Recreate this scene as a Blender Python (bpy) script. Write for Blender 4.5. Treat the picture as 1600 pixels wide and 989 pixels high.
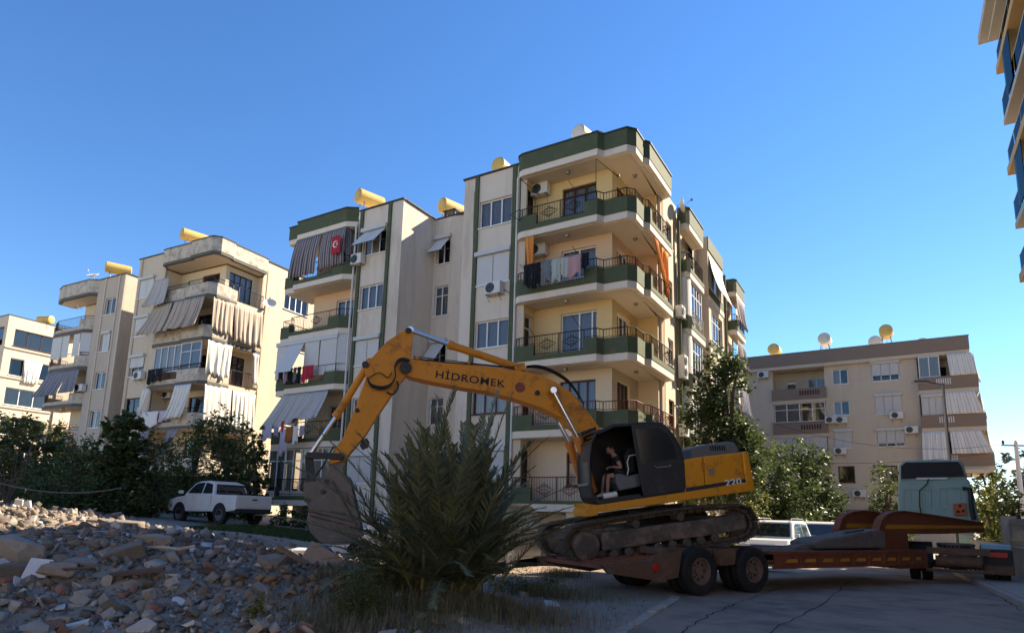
import bpy, bmesh, math, random
import numpy as np
from mathutils import noise as mn0
from mathutils import Vector, Matrix, Euler
random.seed(7); np.random.seed(7)
R=math.radians; PI=math.pi
for o in list(bpy.data.objects): bpy.data.objects.remove(o)
sc=bpy.context.scene; COL=sc.collection
# ---------------------------------------------------------------- camera
F_PX,CXP,CYP,PIT,ROL,CH=993.,800.,636.,R(9.61),R(1.55),1.6
cF=Vector((0,math.cos(PIT),math.sin(PIT))); U0=Vector((0,-math.sin(PIT),math.cos(PIT))); X0=Vector((1,0,0))
cX=X0*math.cos(ROL)+U0*math.sin(ROL); cU=-X0*math.sin(ROL)+U0*math.cos(ROL); CAM=Vector((0,0,CH))
cd=bpy.data.cameras.new('camera'); co=bpy.data.objects.new('camera',cd); COL.objects.link(co)
m=Matrix((( cX.x,cU.x,-cF.x,0),(cX.y,cU.y,-cF.y,0),(cX.z,cU.z,-cF.z,CH),(0,0,0,1)))
co.matrix_world=m; cd.sensor_width=36; cd.lens=36*F_PX/1600; cd.shift_x=0; cd.shift_y=(CYP-494.5)/1600
cd.clip_start=.1; cd.clip_end=2000; sc.camera=co
# ---------------------------------------------------------------- light
SUN_AZ,SUN_EL=63.,37.
w=bpy.data.worlds.new('World'); sc.world=w; w.use_nodes=True; nt=w.node_tree
bg=nt.nodes['Background']; sk=nt.nodes.new('ShaderNodeTexSky'); sk.sky_type='NISHITA'; sk.sun_disc=False
sk.sun_elevation=R(SUN_EL); sk.sun_rotation=R(SUN_AZ); sk.air_density=1.0; sk.dust_density=.0; sk.ozone_density=3.5; sk.altitude=0
gm=nt.nodes.new('ShaderNodeHueSaturation'); gm.inputs['Saturation'].default_value=1.2; gm.inputs['Hue'].default_value=.505; nt.links.new(sk.outputs[0],gm.inputs['Color']); nt.links.new(gm.outputs[0],bg.inputs[0]); bg.inputs[1].default_value=.063
sd=Vector((math.sin(R(SUN_AZ))*math.cos(R(SUN_EL)),math.cos(R(SUN_AZ))*math.cos(R(SUN_EL)),math.sin(R(SUN_EL))))
sl=bpy.data.lights.new('sun','SUN'); sl.energy=3.8; sl.angle=R(.5); sl.color=(1,.86,.66)
so=bpy.data.objects.new('sun',sl); COL.objects.link(so); so.rotation_euler=(-sd).to_track_quat('-Z','Y').to_euler(); so.location=(40,20,60)
vs=sc.view_settings; vs.view_transform='Standard'; vs.look='None'; vs.gamma=1; vs.exposure=1.9; vs.use_curve_mapping=False
# ---------------------------------------------------------------- pixel rays of the photograph (used only to read off sizes on real planes)
def ray(x,y): return cF+cX*((x-CXP)/F_PX)-cU*((y-CYP)/F_PX)
def atY(x,y,Y): r=ray(x,y); return CAM+r*(Y/r.y)
def atZ(x,y,Z): r=ray(x,y); return CAM+r*((Z-CH)/r.z)
def onpl(x,y,p0,n): r=ray(x,y); return CAM+r*((Vector(p0)-CAM).dot(n)/r.dot(n))
class Frame:
    """local frame: x to the right along the left-hand faces, y into the building, z up"""
    def __init__(s,origin,az):
        a=R(az); s.ex=Vector((math.cos(a),-math.sin(a),0)); s.ey=Vector((math.sin(a),math.cos(a),0)); s.O=Vector((origin[0],origin[1],0)); s.az=az
    def LF(s,px,py,yo=0): p=onpl(px,py,s.O+s.ey*yo,s.ey)-s.O; return p.dot(s.ex),p.z
    def RF(s,px,py,xo=0): p=onpl(px,py,s.O+s.ex*xo,s.ex)-s.O; return p.dot(s.ey),p.z
    def P(s,face,px,py,c): return s.LF(px,py,c) if face=='L' else s.RF(px,py,c)
    def rect(s,face,c,xl,yt,xr,yb):
        u0,z1=s.P(face,xl,yt,c); u1,z0=s.P(face,xr,yb,c); return (u0,u1,z0,z1)
# ---------------------------------------------------------------- mesh helpers
class MB:
    def __init__(s): s.v=[]; s.f=[]
    def add(s,vs,fs):
        n=len(s.v); s.v+=[tuple(v) for v in vs]; s.f+=[tuple(i+n for i in f) for f in fs]; return s
    def box(s,x0,x1,y0,y1,z0,z1,M=None):
        v=[Vector(p) for p in ((x0,y0,z0),(x1,y0,z0),(x1,y1,z0),(x0,y1,z0),(x0,y0,z1),(x1,y0,z1),(x1,y1,z1),(x0,y1,z1))]
        if M: v=[M@p for p in v]
        return s.add(v,[(0,3,2,1),(4,5,6,7),(0,1,5,4),(1,2,6,5),(2,3,7,6),(3,0,4,7)])
    def prism(s,pts,z0,z1):
        n=len(pts); a=sum(pts[i][0]*pts[(i+1)%n][1]-pts[(i+1)%n][0]*pts[i][1] for i in range(n))
        if a<0: pts=pts[::-1]
        return s.add([(p[0],p[1],z0) for p in pts]+[(p[0],p[1],z1) for p in pts],[tuple(range(n))[::-1],tuple(range(n,2*n))]+[(i,(i+1)%n,n+(i+1)%n,n+i) for i in range(n)])
    def prismxz(s,pts,y0,y1):
        n=len(pts); a=sum(pts[i][0]*pts[(i+1)%n][1]-pts[(i+1)%n][0]*pts[i][1] for i in range(n))
        if a<0: pts=pts[::-1]
        if y0>y1: y0,y1=y1,y0
        return s.add([(p[0],y0,p[1]) for p in pts]+[(p[0],y1,p[1]) for p in pts],[tuple(range(n)),tuple(range(n,2*n))[::-1]]+[(i,n+i,n+(i+1)%n,(i+1)%n) for i in range(n)])
    def tube(s,pts,r,n=6,cap=True):
        pts=[Vector(p) for p in pts]; rs=r if isinstance(r,(list,tuple)) else [r]*len(pts); b=len(s.v); up=None
        for i,p in enumerate(pts):
            t=(pts[min(i+1,len(pts)-1)]-pts[max(i-1,0)]).normalized()
            if up is None: up=Vector((0,0,1)) if abs(t.z)<.9 else Vector((1,0,0))
            a=t.cross(up); a=a.normalized() if a.length>1e-6 else t.orthogonal().normalized(); c=a.cross(t); up=c
            for k in range(n): th=2*PI*k/n; s.v.append(tuple(p+(a*math.cos(th)+c*math.sin(th))*rs[i]))
        for i in range(len(pts)-1):
            for k in range(n): s.f.append((b+i*n+k,b+i*n+(k+1)%n,b+(i+1)*n+(k+1)%n,b+(i+1)*n+k))
        if cap: s.f.append(tuple(b+k for k in range(n))[::-1]); s.f.append(tuple(b+(len(pts)-1)*n+k for k in range(n)))
        return s
    def cyl(s,p,q,r,n=16,r2=None): return s.tube([p,q],[r,r if r2 is None else r2],n)
    def lathe(s,prof,c=(0,0,0),axis='z',n=20):
        b=len(s.v)
        for r,h in prof:
            for k in range(n):
                a=2*PI*k/n; x,y=r*math.cos(a),r*math.sin(a)
                s.v.append({'z':(c[0]+x,c[1]+y,c[2]+h),'y':(c[0]+x,c[1]+h,c[2]+y),'x':(c[0]+h,c[1]+x,c[2]+y)}[axis])
        for i in range(len(prof)-1):
            for k in range(n): s.f.append((b+i*n+k,b+i*n+(k+1)%n,b+(i+1)*n+(k+1)%n,b+(i+1)*n+k))
        return s
    def grid(s,fn,nu,nv):
        b=len(s.v)
        for i in range(nu+1):
            for j in range(nv+1): s.v.append(tuple(fn(i/nu,j/nv)))
        for i in range(nu):
            for j in range(nv): q=b+i*(nv+1)+j; s.f.append((q,q+nv+1,q+nv+2,q+1))
        return s
    def build(s,name,mat,parent=None,smooth=False,bevel=0,solid=0,**kw):
        me=bpy.data.meshes.new(name); me.from_pydata(s.v,[],s.f)
        if smooth: me.polygons.foreach_set('use_smooth',[True]*len(me.polygons))
        return link(name,me,mat,parent,bevel,solid,**kw)
def link(name,me,mat,parent=None,bevel=0,solid=0,loc=None,rot=None,scale=None,label=None,cat=None,group=None,kind=None):
    if mat is not None:
        me.materials.clear(); me.materials.append(mat)
    o=bpy.data.objects.new(name,me); COL.objects.link(o)
    if parent: o.parent=parent
    if loc is not None: o.location=loc
    if rot is not None: o.rotation_euler=rot
    if scale is not None: o.scale=scale
    if solid: md=o.modifiers.new('s','SOLIDIFY'); md.thickness=solid; md.offset=0
    if bevel: md=o.modifiers.new('b','BEVEL'); md.width=bevel; md.segments=2; md.limit_method='ANGLE'; md.angle_limit=R(35)
    tag(o,label,cat,group,kind); return o
def tag(o,label=None,cat=None,group=None,kind=None):
    if label: o['label']=label
    if cat: o['category']=cat
    if group: o['group']=group
    if kind: o['kind']=kind
    return o
def thing(name,label,cat,loc=(0,0,0),rotz=0,group=None,kind=None,fr=None):
    o=bpy.data.objects.new(name,None); COL.objects.link(o); o.location=loc; o.rotation_euler=(0,0,rotz); o.empty_display_size=.2
    if fr: o.location=fr.O+fr.ex*loc[0]+fr.ey*loc[1]+Vector((0,0,loc[2])); o.rotation_euler=(0,0,-R(fr.az)+rotz)
    return tag(o,label,cat,group,kind)
def dup(o,parent=None):
    c=o.copy(); COL.objects.link(c)
    if parent: c.parent=parent
    for ch in [x for x in bpy.data.objects if x.parent==o]: dup(ch,c)
    return c
# ---------------------------------------------------------------- materials
def mat(name,col,rough=.8,var=.12,scale=3.,bump=.15,bscale=60.,metal=0.,stain=None,stain_amt=.5,stain_scale=1.2,spec=.3,trans=0,streak=False,lo=.52,hi=.72,isl=0):
    m=bpy.data.materials.new(name); m.use_nodes=True; nt=m.node_tree; N=nt.nodes; L=nt.links; b=N['Principled BSDF']
    b.inputs['Roughness'].default_value=rough; b.inputs['Metallic'].default_value=metal; b.inputs['Specular IOR Level'].default_value=spec
    tc=N.new('ShaderNodeTexCoord'); n1=N.new('ShaderNodeTexNoise'); n1.inputs['Scale'].default_value=scale; n1.inputs['Detail'].default_value=6; n1.inputs['Roughness'].default_value=.65
    L.new(tc.outputs['Object'],n1.inputs['Vector'])
    mx=N.new('ShaderNodeMix'); mx.data_type='RGBA'; c=Vector(col[:3])
    mx.inputs[6].default_value=(*(c*(1-var)),1); mx.inputs[7].default_value=(*[min(1,x*(1+var)) for x in c],1); L.new(n1.outputs[0],mx.inputs[0]); out=mx.outputs[2]
    if stain:
        n2=N.new('ShaderNodeTexNoise'); n2.inputs['Scale'].default_value=stain_scale; n2.inputs['Detail'].default_value=8; n2.inputs['Roughness'].default_value=.7
        if streak:
            mp=N.new('ShaderNodeMapping'); mp.inputs['Scale'].default_value=(1,1,.16); L.new(tc.outputs['Object'],mp.inputs[0]); L.new(mp.outputs[0],n2.inputs['Vector'])
        else: L.new(tc.outputs['Object'],n2.inputs['Vector'])
        mr=N.new('ShaderNodeMapRange'); mr.inputs[1].default_value=lo; mr.inputs[2].default_value=hi; mr.inputs[4].default_value=stain_amt; L.new(n2.outputs[0],mr.inputs[0])
        m2=N.new('ShaderNodeMix'); m2.data_type='RGBA'; L.new(mr.outputs[0],m2.inputs[0]); L.new(out,m2.inputs[6]); m2.inputs[7].default_value=(*stain,1); out=m2.outputs[2]
    if isl:
        gg=N.new('ShaderNodeNewGeometry'); m5=N.new('ShaderNodeMapRange'); m5.inputs[3].default_value=1-isl; m5.inputs[4].default_value=1+isl; L.new(gg.outputs['Random Per Island'],m5.inputs[0]); oi=N.new('ShaderNodeObjectInfo'); m6=N.new('ShaderNodeMapRange'); m6.inputs[3].default_value=1-isl; m6.inputs[4].default_value=1+isl; L.new(oi.outputs['Random'],m6.inputs[0])
        mm=N.new('ShaderNodeMath'); mm.operation='MULTIPLY'; L.new(m5.outputs[0],mm.inputs[0]); L.new(m6.outputs[0],mm.inputs[1]); vm=N.new('ShaderNodeVectorMath'); vm.operation='SCALE'; L.new(out,vm.inputs[0]); L.new(mm.outputs[0],vm.inputs['Scale']); out=vm.outputs[0]
    L.new(out,b.inputs['Base Color'])
    if bump:
        n3=N.new('ShaderNodeTexNoise'); n3.inputs['Scale'].default_value=bscale; n3.inputs['Detail'].default_value=3; L.new(tc.outputs['Object'],n3.inputs['Vector'])
        bp=N.new('ShaderNodeBump'); bp.inputs['Strength'].default_value=bump; bp.inputs['Distance'].default_value=.02; L.new(n3.outputs[0],bp.inputs['Height']); L.new(bp.outputs[0],b.inputs['Normal'])
    return m
def glassmat(name,tint=(.03,.035,.04),refl=.08):
    m=bpy.data.materials.new(name); m.use_nodes=True; nt=m.node_tree; N=nt.nodes; L=nt.links; N.remove(N['Principled BSDF'])
    t=N.new('ShaderNodeBsdfTransparent'); t.inputs[0].default_value=(*[.55+x for x in tint],1); g=N.new('ShaderNodeBsdfGlossy'); g.inputs['Roughness'].default_value=.04; g.inputs[0].default_value=(.9,.9,.9,1)
    fr=N.new('ShaderNodeFresnel'); fr.inputs[0].default_value=1.5; ad=N.new('ShaderNodeMath'); ad.operation='ADD'; ad.inputs[1].default_value=refl*.3; ad.use_clamp=True
    L.new(fr.outputs[0],ad.inputs[0]); mx=N.new('ShaderNodeMixShader'); L.new(ad.outputs[0],mx.inputs[0]); L.new(t.outputs[0],mx.inputs[1]); L.new(g.outputs[0],mx.inputs[2]); L.new(mx.outputs[0],N['Material Output'].inputs[0])
    return m
def stripemat(name,c1,c2,sc=9.,axis=0,rough=.9,thr=.5):
    m=mat(name,c1,rough,.12,2,.2,90); nt=m.node_tree; N=nt.nodes; L=nt.links; b=N['Principled BSDF']
    uv=N.new('ShaderNodeUVMap'); sp=N.new('ShaderNodeSeparateXYZ'); L.new(uv.outputs[0],sp.inputs[0])
    mu=N.new('ShaderNodeMath'); mu.operation='MULTIPLY'; mu.inputs[1].default_value=sc; L.new(sp.outputs[axis],mu.inputs[0])
    fr=N.new('ShaderNodeMath'); fr.operation='FRACT'; L.new(mu.outputs[0],fr.inputs[0]); gt=N.new('ShaderNodeMapRange'); gt.inputs[1].default_value=thr-.06; gt.inputs[2].default_value=thr+.06; L.new(fr.outputs[0],gt.inputs[0])
    mx=N.new('ShaderNodeMix'); mx.data_type='RGBA'; L.new(gt.outputs[0],mx.inputs[0]); src=b.inputs['Base Color'].links[0].from_socket; L.new(src,mx.inputs[6]); mx.inputs[7].default_value=(*c2,1); L.new(mx.outputs[2],b.inputs['Base Color'])
    return m
def leafmat(name,c1,c2,trans=.35,rough=.5):
    m=bpy.data.materials.new(name); m.use_nodes=True; nt=m.node_tree; N=nt.nodes; L=nt.links; b=N['Principled BSDF']
    g=N.new('ShaderNodeNewGeometry'); mx=N.new('ShaderNodeMix'); mx.data_type='RGBA'; mx.inputs[6].default_value=(*c1,1); mx.inputs[7].default_value=(*c2,1); L.new(g.outputs['Random Per Island'],mx.inputs[0])
    L.new(mx.outputs[2],b.inputs['Base Color']); b.inputs['Roughness'].default_value=rough; b.inputs['Specular IOR Level'].default_value=.35
    t=N.new('ShaderNodeBsdfTranslucent'); L.new(mx.outputs[2],t.inputs[0]); ms=N.new('ShaderNodeMixShader'); ms.inputs[0].default_value=trans
    L.new(b.outputs[0],ms.inputs[1]); L.new(t.outputs[0],ms.inputs[2]); L.new(ms.outputs[0],N['Material Output'].inputs[0]); return m
M={}
M['plaster']=mat('plaster',(.68,.585,.475),.9,.06,2.,.35,70,stain=(.40,.32,.24),stain_amt=.5,streak=True,lo=.48,hi=.66)
M['plaster_r']=mat('plaster_r',(.60,.50,.38),.9,.06,2.,.3,70,stain=(.40,.31,.2),stain_amt=.3,streak=True)
M['yellow_wall']=mat('yellow_wall',(.68,.50,.24),.9,.05,2.,.2,70,stain=(.56,.42,.24),stain_amt=.3)
M['orange_wall']=mat('orange_wall',(.68,.47,.29),.9,.05,2.,.2,70)
M['peach_wall']=mat('peach_wall',(.66,.54,.38),.9,.05,2.,.2,70)
M['green']=mat('green',(.082,.098,.052),.8,.12,4,.3,60,stain=(.15,.15,.09),stain_amt=.5,stain_scale=2.5)
M['white_slab']=mat('white_slab',(.72,.63,.51),.85,.06,3,.2,60,stain=(.36,.31,.26),stain_amt=.4,stain_scale=1.5)
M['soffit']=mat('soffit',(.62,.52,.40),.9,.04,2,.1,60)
M['coping']=mat('coping',(.05,.055,.06),.7)
M['pvc']=mat('pvc',(.72,.72,.70),.45,.04,4,.05)
M['brownframe']=mat('brownframe',(.07,.025,.018),.5,.2,8,.1)
M['shutter']=mat('shutter',(.55,.55,.54),.5,.05,4,.05)
M['rail']=mat('rail',(.025,.018,.016),.5,.3,10,.1)
M['redrail']=mat('redrail',(.16,.035,.025),.55,.3,10,.1)
M['whiterail']=mat('whiterail',(.6,.6,.57),.5,.1,10,.1)
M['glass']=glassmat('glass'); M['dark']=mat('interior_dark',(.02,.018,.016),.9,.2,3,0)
M['curtain']=mat('curtain',(.42,.43,.44),.95,.15,6,.2); M['curtain_w']=mat('curtain_w',(.7,.68,.62),.95,.1,6,.2)
M['ac']=mat('ac_white',(.66,.64,.58),.5,.05,4,.05); M['black']=mat('black',(.012,.012,.013),.6,.3,6,.1)
M['metal']=mat('grey_metal',(.3,.3,.3),.4,.2,8,.1,metal=.7)
M['tank']=mat('tank_yellow',(.62,.42,.12),.5,.12,3,.1,stain=(.35,.16,.05),stain_amt=.6,stain_scale=2); M['tank_w']=mat('tank_white',(.62,.58,.5),.5,.1,3,.1,stain=(.3,.2,.12),stain_amt=.4,stain_scale=2)
M['tan_pipe']=mat('tan_pipe',(.55,.43,.25),.7)
# window and wall builders in building frames
def FP(face,c,u,z,d=0): return (u,c-d,z) if face=='L' else (c+d,u,z)
def fbox(mb,face,c,u0,u1,z0,z1,d0,d1):
    if face=='L': return mb.box(u0,u1,c-d1,c-d0,z0,z1)
    return mb.box(c+d0,c+d1,u0,u1,z0,z1)
def wallface(mb,face,c,u0,u1,z0,z1,holes=(),depth=.16):
    us=sorted({u0,u1,*[min(max(h[i],u0),u1) for h in holes for i in(0,1)]}); zs=sorted({z0,z1,*[min(max(h[i],z0),z1) for h in holes for i in(2,3)]})
    for i in range(len(us)-1):
        for j in range(len(zs)-1):
            a,b,c0,d=us[i],us[i+1],zs[j],zs[j+1]; mu,mz=(a+b)/2,(c0+d)/2
            if b-a<1e-5 or d-c0<1e-5 or any(h[0]<mu<h[1] and h[2]<mz<h[3] for h in holes): continue
            mb.add([FP(face,c,a,c0),FP(face,c,b,c0),FP(face,c,b,d),FP(face,c,a,d)],[(0,1,2,3)])
    for h in holes:
        q=[(h[0],h[2]),(h[1],h[2]),(h[1],h[3]),(h[0],h[3])]
        for k in range(4):
            a,b=q[k],q[(k+1)%4]; mb.add([FP(face,c,*a),FP(face,c,*b),FP(face,c,*b,-depth),FP(face,c,*a,-depth)],[(0,3,2,1)])
def setuv(o,nu,nv):
    me=o.data; uv=me.uv_layers.new(name='UVMap'); co=[0]*(2*len(me.loops))
    for l in me.loops: i,j=divmod(l.vertex_index,nv+1); co[2*l.index]=i/nu; co[2*l.index+1]=j/nv
    uv.data.foreach_set('uv',co)
def curtain_mesh(face,c,u0,u1,z0,z1,d,amp=.02,per=.12):
    n=max(6,int((u1-u0)/per*4)); mb=MB(); mb.grid(lambda a,b:FP(face,c,u0+(u1-u0)*a,z0+(z1-z0)*b,d+amp*math.sin(a*(u1-u0)/per*2*PI+1.3*math.sin(a*17))),n,1); return mb
def window(root,face,c,r,cols=3,top=0,fm='pvc',fill='curtain',d=-.10,fw=.06,sill=True,name='window',split=None):
    u0,u1,z0,z1=r; mb=MB(); t=.05
    for a,b,e,f in ((u0,u1,z0,z0+fw),(u0,u1,z1-fw,z1),(u0,u0+fw,z0+fw,z1-fw),(u1-fw,u1,z0+fw,z1-fw)): fbox(mb,face,c,a,b,e,f,d-t,d)
    fr=split or [i/cols for i in range(cols+1)]; zt=z1-fw-(z1-z0)*top if top else None
    for k in fr[1:-1]: um=u0+(u1-u0)*k; fbox(mb,face,c,um-fw*.55,um+fw*.55,z0+fw,z1-fw,d-t,d-.004)
    if top:
        for k in range(len(fr)-1): fbox(mb,face,c,u0+(u1-u0)*fr[k]+fw,u0+(u1-u0)*fr[k+1]-fw*.55,zt-fw*.4,zt+fw*.4,d-t,d-.008)
    if sill: fbox(mb,face,c,u0-.05,u1+.05,z0-.06,z0-.004,-.02,.07)
    w=mb.build(name,M[fm],root)
    for k in range(len(fr)-1):
        a=u0+(u1-u0)*fr[k]+fw*.3; b=u0+(u1-u0)*fr[k+1]-fw*.3
        for (e,f) in ([(z0+.03,z1-.03)] if not top else [(z0+.03,zt-.01),(zt+.01,z1-.03)]):
            p=MB(); p.add([FP(face,c,a,e,d-.03),FP(face,c,b,e,d-.03),FP(face,c,b,f,d-.03),FP(face,c,a,f,d-.03)],[(0,1,2,3)]); p.build('pane',M['glass'],w)
    if fill in('curtain','curtain_w'): curtain_mesh(face,c,u0+.02,u1-.02,z0+.02,z1-.02,d-.12).build('curtain',M[fill],w,smooth=True)
    elif fill=='half': curtain_mesh(face,c,u0+.02,u0+(u1-u0)*.55,z0+.02,z1-.02,d-.12).build('curtain',M['curtain_w'],w,smooth=True)
    return w
def shutter(root,face,c,r,tilt=0,box=True,over=0,cols=2,low=0.,name='shutter'):
    """roller shutter with its box; tilt pushes the curtain out at the bottom"""
    u0,u1,z0,z1=r; mb=MB()
    if box: fbox(mb,face,c,u0-.08,u1+.08,z1,z1+.2,.0,.2)
    w=mb.build('shutter_box',M['shutter'],root,bevel=.02) if box else None
    zz=z0+low; n=max(6,int((z1-zz)/.055))
    for k in range(cols):
        a=u0+(u1-u0)*k/cols+.015; b=u0+(u1-u0)*(k+1)/cols-.015; mb=MB()
        for i in range(n):
            f0,f1=i/n,(i+.93)/n; t0,t1=.04+tilt*(1-f0),.04+tilt*(1-f1)
            L_=(z1-zz); za,zb=z1-(L_*(1-f0))*(math.sqrt(max(.1,1-(tilt/L_)**2))),z1-(L_*(1-f1))*(math.sqrt(max(.1,1-(tilt/L_)**2)))
            v=[FP(face,c,a,za,t0),FP(face,c,b,za,t0),FP(face,c,b,zb,t1+.008),FP(face,c,a,zb,t1+.008)]; v2=[FP(face,c,a,za,t0-.015),FP(face,c,b,za,t0-.015),FP(face,c,b,zb,t1-.01),FP(face,c,a,zb,t1-.01)]
            mb.add(v+v2,[(0,1,2,3),(7,6,5,4),(0,4,5,1),(3,2,6,7)])
        mb.build(name,M['shutter'],root)
    if tilt:
        mb=MB()
        for u in(u0,u1):
            zb=z1-(z1-zz)*math.sqrt(max(.1,1-(tilt/(z1-zz))**2)); mb.tube([FP(face,c,u,zb+.35,0),FP(face,c,u,zb,tilt+.02)],.015,5)
        mb.build('shutter_arm',M['metal'],root)
def mitre(path,off):
    out=[]
    for i,p in enumerate(path):
        p=Vector(p); d0=(p-Vector(path[i-1])).normalized() if i else None; d1=(Vector(path[i+1])-p).normalized() if i<len(path)-1 else None
        if d0 is None: d0=d1
        if d1 is None: d1=d0
        n0=Vector((-d0.y,d0.x)); n1=Vector((-d1.y,d1.x)); n=(n0+n1); n=n/max(.3,(1+n0.dot(n1))); out.append(p+n*off)
    return out
def balcony(root,path,back,z,segs,hi=.65,lo=.2,rail_h=1.03,slab=.28,pm='green',sm='white_slab',rm='rail',motif=True,name='balcony',band=None,inset=None):
    """path runs left to right with the outside on its right; H high parapet, L low parapet with tall grille, G grille only, N none, P parapet without rail"""
    mb=MB(); mb.prism([tuple(p) for p in path]+list(back),z-slab,z); s=mb.build(name,M[sm],root)
    if inset:
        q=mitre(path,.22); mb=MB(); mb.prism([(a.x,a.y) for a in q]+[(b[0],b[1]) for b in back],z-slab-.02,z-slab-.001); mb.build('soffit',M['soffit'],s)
    pi=mitre(path,.13); pr=mitre(path,-.02); pc=mitre(path,.065); mb=MB(); rl=MB(); cp=MB()
    for i,t in enumerate(segs):
        h={'H':hi,'P':hi,'L':lo,'G':0,'N':0}[t]; a,b=pr[i],pr[i+1]; c,d=pi[i+1],pi[i]
        if h: mb.prism([tuple(a),tuple(b),tuple(c),tuple(d)],z+.001,z+h)
        if band and h:
            a2,b2=mitre(path,-.05)[i],mitre(path,-.05)[i+1]; cp.prism([tuple(a2),tuple(b2),tuple(b),tuple(a)],z-slab+.01,z-slab+.01+band)
        if t in'HLG':
            A,B=pc[i],pc[i+1]; L_=(B-A).length; n=max(1,int(L_/.115)); base=z+h+.07
            rl.tube([(A.x,A.y,z+rail_h),(B.x,B.y,z+rail_h)],.022,5); rl.tube([(A.x,A.y,base),(B.x,B.y,base)],.014,4)
            for k in range(n+1):
                p=A+(B-A)*(k/n); rl.tube([(p.x,p.y,base),(p.x,p.y,z+rail_h)],.0085,4,False)
            for p in(A,B): rl.tube([(p.x,p.y,z+h-.02),(p.x,p.y,z+rail_h)],.02,4)
            if t in'LG' and motif and L_>1.4:
                nd=2 if L_>2 else 1
                for q in range(nd):
                    ctr=A+(B-A)*((q+.5)/nd); dr=(B-A)/L_; zc=(base+z+rail_h)/2; W_=.42; H_=.26
                    for s_ in range(-3,4):
                        f=s_/3.5; hw=W_*(1-abs(f)); 
                        for sg in(1,-1):
                            e0=ctr-dr*hw; e1=ctr+dr*hw; 
                            if hw>.05: rl.tube([(e0.x,e0.y,zc+f*H_),((ctr).x,(ctr).y,zc+f*H_+sg*hw*.35),(e1.x,e1.y,zc+f*H_)],.009,3,False)
                    post=A+(B-A)*((q+1)/nd)
                    if q<nd-1: rl.tube([(post.x,post.y,z),(post.x,post.y,z+rail_h)],.025,4)
    if mb.v: mb.build('parapet',M[pm],s)
    if cp.v: cp.build('band',M['coping2'] if 'coping2' in M else M['coping'],s)
    if rl.v: rl.build('railing',M[rm],s)
    return s
def fascia(root,path,back,z,h,pm,sm,slab=.28):
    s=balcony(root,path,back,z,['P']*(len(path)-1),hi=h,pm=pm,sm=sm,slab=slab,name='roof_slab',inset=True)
    a=mitre(path,-.06); b=mitre(path,.17); mb=MB()
    for i in range(len(path)-1): mb.prism([tuple(a[i]),tuple(a[i+1]),tuple(b[i+1]),tuple(b[i])],z+h+.001,z+h+.06)
    mb.build('coping',M['coping'],s); mb=MB(); mb.prism([tuple(p) for p in mitre(path,.14)]+list(back),z+.003,z+.05); mb.build('roof_deck',M['white_slab'],s)
    return s
# small facade things, all top level
ACN=[0]
def ac_unit(fr,face,c,px,py,label,w_=.8,dbl=False,off=.06):
    u,z=fr.P(face,px,py,c); loc=FP(face,c,u,z,off); t=thing('air_conditioner',label,'air conditioner',loc,0 if face=='L' else PI/2,'air conditioners on the facades',fr=fr)
    mb=MB(); h=.55 if not dbl else 1.1; mb.box(-w_/2,w_/2,-.32,0,-h/2,h/2); mb.build('casing',M['ac'],t,bevel=.025)
    for k in ([0] if not dbl else [-.27,.27]):
        mb=MB(); mb.lathe([(.0,-.012),(.21,-.012),(.23,0)],(-.12,-.322,k),'y',18); mb.build('fan_guard',M['black'],t)
        g=MB(); 
        for r_ in(.07,.14,.2): g.tube([(-.12+r_*math.cos(a*PI/8),-.34,k+r_*math.sin(a*PI/8)) for a in range(17)],.006,3)
        g.build('fan_grille',M['metal'],t)
    mb=MB(); 
    for sx in(-.3,.3): mb.box(sx-.02,sx+.02,-.36,0,-h/2-.04,-h/2-.004); mb.tube([(sx,-.3,-h/2-.03),(sx,0,-h/2-.28)],.015,4)
    mb.build('bracket',M['metal'],t); return t
def dish(fr,loc,label,r=.4,rz=0,tilt=35):
    t=thing('satellite_dish',label,'satellite dish',loc,rz,'satellite dishes',fr=fr); mb=MB()
    mb.lathe([(r*i/6,.35*r*(i/6)**2) for i in range(7)],(0,0,0),'z',20); o=mb.build('reflector',M['ac'],t,smooth=True,solid=.012); o.rotation_euler=(R(90-tilt),0,0); o.location=(0,-.1,.45)
    mb=MB(); mb.tube([(0,0,0),(0,0,.5)],.025,6); mb.tube([(0,-.1,.25),(0,-.65,.75)],.012,5); mb.box(-.04,.04,-.72,-.62,.7,.8); mb.build('mast',M['metal'],t); return t
def tank(fr,loc,label,rz=0,m='tank',r=.38,L_=1.5,stand=.25):
    t=thing('water_tank',label,'water tank',loc,rz,'solar water tanks on the roofs',fr=fr); zc=stand+r
    mb=MB(); mb.lathe([(0,-L_/2-.05),(r*.75,-L_/2-.03),(r,-L_/2+.02),(r,L_/2-.02),(r*.75,L_/2+.03),(0,L_/2+.05)],(0,0,zc),'x',24); mb.build('drum',M[m],t,smooth=False)
    for s_ in(-1,1):
        mb=MB(); 
        for k in(-1,1): mb.tube([(s_*L_*.3,k*r*.9,0),(s_*L_*.3,k*r*.5,zc-r*.6)],.03,4)
        mb.tube([(s_*L_*.3,-r*.8,stand*.5),(s_*L_*.3,r*.8,stand*.5)],.02,4); mb.build('stand_frame',M['metal'],t)
    mb=MB(); mb.tube([(L_*.5,0,zc-r*.5),(L_*.62,0,zc-r*.5),(L_*.62,0,0)],.02,5); mb.build('pipe',M['metal'],t); return t
def tankpx(fr,px,py,yo,base,label,rz,m='tank',r=.4,L_=1.4):
    x,z=fr.LF(px,py,yo); return tank(fr,(x,yo,base),label,rz,m,r,L_,max(.02,z-r-base))
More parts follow.
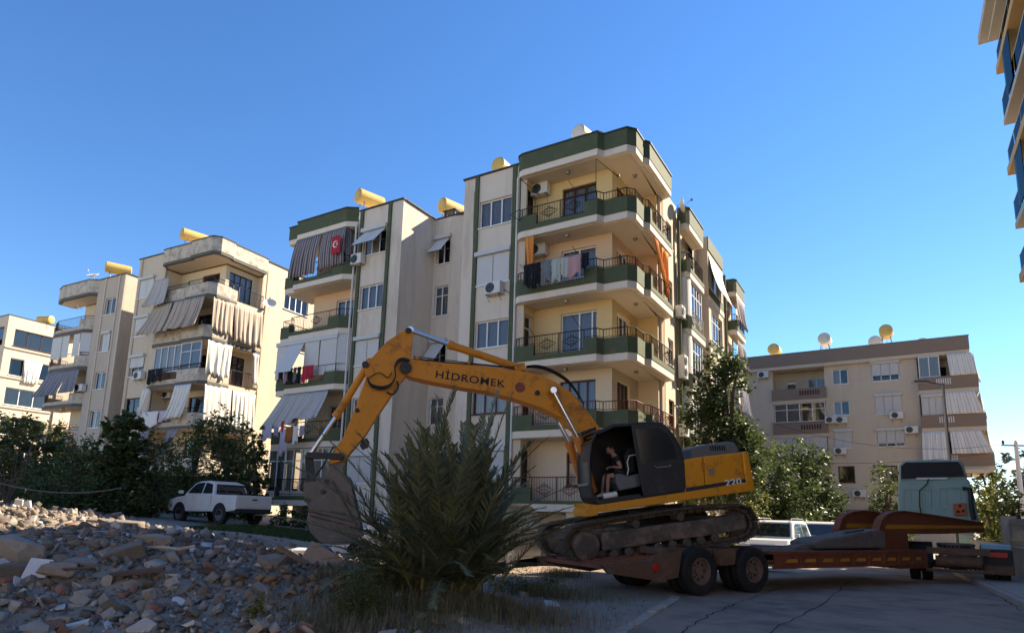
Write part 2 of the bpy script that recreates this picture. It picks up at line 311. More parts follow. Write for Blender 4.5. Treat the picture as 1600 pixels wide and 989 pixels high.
def drape(fr,face,c,top,bot,d0,d1,label,m,group='cloth sun curtains on the balconies',amp=.05,per=.35,nv=8,belly=.0,name='balcony_curtain',cat='curtain',rag=.0,loc0=None):
    """cloth between a top edge (u0,u1,z) at outward distance d0 and a bottom edge at d1"""
    u0,u1,zt=top[:3]; b0,b1,zb=bot[:3]; zb2=bot[3] if len(bot)>3 else zb; ph=random.random()*6; org=Vector(FP(face,c,(u0+u1)/2,zt,d0)); n=max(10,int(abs(u1-u0)/per*8)); rg=[random.random() for _ in range(40)]
    def fn(a,b):
        v=1-b; u=(u0+(u1-u0)*a)*(1-v)+(b0+(b1-b0)*a)*v; zz=zt+((zb+(zb2-zb)*a)-zt)*v+rag*v*(rg[int(a*12)]-.5)
        aw=a*abs(u1-u0)/per; d=d0+(d1-d0)*v+belly*math.sin(v*PI)+amp*(.25+v*.9)*(math.sin(aw*2*PI+ph+1.6*math.sin(a*5+ph)+v*.9)+.7*mn0.noise(Vector((aw*1.7,v*1.5,ph)))+.5*mn0.noise(Vector((aw*4,v*3,ph))))-.25*(1 if d1>.3 else .3)*math.sin(v*PI)*.3
        u+=amp*.4*math.sin(a*31+v*2+ph); return Vector(FP(face,c,u,zz,d))-org
    mb=MB(); mb.grid(fn,n,nv); t=mb.build(name,M[m],None,smooth=True,solid=.01); setuv(t,n,nv)
    t.location=fr.O+fr.ex*org.x+fr.ey*org.y+Vector((0,0,org.z)); t.rotation_euler=(0,0,-R(fr.az)); tag(t,label,cat,group); return t
def garment(fr,face,c,u,z,wd,ht,d,label,m,kind='cloth'):
    org=Vector(FP(face,c,u,z,d)); ph=random.random()*6
    def fn(a,b):
        v=1-b; x=(a-.5)*wd*(1-.12*math.sin(v*3)); zz=-v*ht*(1-.1*math.cos(a*6+ph))
        if kind=='trousers' and v>.35 and abs(a-.5)<.08: zz=-.35*ht
        dd=.03*math.sin(a*9+ph)*(.3+v)
        return Vector(FP(face,0,x,zz,dd))
    mb=MB(); mb.grid(fn,12,6); nm='hanging_'+('trousers' if kind=='trousers' else 'laundry')
    t=mb.build(nm,M[m],None,smooth=True,solid=.012); t.location=fr.O+fr.ex*org.x+fr.ey*org.y+Vector((0,0,org.z)); t.rotation_euler=(0,0,-R(fr.az)); tag(t,label,'laundry','laundry hanging from the balconies'); return t
M['cl_black']=mat('cloth_black',(.012,.012,.016),.95,.2,8,.1); M['cl_grey']=mat('cloth_grey',(.16,.18,.19),.95,.2,8,.1); M['cl_pale']=mat('cloth_pale',(.38,.42,.38),.95,.2,8,.1)
M['cl_pink']=mat('cloth_pink',(.45,.27,.27),.95,.2,8,.1); M['cl_red']=mat('cloth_red',(.42,.03,.05),.95,.2,8,.1); M['cl_white']=mat('cloth_white',(.68,.66,.63),.95,.1,8,.1)
M['cl_purple']=mat('cloth_purple',(.3,.25,.34),.95,.2,8,.1); M['cl_orange']=mat('cloth_orange',(.72,.27,.06),.9,.15,4,.1); M['cl_brown']=mat('cloth_brown',(.3,.12,.03),.9,.15,4,.1); M['cl_lilac']=mat('cloth_lilac',(.48,.42,.5),.9,.15,4,.1)
M['st_dark']=stripemat('striped_dark',(.07,.06,.065),(.34,.29,.29),16); M['st_beige']=stripemat('striped_beige',(.48,.39,.30),(.27,.21,.17),12,thr=.7); M['st_white']=stripemat('striped_white',(.74,.71,.64),(.5,.46,.4),10,thr=.8)
M['st_blue']=stripemat('striped_blue',(.15,.16,.2),(.3,.28,.29),13); M['sheet_grey']=stripemat('sheet_grey',(.46,.43,.40),(.36,.32,.29),8,thr=.8)
# ================================================================ terrain
def sstep(a,b,x): t=min(1,max(0,(x-a)/(b-a))); return t*t*(3-2*t)
def gz(x,y):
    z=.8*sstep(-1.5,-11,x)*sstep(9,20,y)
    z+=max(0,min(.75,(-11.6-x)*.075))*sstep(9,18,y)
    # rubble heap in the left foreground
    z+=.95*math.exp(-(((x+6.5)/4.2)**2+((y-11.2)/3.6)**2))*(1 if x<-6.5 else 1)
    z+=.9*math.exp(-(((x+12.5)/4.5)**2+((y-15)/3.5)**2))
    z+=.25*math.exp(-(((x+1.1)/1.8)**2+((y-9.8)/2.2)**2))
    if y<8: z*=sstep(2.0,8,y)
    return z*sstep(2.2,-.8,x)
from mathutils import noise as mn
def gzn(x,y):
    z=gz(x,y); rr=sstep(1.5,-1.5,x)*(1-sstep(18,24,y))
    if rr>0: z+=rr*(.14*mn.noise(Vector((x*.9,y*.9,0)))+.07*mn.noise(Vector((x*2.7,y*2.7,3)))+.03*mn.noise(Vector((x*7,y*7,5))))
    return z
M['dirt']=mat('dirt',(.33,.27,.205),.95,.3,1.3,.6,25,stain=(.21,.17,.13),stain_amt=.6,stain_scale=.5)
M['rubble_fines']=mat('rubble_fines',(.27,.215,.16),.95,.35,2.5,.9,18,stain=(.27,.17,.09),stain_amt=.6,stain_scale=.7)
M['asphalt']=mat('asphalt',(.33,.25,.185),.9,.18,1.1,.5,120,stain=(.15,.115,.09),stain_amt=.75,stain_scale=.6,lo=.46,hi=.62)
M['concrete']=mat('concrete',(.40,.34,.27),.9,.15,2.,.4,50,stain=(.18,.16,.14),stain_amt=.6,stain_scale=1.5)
def axis(lo,hi,fine0,fine1,f,c):
    a=[fine0]; 
    while a[-1]<fine1: a.append(a[-1]+f)
    s=c
    while a[-1]<hi: a.append(a[-1]+s); s*=1.35
    b=[fine0]; s=c
    while b[-1]>lo: b.append(b[-1]-s); s*=1.35
    return b[:0:-1]+a
xs=axis(-900,900,-17,3,.2,.6); ys=axis(-60,1200,2,24,.2,.6)
me=bpy.data.meshes.new('ground'); nx,ny=len(xs),len(ys); vv=[(x,y,gzn(x,y)) for x in xs for y in ys]; ff=[(i*ny+j,(i+1)*ny+j,(i+1)*ny+j+1,i*ny+j+1) for i in range(nx-1) for j in range(ny-1)]
me.from_pydata(vv,[],ff); g=link('ground',me,M['dirt'],kind='structure'); me.materials.append(M['rubble_fines'])
for p in me.polygons:
    c=p.center
    if c.x<1.2 and 2<c.y<21: p.material_index=1
# road
def xl(y):
    P_=[(-30,-2.5),(5,.9),(9.5,1.75),(13.5,3.6),(16.6,3.8),(18.4,-.5),(19.2,-1.2),(200,-1.2)]
    for (a,b),(c,d) in zip(P_,P_[1:]):
        if a<=y<=c: return b+(d-b)*(y-a)/(c-a)
ry=[-30,-10,0,3,5,6,7,8,9,9.5,10,10.5,11,11.5,12,12.5,13,13.5,14,15,16,16.6,17,17.5,18,18.4,19.2,20,22,25,30,40,60,90,140,200]
mb=MB(); 
for y in ry:
    for k in range(9): x=xl(y)+(60-xl(y))*(k/8)**2+(.06*mn.noise(Vector((0,y*2,1))) if k==0 else 0); mb.v.append((x,y,gz(x,y)+.006))
for i in range(len(ry)-1):
    for k in range(8): q=i*9+k; mb.f.append((q,q+1,q+10,q+9))
mb.build('road',M['asphalt'],kind='structure')
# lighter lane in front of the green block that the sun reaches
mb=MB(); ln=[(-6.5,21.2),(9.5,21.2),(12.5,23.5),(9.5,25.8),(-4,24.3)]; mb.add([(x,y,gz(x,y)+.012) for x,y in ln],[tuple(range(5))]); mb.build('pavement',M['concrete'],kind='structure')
# kerb stones along the torn pavement edge
ks=thing('kerb','broken line of kerb stones along the road edge beside the dirt','kerb',(0,0,0)); 
for i in range(9):
    y0=8.2+i*.62; y1=y0+.58; a,b=Vector((xl(y0)-.02,y0,0)),Vector((xl(y1)-.02,y1,0)); d=(b-a).normalized(); L_=(b-a).length; M4=Matrix.Translation(a+Vector((random.uniform(-.02,.02),0,0)))@Matrix.Rotation(math.atan2(d.y,d.x)+random.uniform(-.04,.04),4,'Z')
    mb=MB(); mb.box(0,L_-.02,-.02,.16,-.12,.035+random.uniform(-.015,.015),M4); mb.build('kerb_stone',M['concrete'],ks,bevel=.012)
# pavement on the right of the road
mb=MB(); d=Vector((.47,.883)); p0=Vector((8.0,8.3)); n=Vector((.883,-.47)); 
q=[p0-d*8,p0+d*30,p0+d*30+n*2.4,p0-d*8+n*2.4]; mb.prism([tuple(x) for x in q],-.1,.13); mb.build('sidewalk',M['concrete'],kind='structure')
mb=MB(); q=[p0-d*8-n*.17,p0+d*30-n*.17,p0+d*30-n*.01,p0-d*8-n*.01]; mb.prism([tuple(x) for x in q],-.1,.12); mb.build('sidewalk_kerb',M['concrete'],kind='structure')
# ================================================================ green balcony apartment block
a0=atY(814,361.7,25.5); B1=Frame((a0.x,a0.y),31.)
LV=[2.05,4.93,7.79,10.65,13.51,16.37]; TOP=16.88
b1=thing('apartment_block','cream apartment block with green balcony parapets and a chamfered corner, behind the excavator','apartment building',fr=B1)
W=lambda c,*q: B1.rect('L',c,*q); WR=lambda c,*q: B1.rect('R',c,*q)
def holes_of(lst): return [h for h in lst]
GZ=-.3
# --- core behind every opening, also the roof deck
core=MB(); ins=.42
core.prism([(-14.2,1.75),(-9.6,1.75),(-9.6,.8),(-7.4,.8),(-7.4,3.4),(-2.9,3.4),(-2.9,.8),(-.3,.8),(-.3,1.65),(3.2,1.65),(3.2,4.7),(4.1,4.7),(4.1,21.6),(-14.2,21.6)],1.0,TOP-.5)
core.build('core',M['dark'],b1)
# --- windows on the left faces, from the photograph
rb=.35
bay=[W(rb,748,317,799,357),W(rb,740,405,797,450),W(rb,740,503,795,545)]
bay[0]=(-2.42,-.72,14.3,15.58); bay[1]=(-2.42,-.72,11.58,12.92); bay[2]=(-2.42,-.72,8.7,9.92)
bay+=[(-2.42,-.72,5.8,7.05),(-2.42,-.72,2.9,4.2)]
mb=MB(); wallface(mb,'L',rb,-3.3,.05,GZ,TOP,bay); 
strip=[(-9.55,-8.02,z+.85,z+2.1) for z in (LV[4],LV[3],LV[2],LV[1],LV[0])]
wallface(mb,'L',rb,-9.95,-7.0,GZ,TOP,strip)
well=[(-6.86,-5.98,14.35,15.7),(-6.86,-5.98,11.55,13.15),(-6.86,-5.98,8.7,10.1),(-6.86,-5.98,5.9,7.3),(-6.86,-5.98,2.9,4.3)]
wallface(mb,'L',2.95,-7.0,-5.83,GZ,TOP,well); mb.add([(-5.83,2.95,GZ),(-5.25,3.1,GZ),(-5.25,3.1,TOP),(-5.83,2.95,TOP)],[(0,1,2,3)]); mb.add([(-5.25,3.1,GZ),(-3.2,3.1,GZ),(-3.2,3.1,TOP),(-5.25,3.1,TOP)],[(0,1,2,3)])
mb.add([(-7.0,.35,GZ),(-7.0,2.95,GZ),(-7.0,2.95,TOP),(-7.0,.35,TOP)],[(0,1,2,3)])      # return wall facing right
mb.add([(-3.3,3.1,GZ),(-3.3,.35,GZ),(-3.3,.35,TOP),(-3.3,3.1,TOP)],[(0,1,2,3)])
mb.build('wall',M['plaster'],b1)
for k,r in enumerate(bay):
    if k in(1,4): window(b1,'L',rb,r,2,fill='dark'); shutter(b1,'L',rb,r,cols=2)
    elif k==3: window(b1,'L',rb,r,3,fm='brownframe',fill='curtain_w')
    else: window(b1,'L',rb,r,3)
for k,r in enumerate(strip):
    if k==0: window(b1,'L',rb,r,3,fill='half'); shutter(b1,'L',rb,(r[0],r[1],r[2],r[3]),tilt=.8,cols=2,low=.0)
    elif k in(2,4): window(b1,'L',rb,r,2,fill='dark'); shutter(b1,'L',rb,r,cols=2)
    else: window(b1,'L',rb,r,3)
for k,r in enumerate(well):
    if k in(0,2): window(b1,'L',2.95,r,2,top=.0,fill='dark'); shutter(b1,'L',2.95,r,tilt=.75,cols=1,low=.15)
    else: window(b1,'L',2.95,r,2,top=.28)
# pilasters
for x in(-2.66,-.66,-9.82,-7.92):
    mb=MB(); mb.box(x,x+.2,.27,.348,GZ,TOP+.06); mb.build('pilaster',M['green'],b1)
mb=MB(); mb.box(-.42,.06,.30,.348,GZ,16.0); mb.build('downpipe_cover',M['plaster_r'],b1)
mb=MB(); mb.tube([(-.36,.24,16.2),(-.36,.24,0)],.05,8); mb.tube([(-9.98,.2,16.2),(-9.98,.2,1)],.05,8); mb.build('downpipe',M['ac'],b1)
# roof coping
mb=MB()
for x0,x1,y in((-3.36,-.1,.35),(-9.95,-6.94,.35)): mb=MB(); mb.box(x0,x1,y-.08,y+.2,TOP+.001,TOP+.07); mb.build('coping',M['coping'],b1)
mb=MB()
mb.box(-7.2,-6.92,.56,3.0,TOP+.001,TOP+.07); mb.box(-6.9,-3.4,2.9,3.2,TOP+.001,TOP+.07); mb.build('coping',M['coping'],b1)
mb=MB(); mb.prism([(-13.9,1.4),(-9.9,1.4),(-9.9,.5),(-7.05,.5),(-7.05,3.15),(-3.2,3.15),(-3.2,.5),(-.2,.5),(-.2,1.3),(3.6,1.3),(3.6,4.3),(4.5,4.3),(4.5,21.9),(-13.9,21.9)],TOP-.45,TOP-.2); mb.build('roof',M['white_slab'],b1)
# --- corner room walls, floor by floor so that each balcony keeps its own paint
back=1.2
FL=[('peach_wall','brownframe'),('peach_wall','brownframe'),('yellow_wall','pvc'),('orange_wall','pvc'),('yellow_wall','brownframe')]
WN=[(895,702),(862,592),(862,490),(863,392),(865,293)]
for k in range(5):
    z0=LV[k]; z1=LV[k+1]-.28; wm,fm=FL[k]
    h=(1.35,2.95,z0+.12 if k in(2,) else z0+.85,z0+2.15)
    if k==2: h=(1.35,3.0,z0+.1,z0+2.2)
    if k==0: h=(1.7,2.95,z0+.75,z0+2.1)
    hr=(1.75,3.15,z0+.05,z0+2.15); hd=(.42,1.08,z0+.03,z0+2.2)
    mb=MB(); wallface(mb,'L',back,.05,3.66,z0,z1,[h]); wallface(mb,'R',3.66,back,4.25,z0,z1,[hr]); wallface(mb,'L',4.25,3.66,4.56,z0,z1); wallface(mb,'R',.05,.35,back,z0,z1,[hd])
    mb.build('balcony_wall',M[wm],b1)
    window(b1,'L',back,h,{0:2,1:4,2:2,3:2,4:3}[k],top=.25 if k in(0,4) else 0,fm=fm,fill='curtain_w' if k in(0,) else 'curtain',split=[0,.5,.85,1] if k==2 else None)
    window(b1,'R',3.66,hr,3,top=.0,fm=fm,sill=False); window(b1,'R',.05,hd,1,top=.22,fm=fm,fill='dark',sill=False,name='door')
mb=MB(); wallface(mb,'L',back,.05,3.66,GZ,LV[0]-.28); wallface(mb,'R',3.66,back,4.25,GZ,LV[0]-.28); wallface(mb,'L',4.25,3.66,4.56,GZ,LV[0]-.28); mb.box(2.2,2.6,.2,.6,GZ,LV[0]-.29); mb.build('ground_floor_wall',M['peach_wall'],b1)
# --- corner balconies
path=[(-.35,.34),(-.22,.1),(0,0),(.75,0),(2.95,0),(3.5,0),(3.67,.3),(4.65,.3),(4.92,.62),(4.92,1.5),(5.1,1.74),(5.1,1.95),(5.1,4.75),(4.56,4.95)]
bk=[(4.57,4.95),(4.57,4.24),(3.65,4.24),(3.65,1.19),(.04,1.19),(.04,.345)]
seg=['H','H','H','L','H','H','H','H','H','H','H','L','L']
for k in range(5):
    rm='redrail' if k<2 else 'rail'; sg=list(seg)
    if k==0: sg=['H','H','H','G','G','G','G','G','G','G','G','G','G']
    s=balcony(b1,path,bk,LV[k],sg,rm=rm,inset=True)
    if k==0:
        q=mitre(path,.05); q2=mitre(path,-.02); mb=MB()
        for i in range(3,12): mb.prism([tuple(q2[i]),tuple(q2[i+1]),tuple(q[i+1]),tuple(q[i])],LV[0]+.001,LV[0]+.13)
        mb.build('kerb',M['green'],s)
    mb=MB(); mb.lathe([(0,-.09),(.08,-.09),(.1,0)],(1.9,.6,LV[k]-.31),'z',12); mb.lathe([(0,-.09),(.08,-.09),(.1,0)],(4.3,2.2,LV[k]-.31),'z',12); mb.build('ceiling_lamp',M['metal'],s)
s=fascia(b1,path,bk,LV[5],.7,'green','white_slab')
mb=MB(); mb.lathe([(0,-.09),(.08,-.09),(.1,0)],(1.9,.6,LV[5]-.31),'z',12); mb.lathe([(0,-.09),(.08,-.09),(.1,0)],(4.3,2.2,LV[5]-.31),'z',12); mb.build('ceiling_lamp',M['metal'],s)
# --- right-hand facade
rw=[]
for k in range(5):
    rw.append((5.7,6.55,LV[k]+.75,LV[k]+2.0))
mb=MB(); wallface(mb,'R',4.56,4.25,7.35,GZ,TOP,rw); wallface(mb,'R',4.56,10.3,11.4,GZ,TOP); wallface(mb,'R',4.56,15.0,18.4,GZ,TOP); wallface(mb,'R',4.56,21.2,22,GZ,TOP)
bl=[(11.9,14.5,LV[k]+.5,LV[k]+2.25) for k in range(1,5)]
wallface(mb,'R',5.08,11.4,14.9,GZ,TOP,bl); wallface(mb,'L',11.4,4.5,5.08,GZ,TOP)
mb.add([(5.08,14.9,GZ),(4.56,15.0,GZ),(4.56,15.0,TOP),(5.08,14.9,TOP)],[(0,1,2,3)]); mb.build('wall',M['plaster_r'],b1)
for k,r in enumerate(rw): window(b1,'R',4.56,r,2,fm='brownframe' if k<2 else 'pvc')
for k,r in enumerate(bl):
    window(b1,'R',5.08,r,4,top=.25,fill='curtain' if k<2 else 'curtain_w')
    mb=MB(); fbox(mb,'R',5.08,11.4,14.9,LV[k+1]-.28,LV[k+1]-.02,.002,.05); mb.build('string_course',M['white_slab'],b1)
    mb=MB(); fbox(mb,'R',5.08,11.5,14.85,LV[k+1]+.0,LV[k+1]+.42,.003,.04); mb.build('green_panel',M['green'],b1)
for x in(11.4,11.9): pass
mb=MB(); fbox(mb,'R',5.08,11.4,14.9,TOP-.75,TOP,.002,.05); mb.build('parapet_panel',M['green'],b1)
mb=MB()
for y in(4.5,4.62,4.78,4.95): mb.box(4.5,4.66,y,y+.07,GZ,16.1)
mb.build('fluted_column',M['plaster_r'],b1)
mb=MB(); mb.tube([(4.72,7.15,16.0),(4.72,7.15,0)],.09,8); mb.tube([(5.15,15.05,15.9),(5.15,15.05,0)],.09,8); mb.build('rain_pipe',M['green'],b1)
# second and third balcony stacks on the right-hand facade
for (ya,yb,sgk) in((7.5,10.3,0),(18.4,21.15,1)):
    pth=[(4.56,ya),(5.0,ya),(5.12,ya+.2),(5.12,yb),(4.56,yb+.02)]; bb=[(4.57,yb),(4.57,ya)]
    mb=MB(); wallface(mb,'R',4.3,ya-.15,yb+.15,GZ,TOP-.6); mb.build('balcony_wall',M['peach_wall'],b1)
    for k in range(5):
        glazed=(k in(0,1,2,3) and sgk==0)
        s=balcony(b1,pth,bb,LV[k],['H','H','L' if not(sgk==0 and k in(2,)) else 'L','N'],inset=True,hi=.62,rm='whiterail' if (sgk==0 and k==3) else 'rail')
        if glazed and k!=3+1 and not (k==4):
            r=(ya+.25,yb-.1,LV[k]+.66,LV[k+1]-.3); window(b1,'R',5.02,r,5,top=.3,fill='curtain',d=-.02,sill=False)
            mb=MB(); mb.lathe([(.52,0),(.52,LV[k+1]-.3-LV[k]-.66)],(4.56,ya+.3,LV[k]+.66),'z',24); mb.box(4.5,5.0,ya+.02,ya+.06,LV[k]+.66,LV[k+1]-.29); mb.build('rounded_bay',M['ac'],b1)
    fascia(b1,pth,bb,LV[5]-.35,.78,'green','white_slab')
# --- left balcony block
inner=1.3
for k in range(5):
    z0=LV[k]; z1=LV[k+1]-.28; h=(-12.2,-10.4,z0+.75,z0+2.05)
    mb=MB(); wallface(mb,'L',inner,-13.94,-9.95,z0,z1,[h]); wallface(mb,'R',-9.95,.35,inner,z0,z1); mb.build('balcony_wall',M['orange_wall' if k>1 else 'peach_wall'],b1); window(b1,'L',inner,h,3,fill='curtain')
mb=MB(); mb.box(-13.95,-13.7,1.32,21.6,GZ+1,TOP-.2); mb.box(-9.96,-9.7,.36,1.3,1.0,TOP-.3); mb.build('side_wall',M['plaster'],b1)
mb=MB(); mb.box(-10.4,-9.96,.1,1.3,GZ,LV[0]-.29); mb.box(-12.5,-10.4,1.25,1.35,GZ,LV[0]-.29); 
for x in(-14.3,-13.4): mb.box(x,x+.25,.5,.75,GZ,LV[0]-.285)
mb.build('column',M['peach_wall'],b1)
lp=[(-15.2,2.2),(-15.2,.28),(-14.35,.28),(-14.22,0),(-13.2,0),(-11.3,0),(-10.55,0),(-10.0,.34)]
lbk=[(-9.96,1.31),(-13.96,1.31),(-13.96,2.2)]
for k in range(5):
    balcony(b1,lp,lbk,LV[k],['H','H','H','L','L','H','H'],inset=True)
fascia(b1,lp,lbk,LV[5],.72,'green','white_slab')
# F2 closed shutters, F0 glazed
z0=LV[2]; 
for (u0,u1,tl) in((-15.1,-14.3,0),(-14.25,-13.0,.75),(-12.95,-11.85,0),(-11.8,-10.6,0)): shutter(b1,'L',.1,(u0,u1,z0+.55,LV[3]-.5),tilt=tl,box=False,cols=1)
mb=MB(); mb.box(-15.15,-10.55,.0,.16,LV[3]-.5,LV[3]-.281); mb.prism([(-10.58,.06),(-10.58,.16),(-10.02,.5),(-10.02,.38)],z0+.1,LV[3]-.281); mb.build('shutter_housing',M['shutter'],b1)
z0=LV[0]; window(b1,'L',.22,(-15.15,-13.9,z0+.4,LV[1]-.3),2,top=.25,fill='curtain',d=.0,sill=False); window(b1,'L',.22,(-13.9,-12.7,z0+.4,LV[1]-.3),2,top=.25,fill='half',d=.0,sill=False); window(b1,'L',.22,(-12.7,-10.5,z0+.4,LV[1]-.3),3,top=.25,fill='curtain_w',d=.0,sill=False)
mb=MB(); mb.box(-15.15,-10.5,.24,.36,z0+.1,z0+.4); mb.build('sill_wall',M['white_slab'],b1)
# ---------------------------------------------------------------- things on it
ac_unit(B1,'L',.35,776,453,'air conditioner under the shuttered bay window beside the fourth-floor washing line')
ac_unit(B1,'L',1.2,848,300,'air conditioner on the wall of the topmost corner balcony',w_=.85)
ac_unit(B1,'L',1.2,844,394,'air conditioner behind the washing line and orange curtain',w_=.85)
ac_unit(B1,'L',.35,564,408,'air conditioner beside the raised shutter and the red flag',w_=.7)
ac_unit(B1,'L',.35,532,771,'air conditioner low on the wall behind the excavator bucket',w_=.7)
ac_unit(B1,'R',4.56,1056,489,'small air conditioner on the sunlit side wall beside the corner balconies',w_=.6)
ac_unit(B1,'R',4.56,1059,575,'double-fan air conditioner on the sunlit side wall',w_=.6,dbl=True,off=.1)
ac_unit(B1,'R',4.56,1060,673,'pale air conditioner on the side wall just above the engine hood',w_=.65,off=.1)
u,z=B1.RF(1053,325,4.56); dish(B1,(4.75,u,16.3),'grey satellite dish on the sunlit corner wall of the green block',r=.36,rz=R(115),tilt=12)
def roofat(px,py,D,frame): 
    p=atY(px,py,D)-frame.O; return (p.dot(frame.ex),p.dot(frame.ey),p.z)
tankpx(B1,578,313,1.6,TOP,'yellow water tank on the roof above the raised shutter',R(74),r=.40,L_=1.5)
tankpx(B1,706,327,4.0,TOP-.3,'yellow water tank beside the small chimney in the recess roof',R(74),r=.42,L_=1.4)
tankpx(B1,788,266,1.6,TOP-.3,'water tank just showing over the parapet of the bay',R(90),r=.36,L_=1.2)
tankpx(B1,915,216,1.5,TOP-.1,'pale water tank just showing over the topmost green fascia',R(80),'tank_w',r=.36,L_=1.2)
t=thing('roof_chimney','small chimney with dark metal cowl on the recess roof','chimney',(-6.2,3.3,TOP+.02),fr=B1)
mb=MB(); 
for x in(-.3,.3):
    for y in(-.2,.2): mb.box(x-.05,x+.05,y-.05,y+.05,0,.38)
mb.build('leg',M['coping'],t); mb=MB(); mb.box(-.42,.42,-.32,.32,.38,.44); mb.build('cowl',M['coping'],t,bevel=.01)
# awnings, curtains and laundry
drape(B1,'L',.0,(-14.2,-12.3,16.05),(-14.6,-12.4,13.85),.0,.12,'dark striped balcony curtain, left half, under the top left green fascia','st_dark',belly=.1)
drape(B1,'L',.0,(-12.2,-10.5,16.05),(-12.3,-10.45,14.0),.0,.1,'dark striped balcony curtain, right half, beside the red flag','st_dark',belly=.1)
drape(B1,'R',-10.5,(.05,.9,16.05),(.05,.9,14.1),.0,.12,'dark striped curtain closing the right end of the top left balcony','st_dark')
t=thing('flag','red flag with white crescent and star hung on the striped curtain','flag',(-10.78,-.36,14.5),fr=B1); mb=MB(); mb.grid(lambda a,b:(a*.62-.31,.02*math.sin(a*9),b*.95),10,4); mb.build('flag_cloth',M['cl_red'],t,smooth=True,solid=.008)
mb=MB(); n=20
for k in range(n):
    a0_,a1_=R(50+k*260/n),R(50+(k+1)*260/n); mb.add([(-.0+.19*math.cos(a0_),-.03,.5+.19*math.sin(a0_)),(.0+.19*math.cos(a1_),-.03,.5+.19*math.sin(a1_)),(.04+.14*math.cos(a1_),-.03,.5+.14*math.sin(a1_)),(.04+.14*math.cos(a0_),-.03,.5+.14*math.sin(a0_))],[(0,3,2,1)])
pts=[((.1 if i%2==0 else .04)*math.cos(R(18+36*i))+.12,-.035,.5+(.1 if i%2==0 else .04)*math.sin(R(18+36*i))) for i in range(10)]; mb.add(pts,[tuple(range(10))]); mb.build('crescent_and_star',M['cl_white'],t)
drape(B1,'L',.0,(-14.2,-12.2,LV[2]-.32),(-15.1,-12.4,LV[1]+.75),.0,.7,'grey cloth awning slung out over the laundry, left sheet','sheet_grey',belly=.05,amp=.06,per=.5,rag=.25)
drape(B1,'L',.0,(-12.3,-10.9,LV[2]-.32),(-12.8,-10.7,LV[1]+.95),.0,.8,'grey cloth awning slung out over the laundry, right sheet','sheet_grey',belly=.05,amp=.06,per=.5,rag=.3)
drape(B1,'L',.05,(.2,.62,LV[4]-.3),(.36,.56,LV[4]-2.0),.05,.0,'orange curtain tied up at the left end of the balcony with washing','cl_orange',amp=.04,per=.14)
drape(B1,'R',5.05,(2.3,3.0,LV[4]-.3),(3.9,4.1,LV[3]+.9),.0,.0,'orange curtain gathered at the sunny side of the corner balcony, front strip','cl_orange',amp=.05,per=.2)
drape(B1,'R',5.05,(3.4,4.3,LV[4]-.3),(3.9,4.3,LV[3]+.5),.0,.0,'orange curtain gathered at the sunny side of the corner balcony, rear strip','cl_orange',amp=.05,per=.2)
for i,(u,wd,ht,mm,kd,lb) in enumerate([(.62,.42,.95,'cl_black','cloth','black shirt at the left end of the corner balcony washing line'),(1.02,.42,1.0,'cl_black','trousers','black trousers on the corner balcony washing line'),(1.48,.45,.95,'cl_grey','trousers','grey trousers on the corner balcony washing line'),(1.92,.42,.95,'cl_pale','cloth','pale grey-green shirt on the corner balcony washing line'),(2.3,.35,.8,'cl_pale','cloth','pale top next to the pink towel on the washing line'),(2.72,.62,.85,'cl_pink','cloth','pink towel on the corner balcony washing line'),(3.2,.32,.6,'cl_black','cloth','dark cloth right of the pink towel')]):
    garment(B1,'L',0,u,LV[3]+1.12,wd,ht,.42,lb,mm,kd)
t=thing('washing_line','metal drying rack arms hung outside the corner balcony','drying rack',(1.9,-.4,LV[3]+1.13),fr=B1); mb=MB(); 
for y in(0,.1,-.1): mb.tube([(-1.6,y,0),(1.6,y,0)],.006,4)
for x in(-1.6,1.6): mb.tube([(x,-.15,0),(x,.4,-.1)],.014,5)
mb.build('wire_frame',M['metal'],t)
for i,(u,wd,ht,mm,lb) in enumerate([(-14.2,.38,.6,'cl_black','black shirt leftmost below the tilted shutter'),(-13.8,.25,.75,'cl_purple','dark violet top below the tilted shutter'),(-13.45,.3,.6,'cl_black','black top below the tilted shutter, right of the violet one'),(-13.1,.22,.75,'cl_grey','grey shirt on the shuttered balcony line'),(-12.8,.28,.8,'cl_black','black dress on the shuttered balcony line'),(-12.35,.42,.8,'cl_red','red checked shirt on the shuttered balcony line'),(-11.95,.35,.65,'cl_red','red top at the right end of the shuttered balcony line')]):
    garment(B1,'L',0,u,LV[2]+1.0,wd,ht,.3,lb,mm)
for i,(u,z,wd,ht,mm,lb) in enumerate([(-14.3,.85,.75,.75,'cl_lilac','lilac sheet hanging below the grey awning, left'),(-13.6,.75,.45,.5,'cl_purple','small violet cloth below the grey awning'),(-13.0,.6,.55,1.25,'cl_lilac','long lilac cloth hanging below the green parapet'),(-13.15,1.0,.22,.6,'cl_red','dark red towel below the grey awning'),(-12.6,.7,.55,.75,'cl_brown','orange-brown shirt below the grey awning'),(-12.15,.7,.35,.85,'cl_white','white sock-shaped cloth right of the brown shirt'),(-11.7,.7,.4,.5,'cl_purple','dark violet cloth at the right end below the grey awning')]):
    garment(B1,'L',0,u,LV[1]+z,wd,ht,.75,lb,mm)
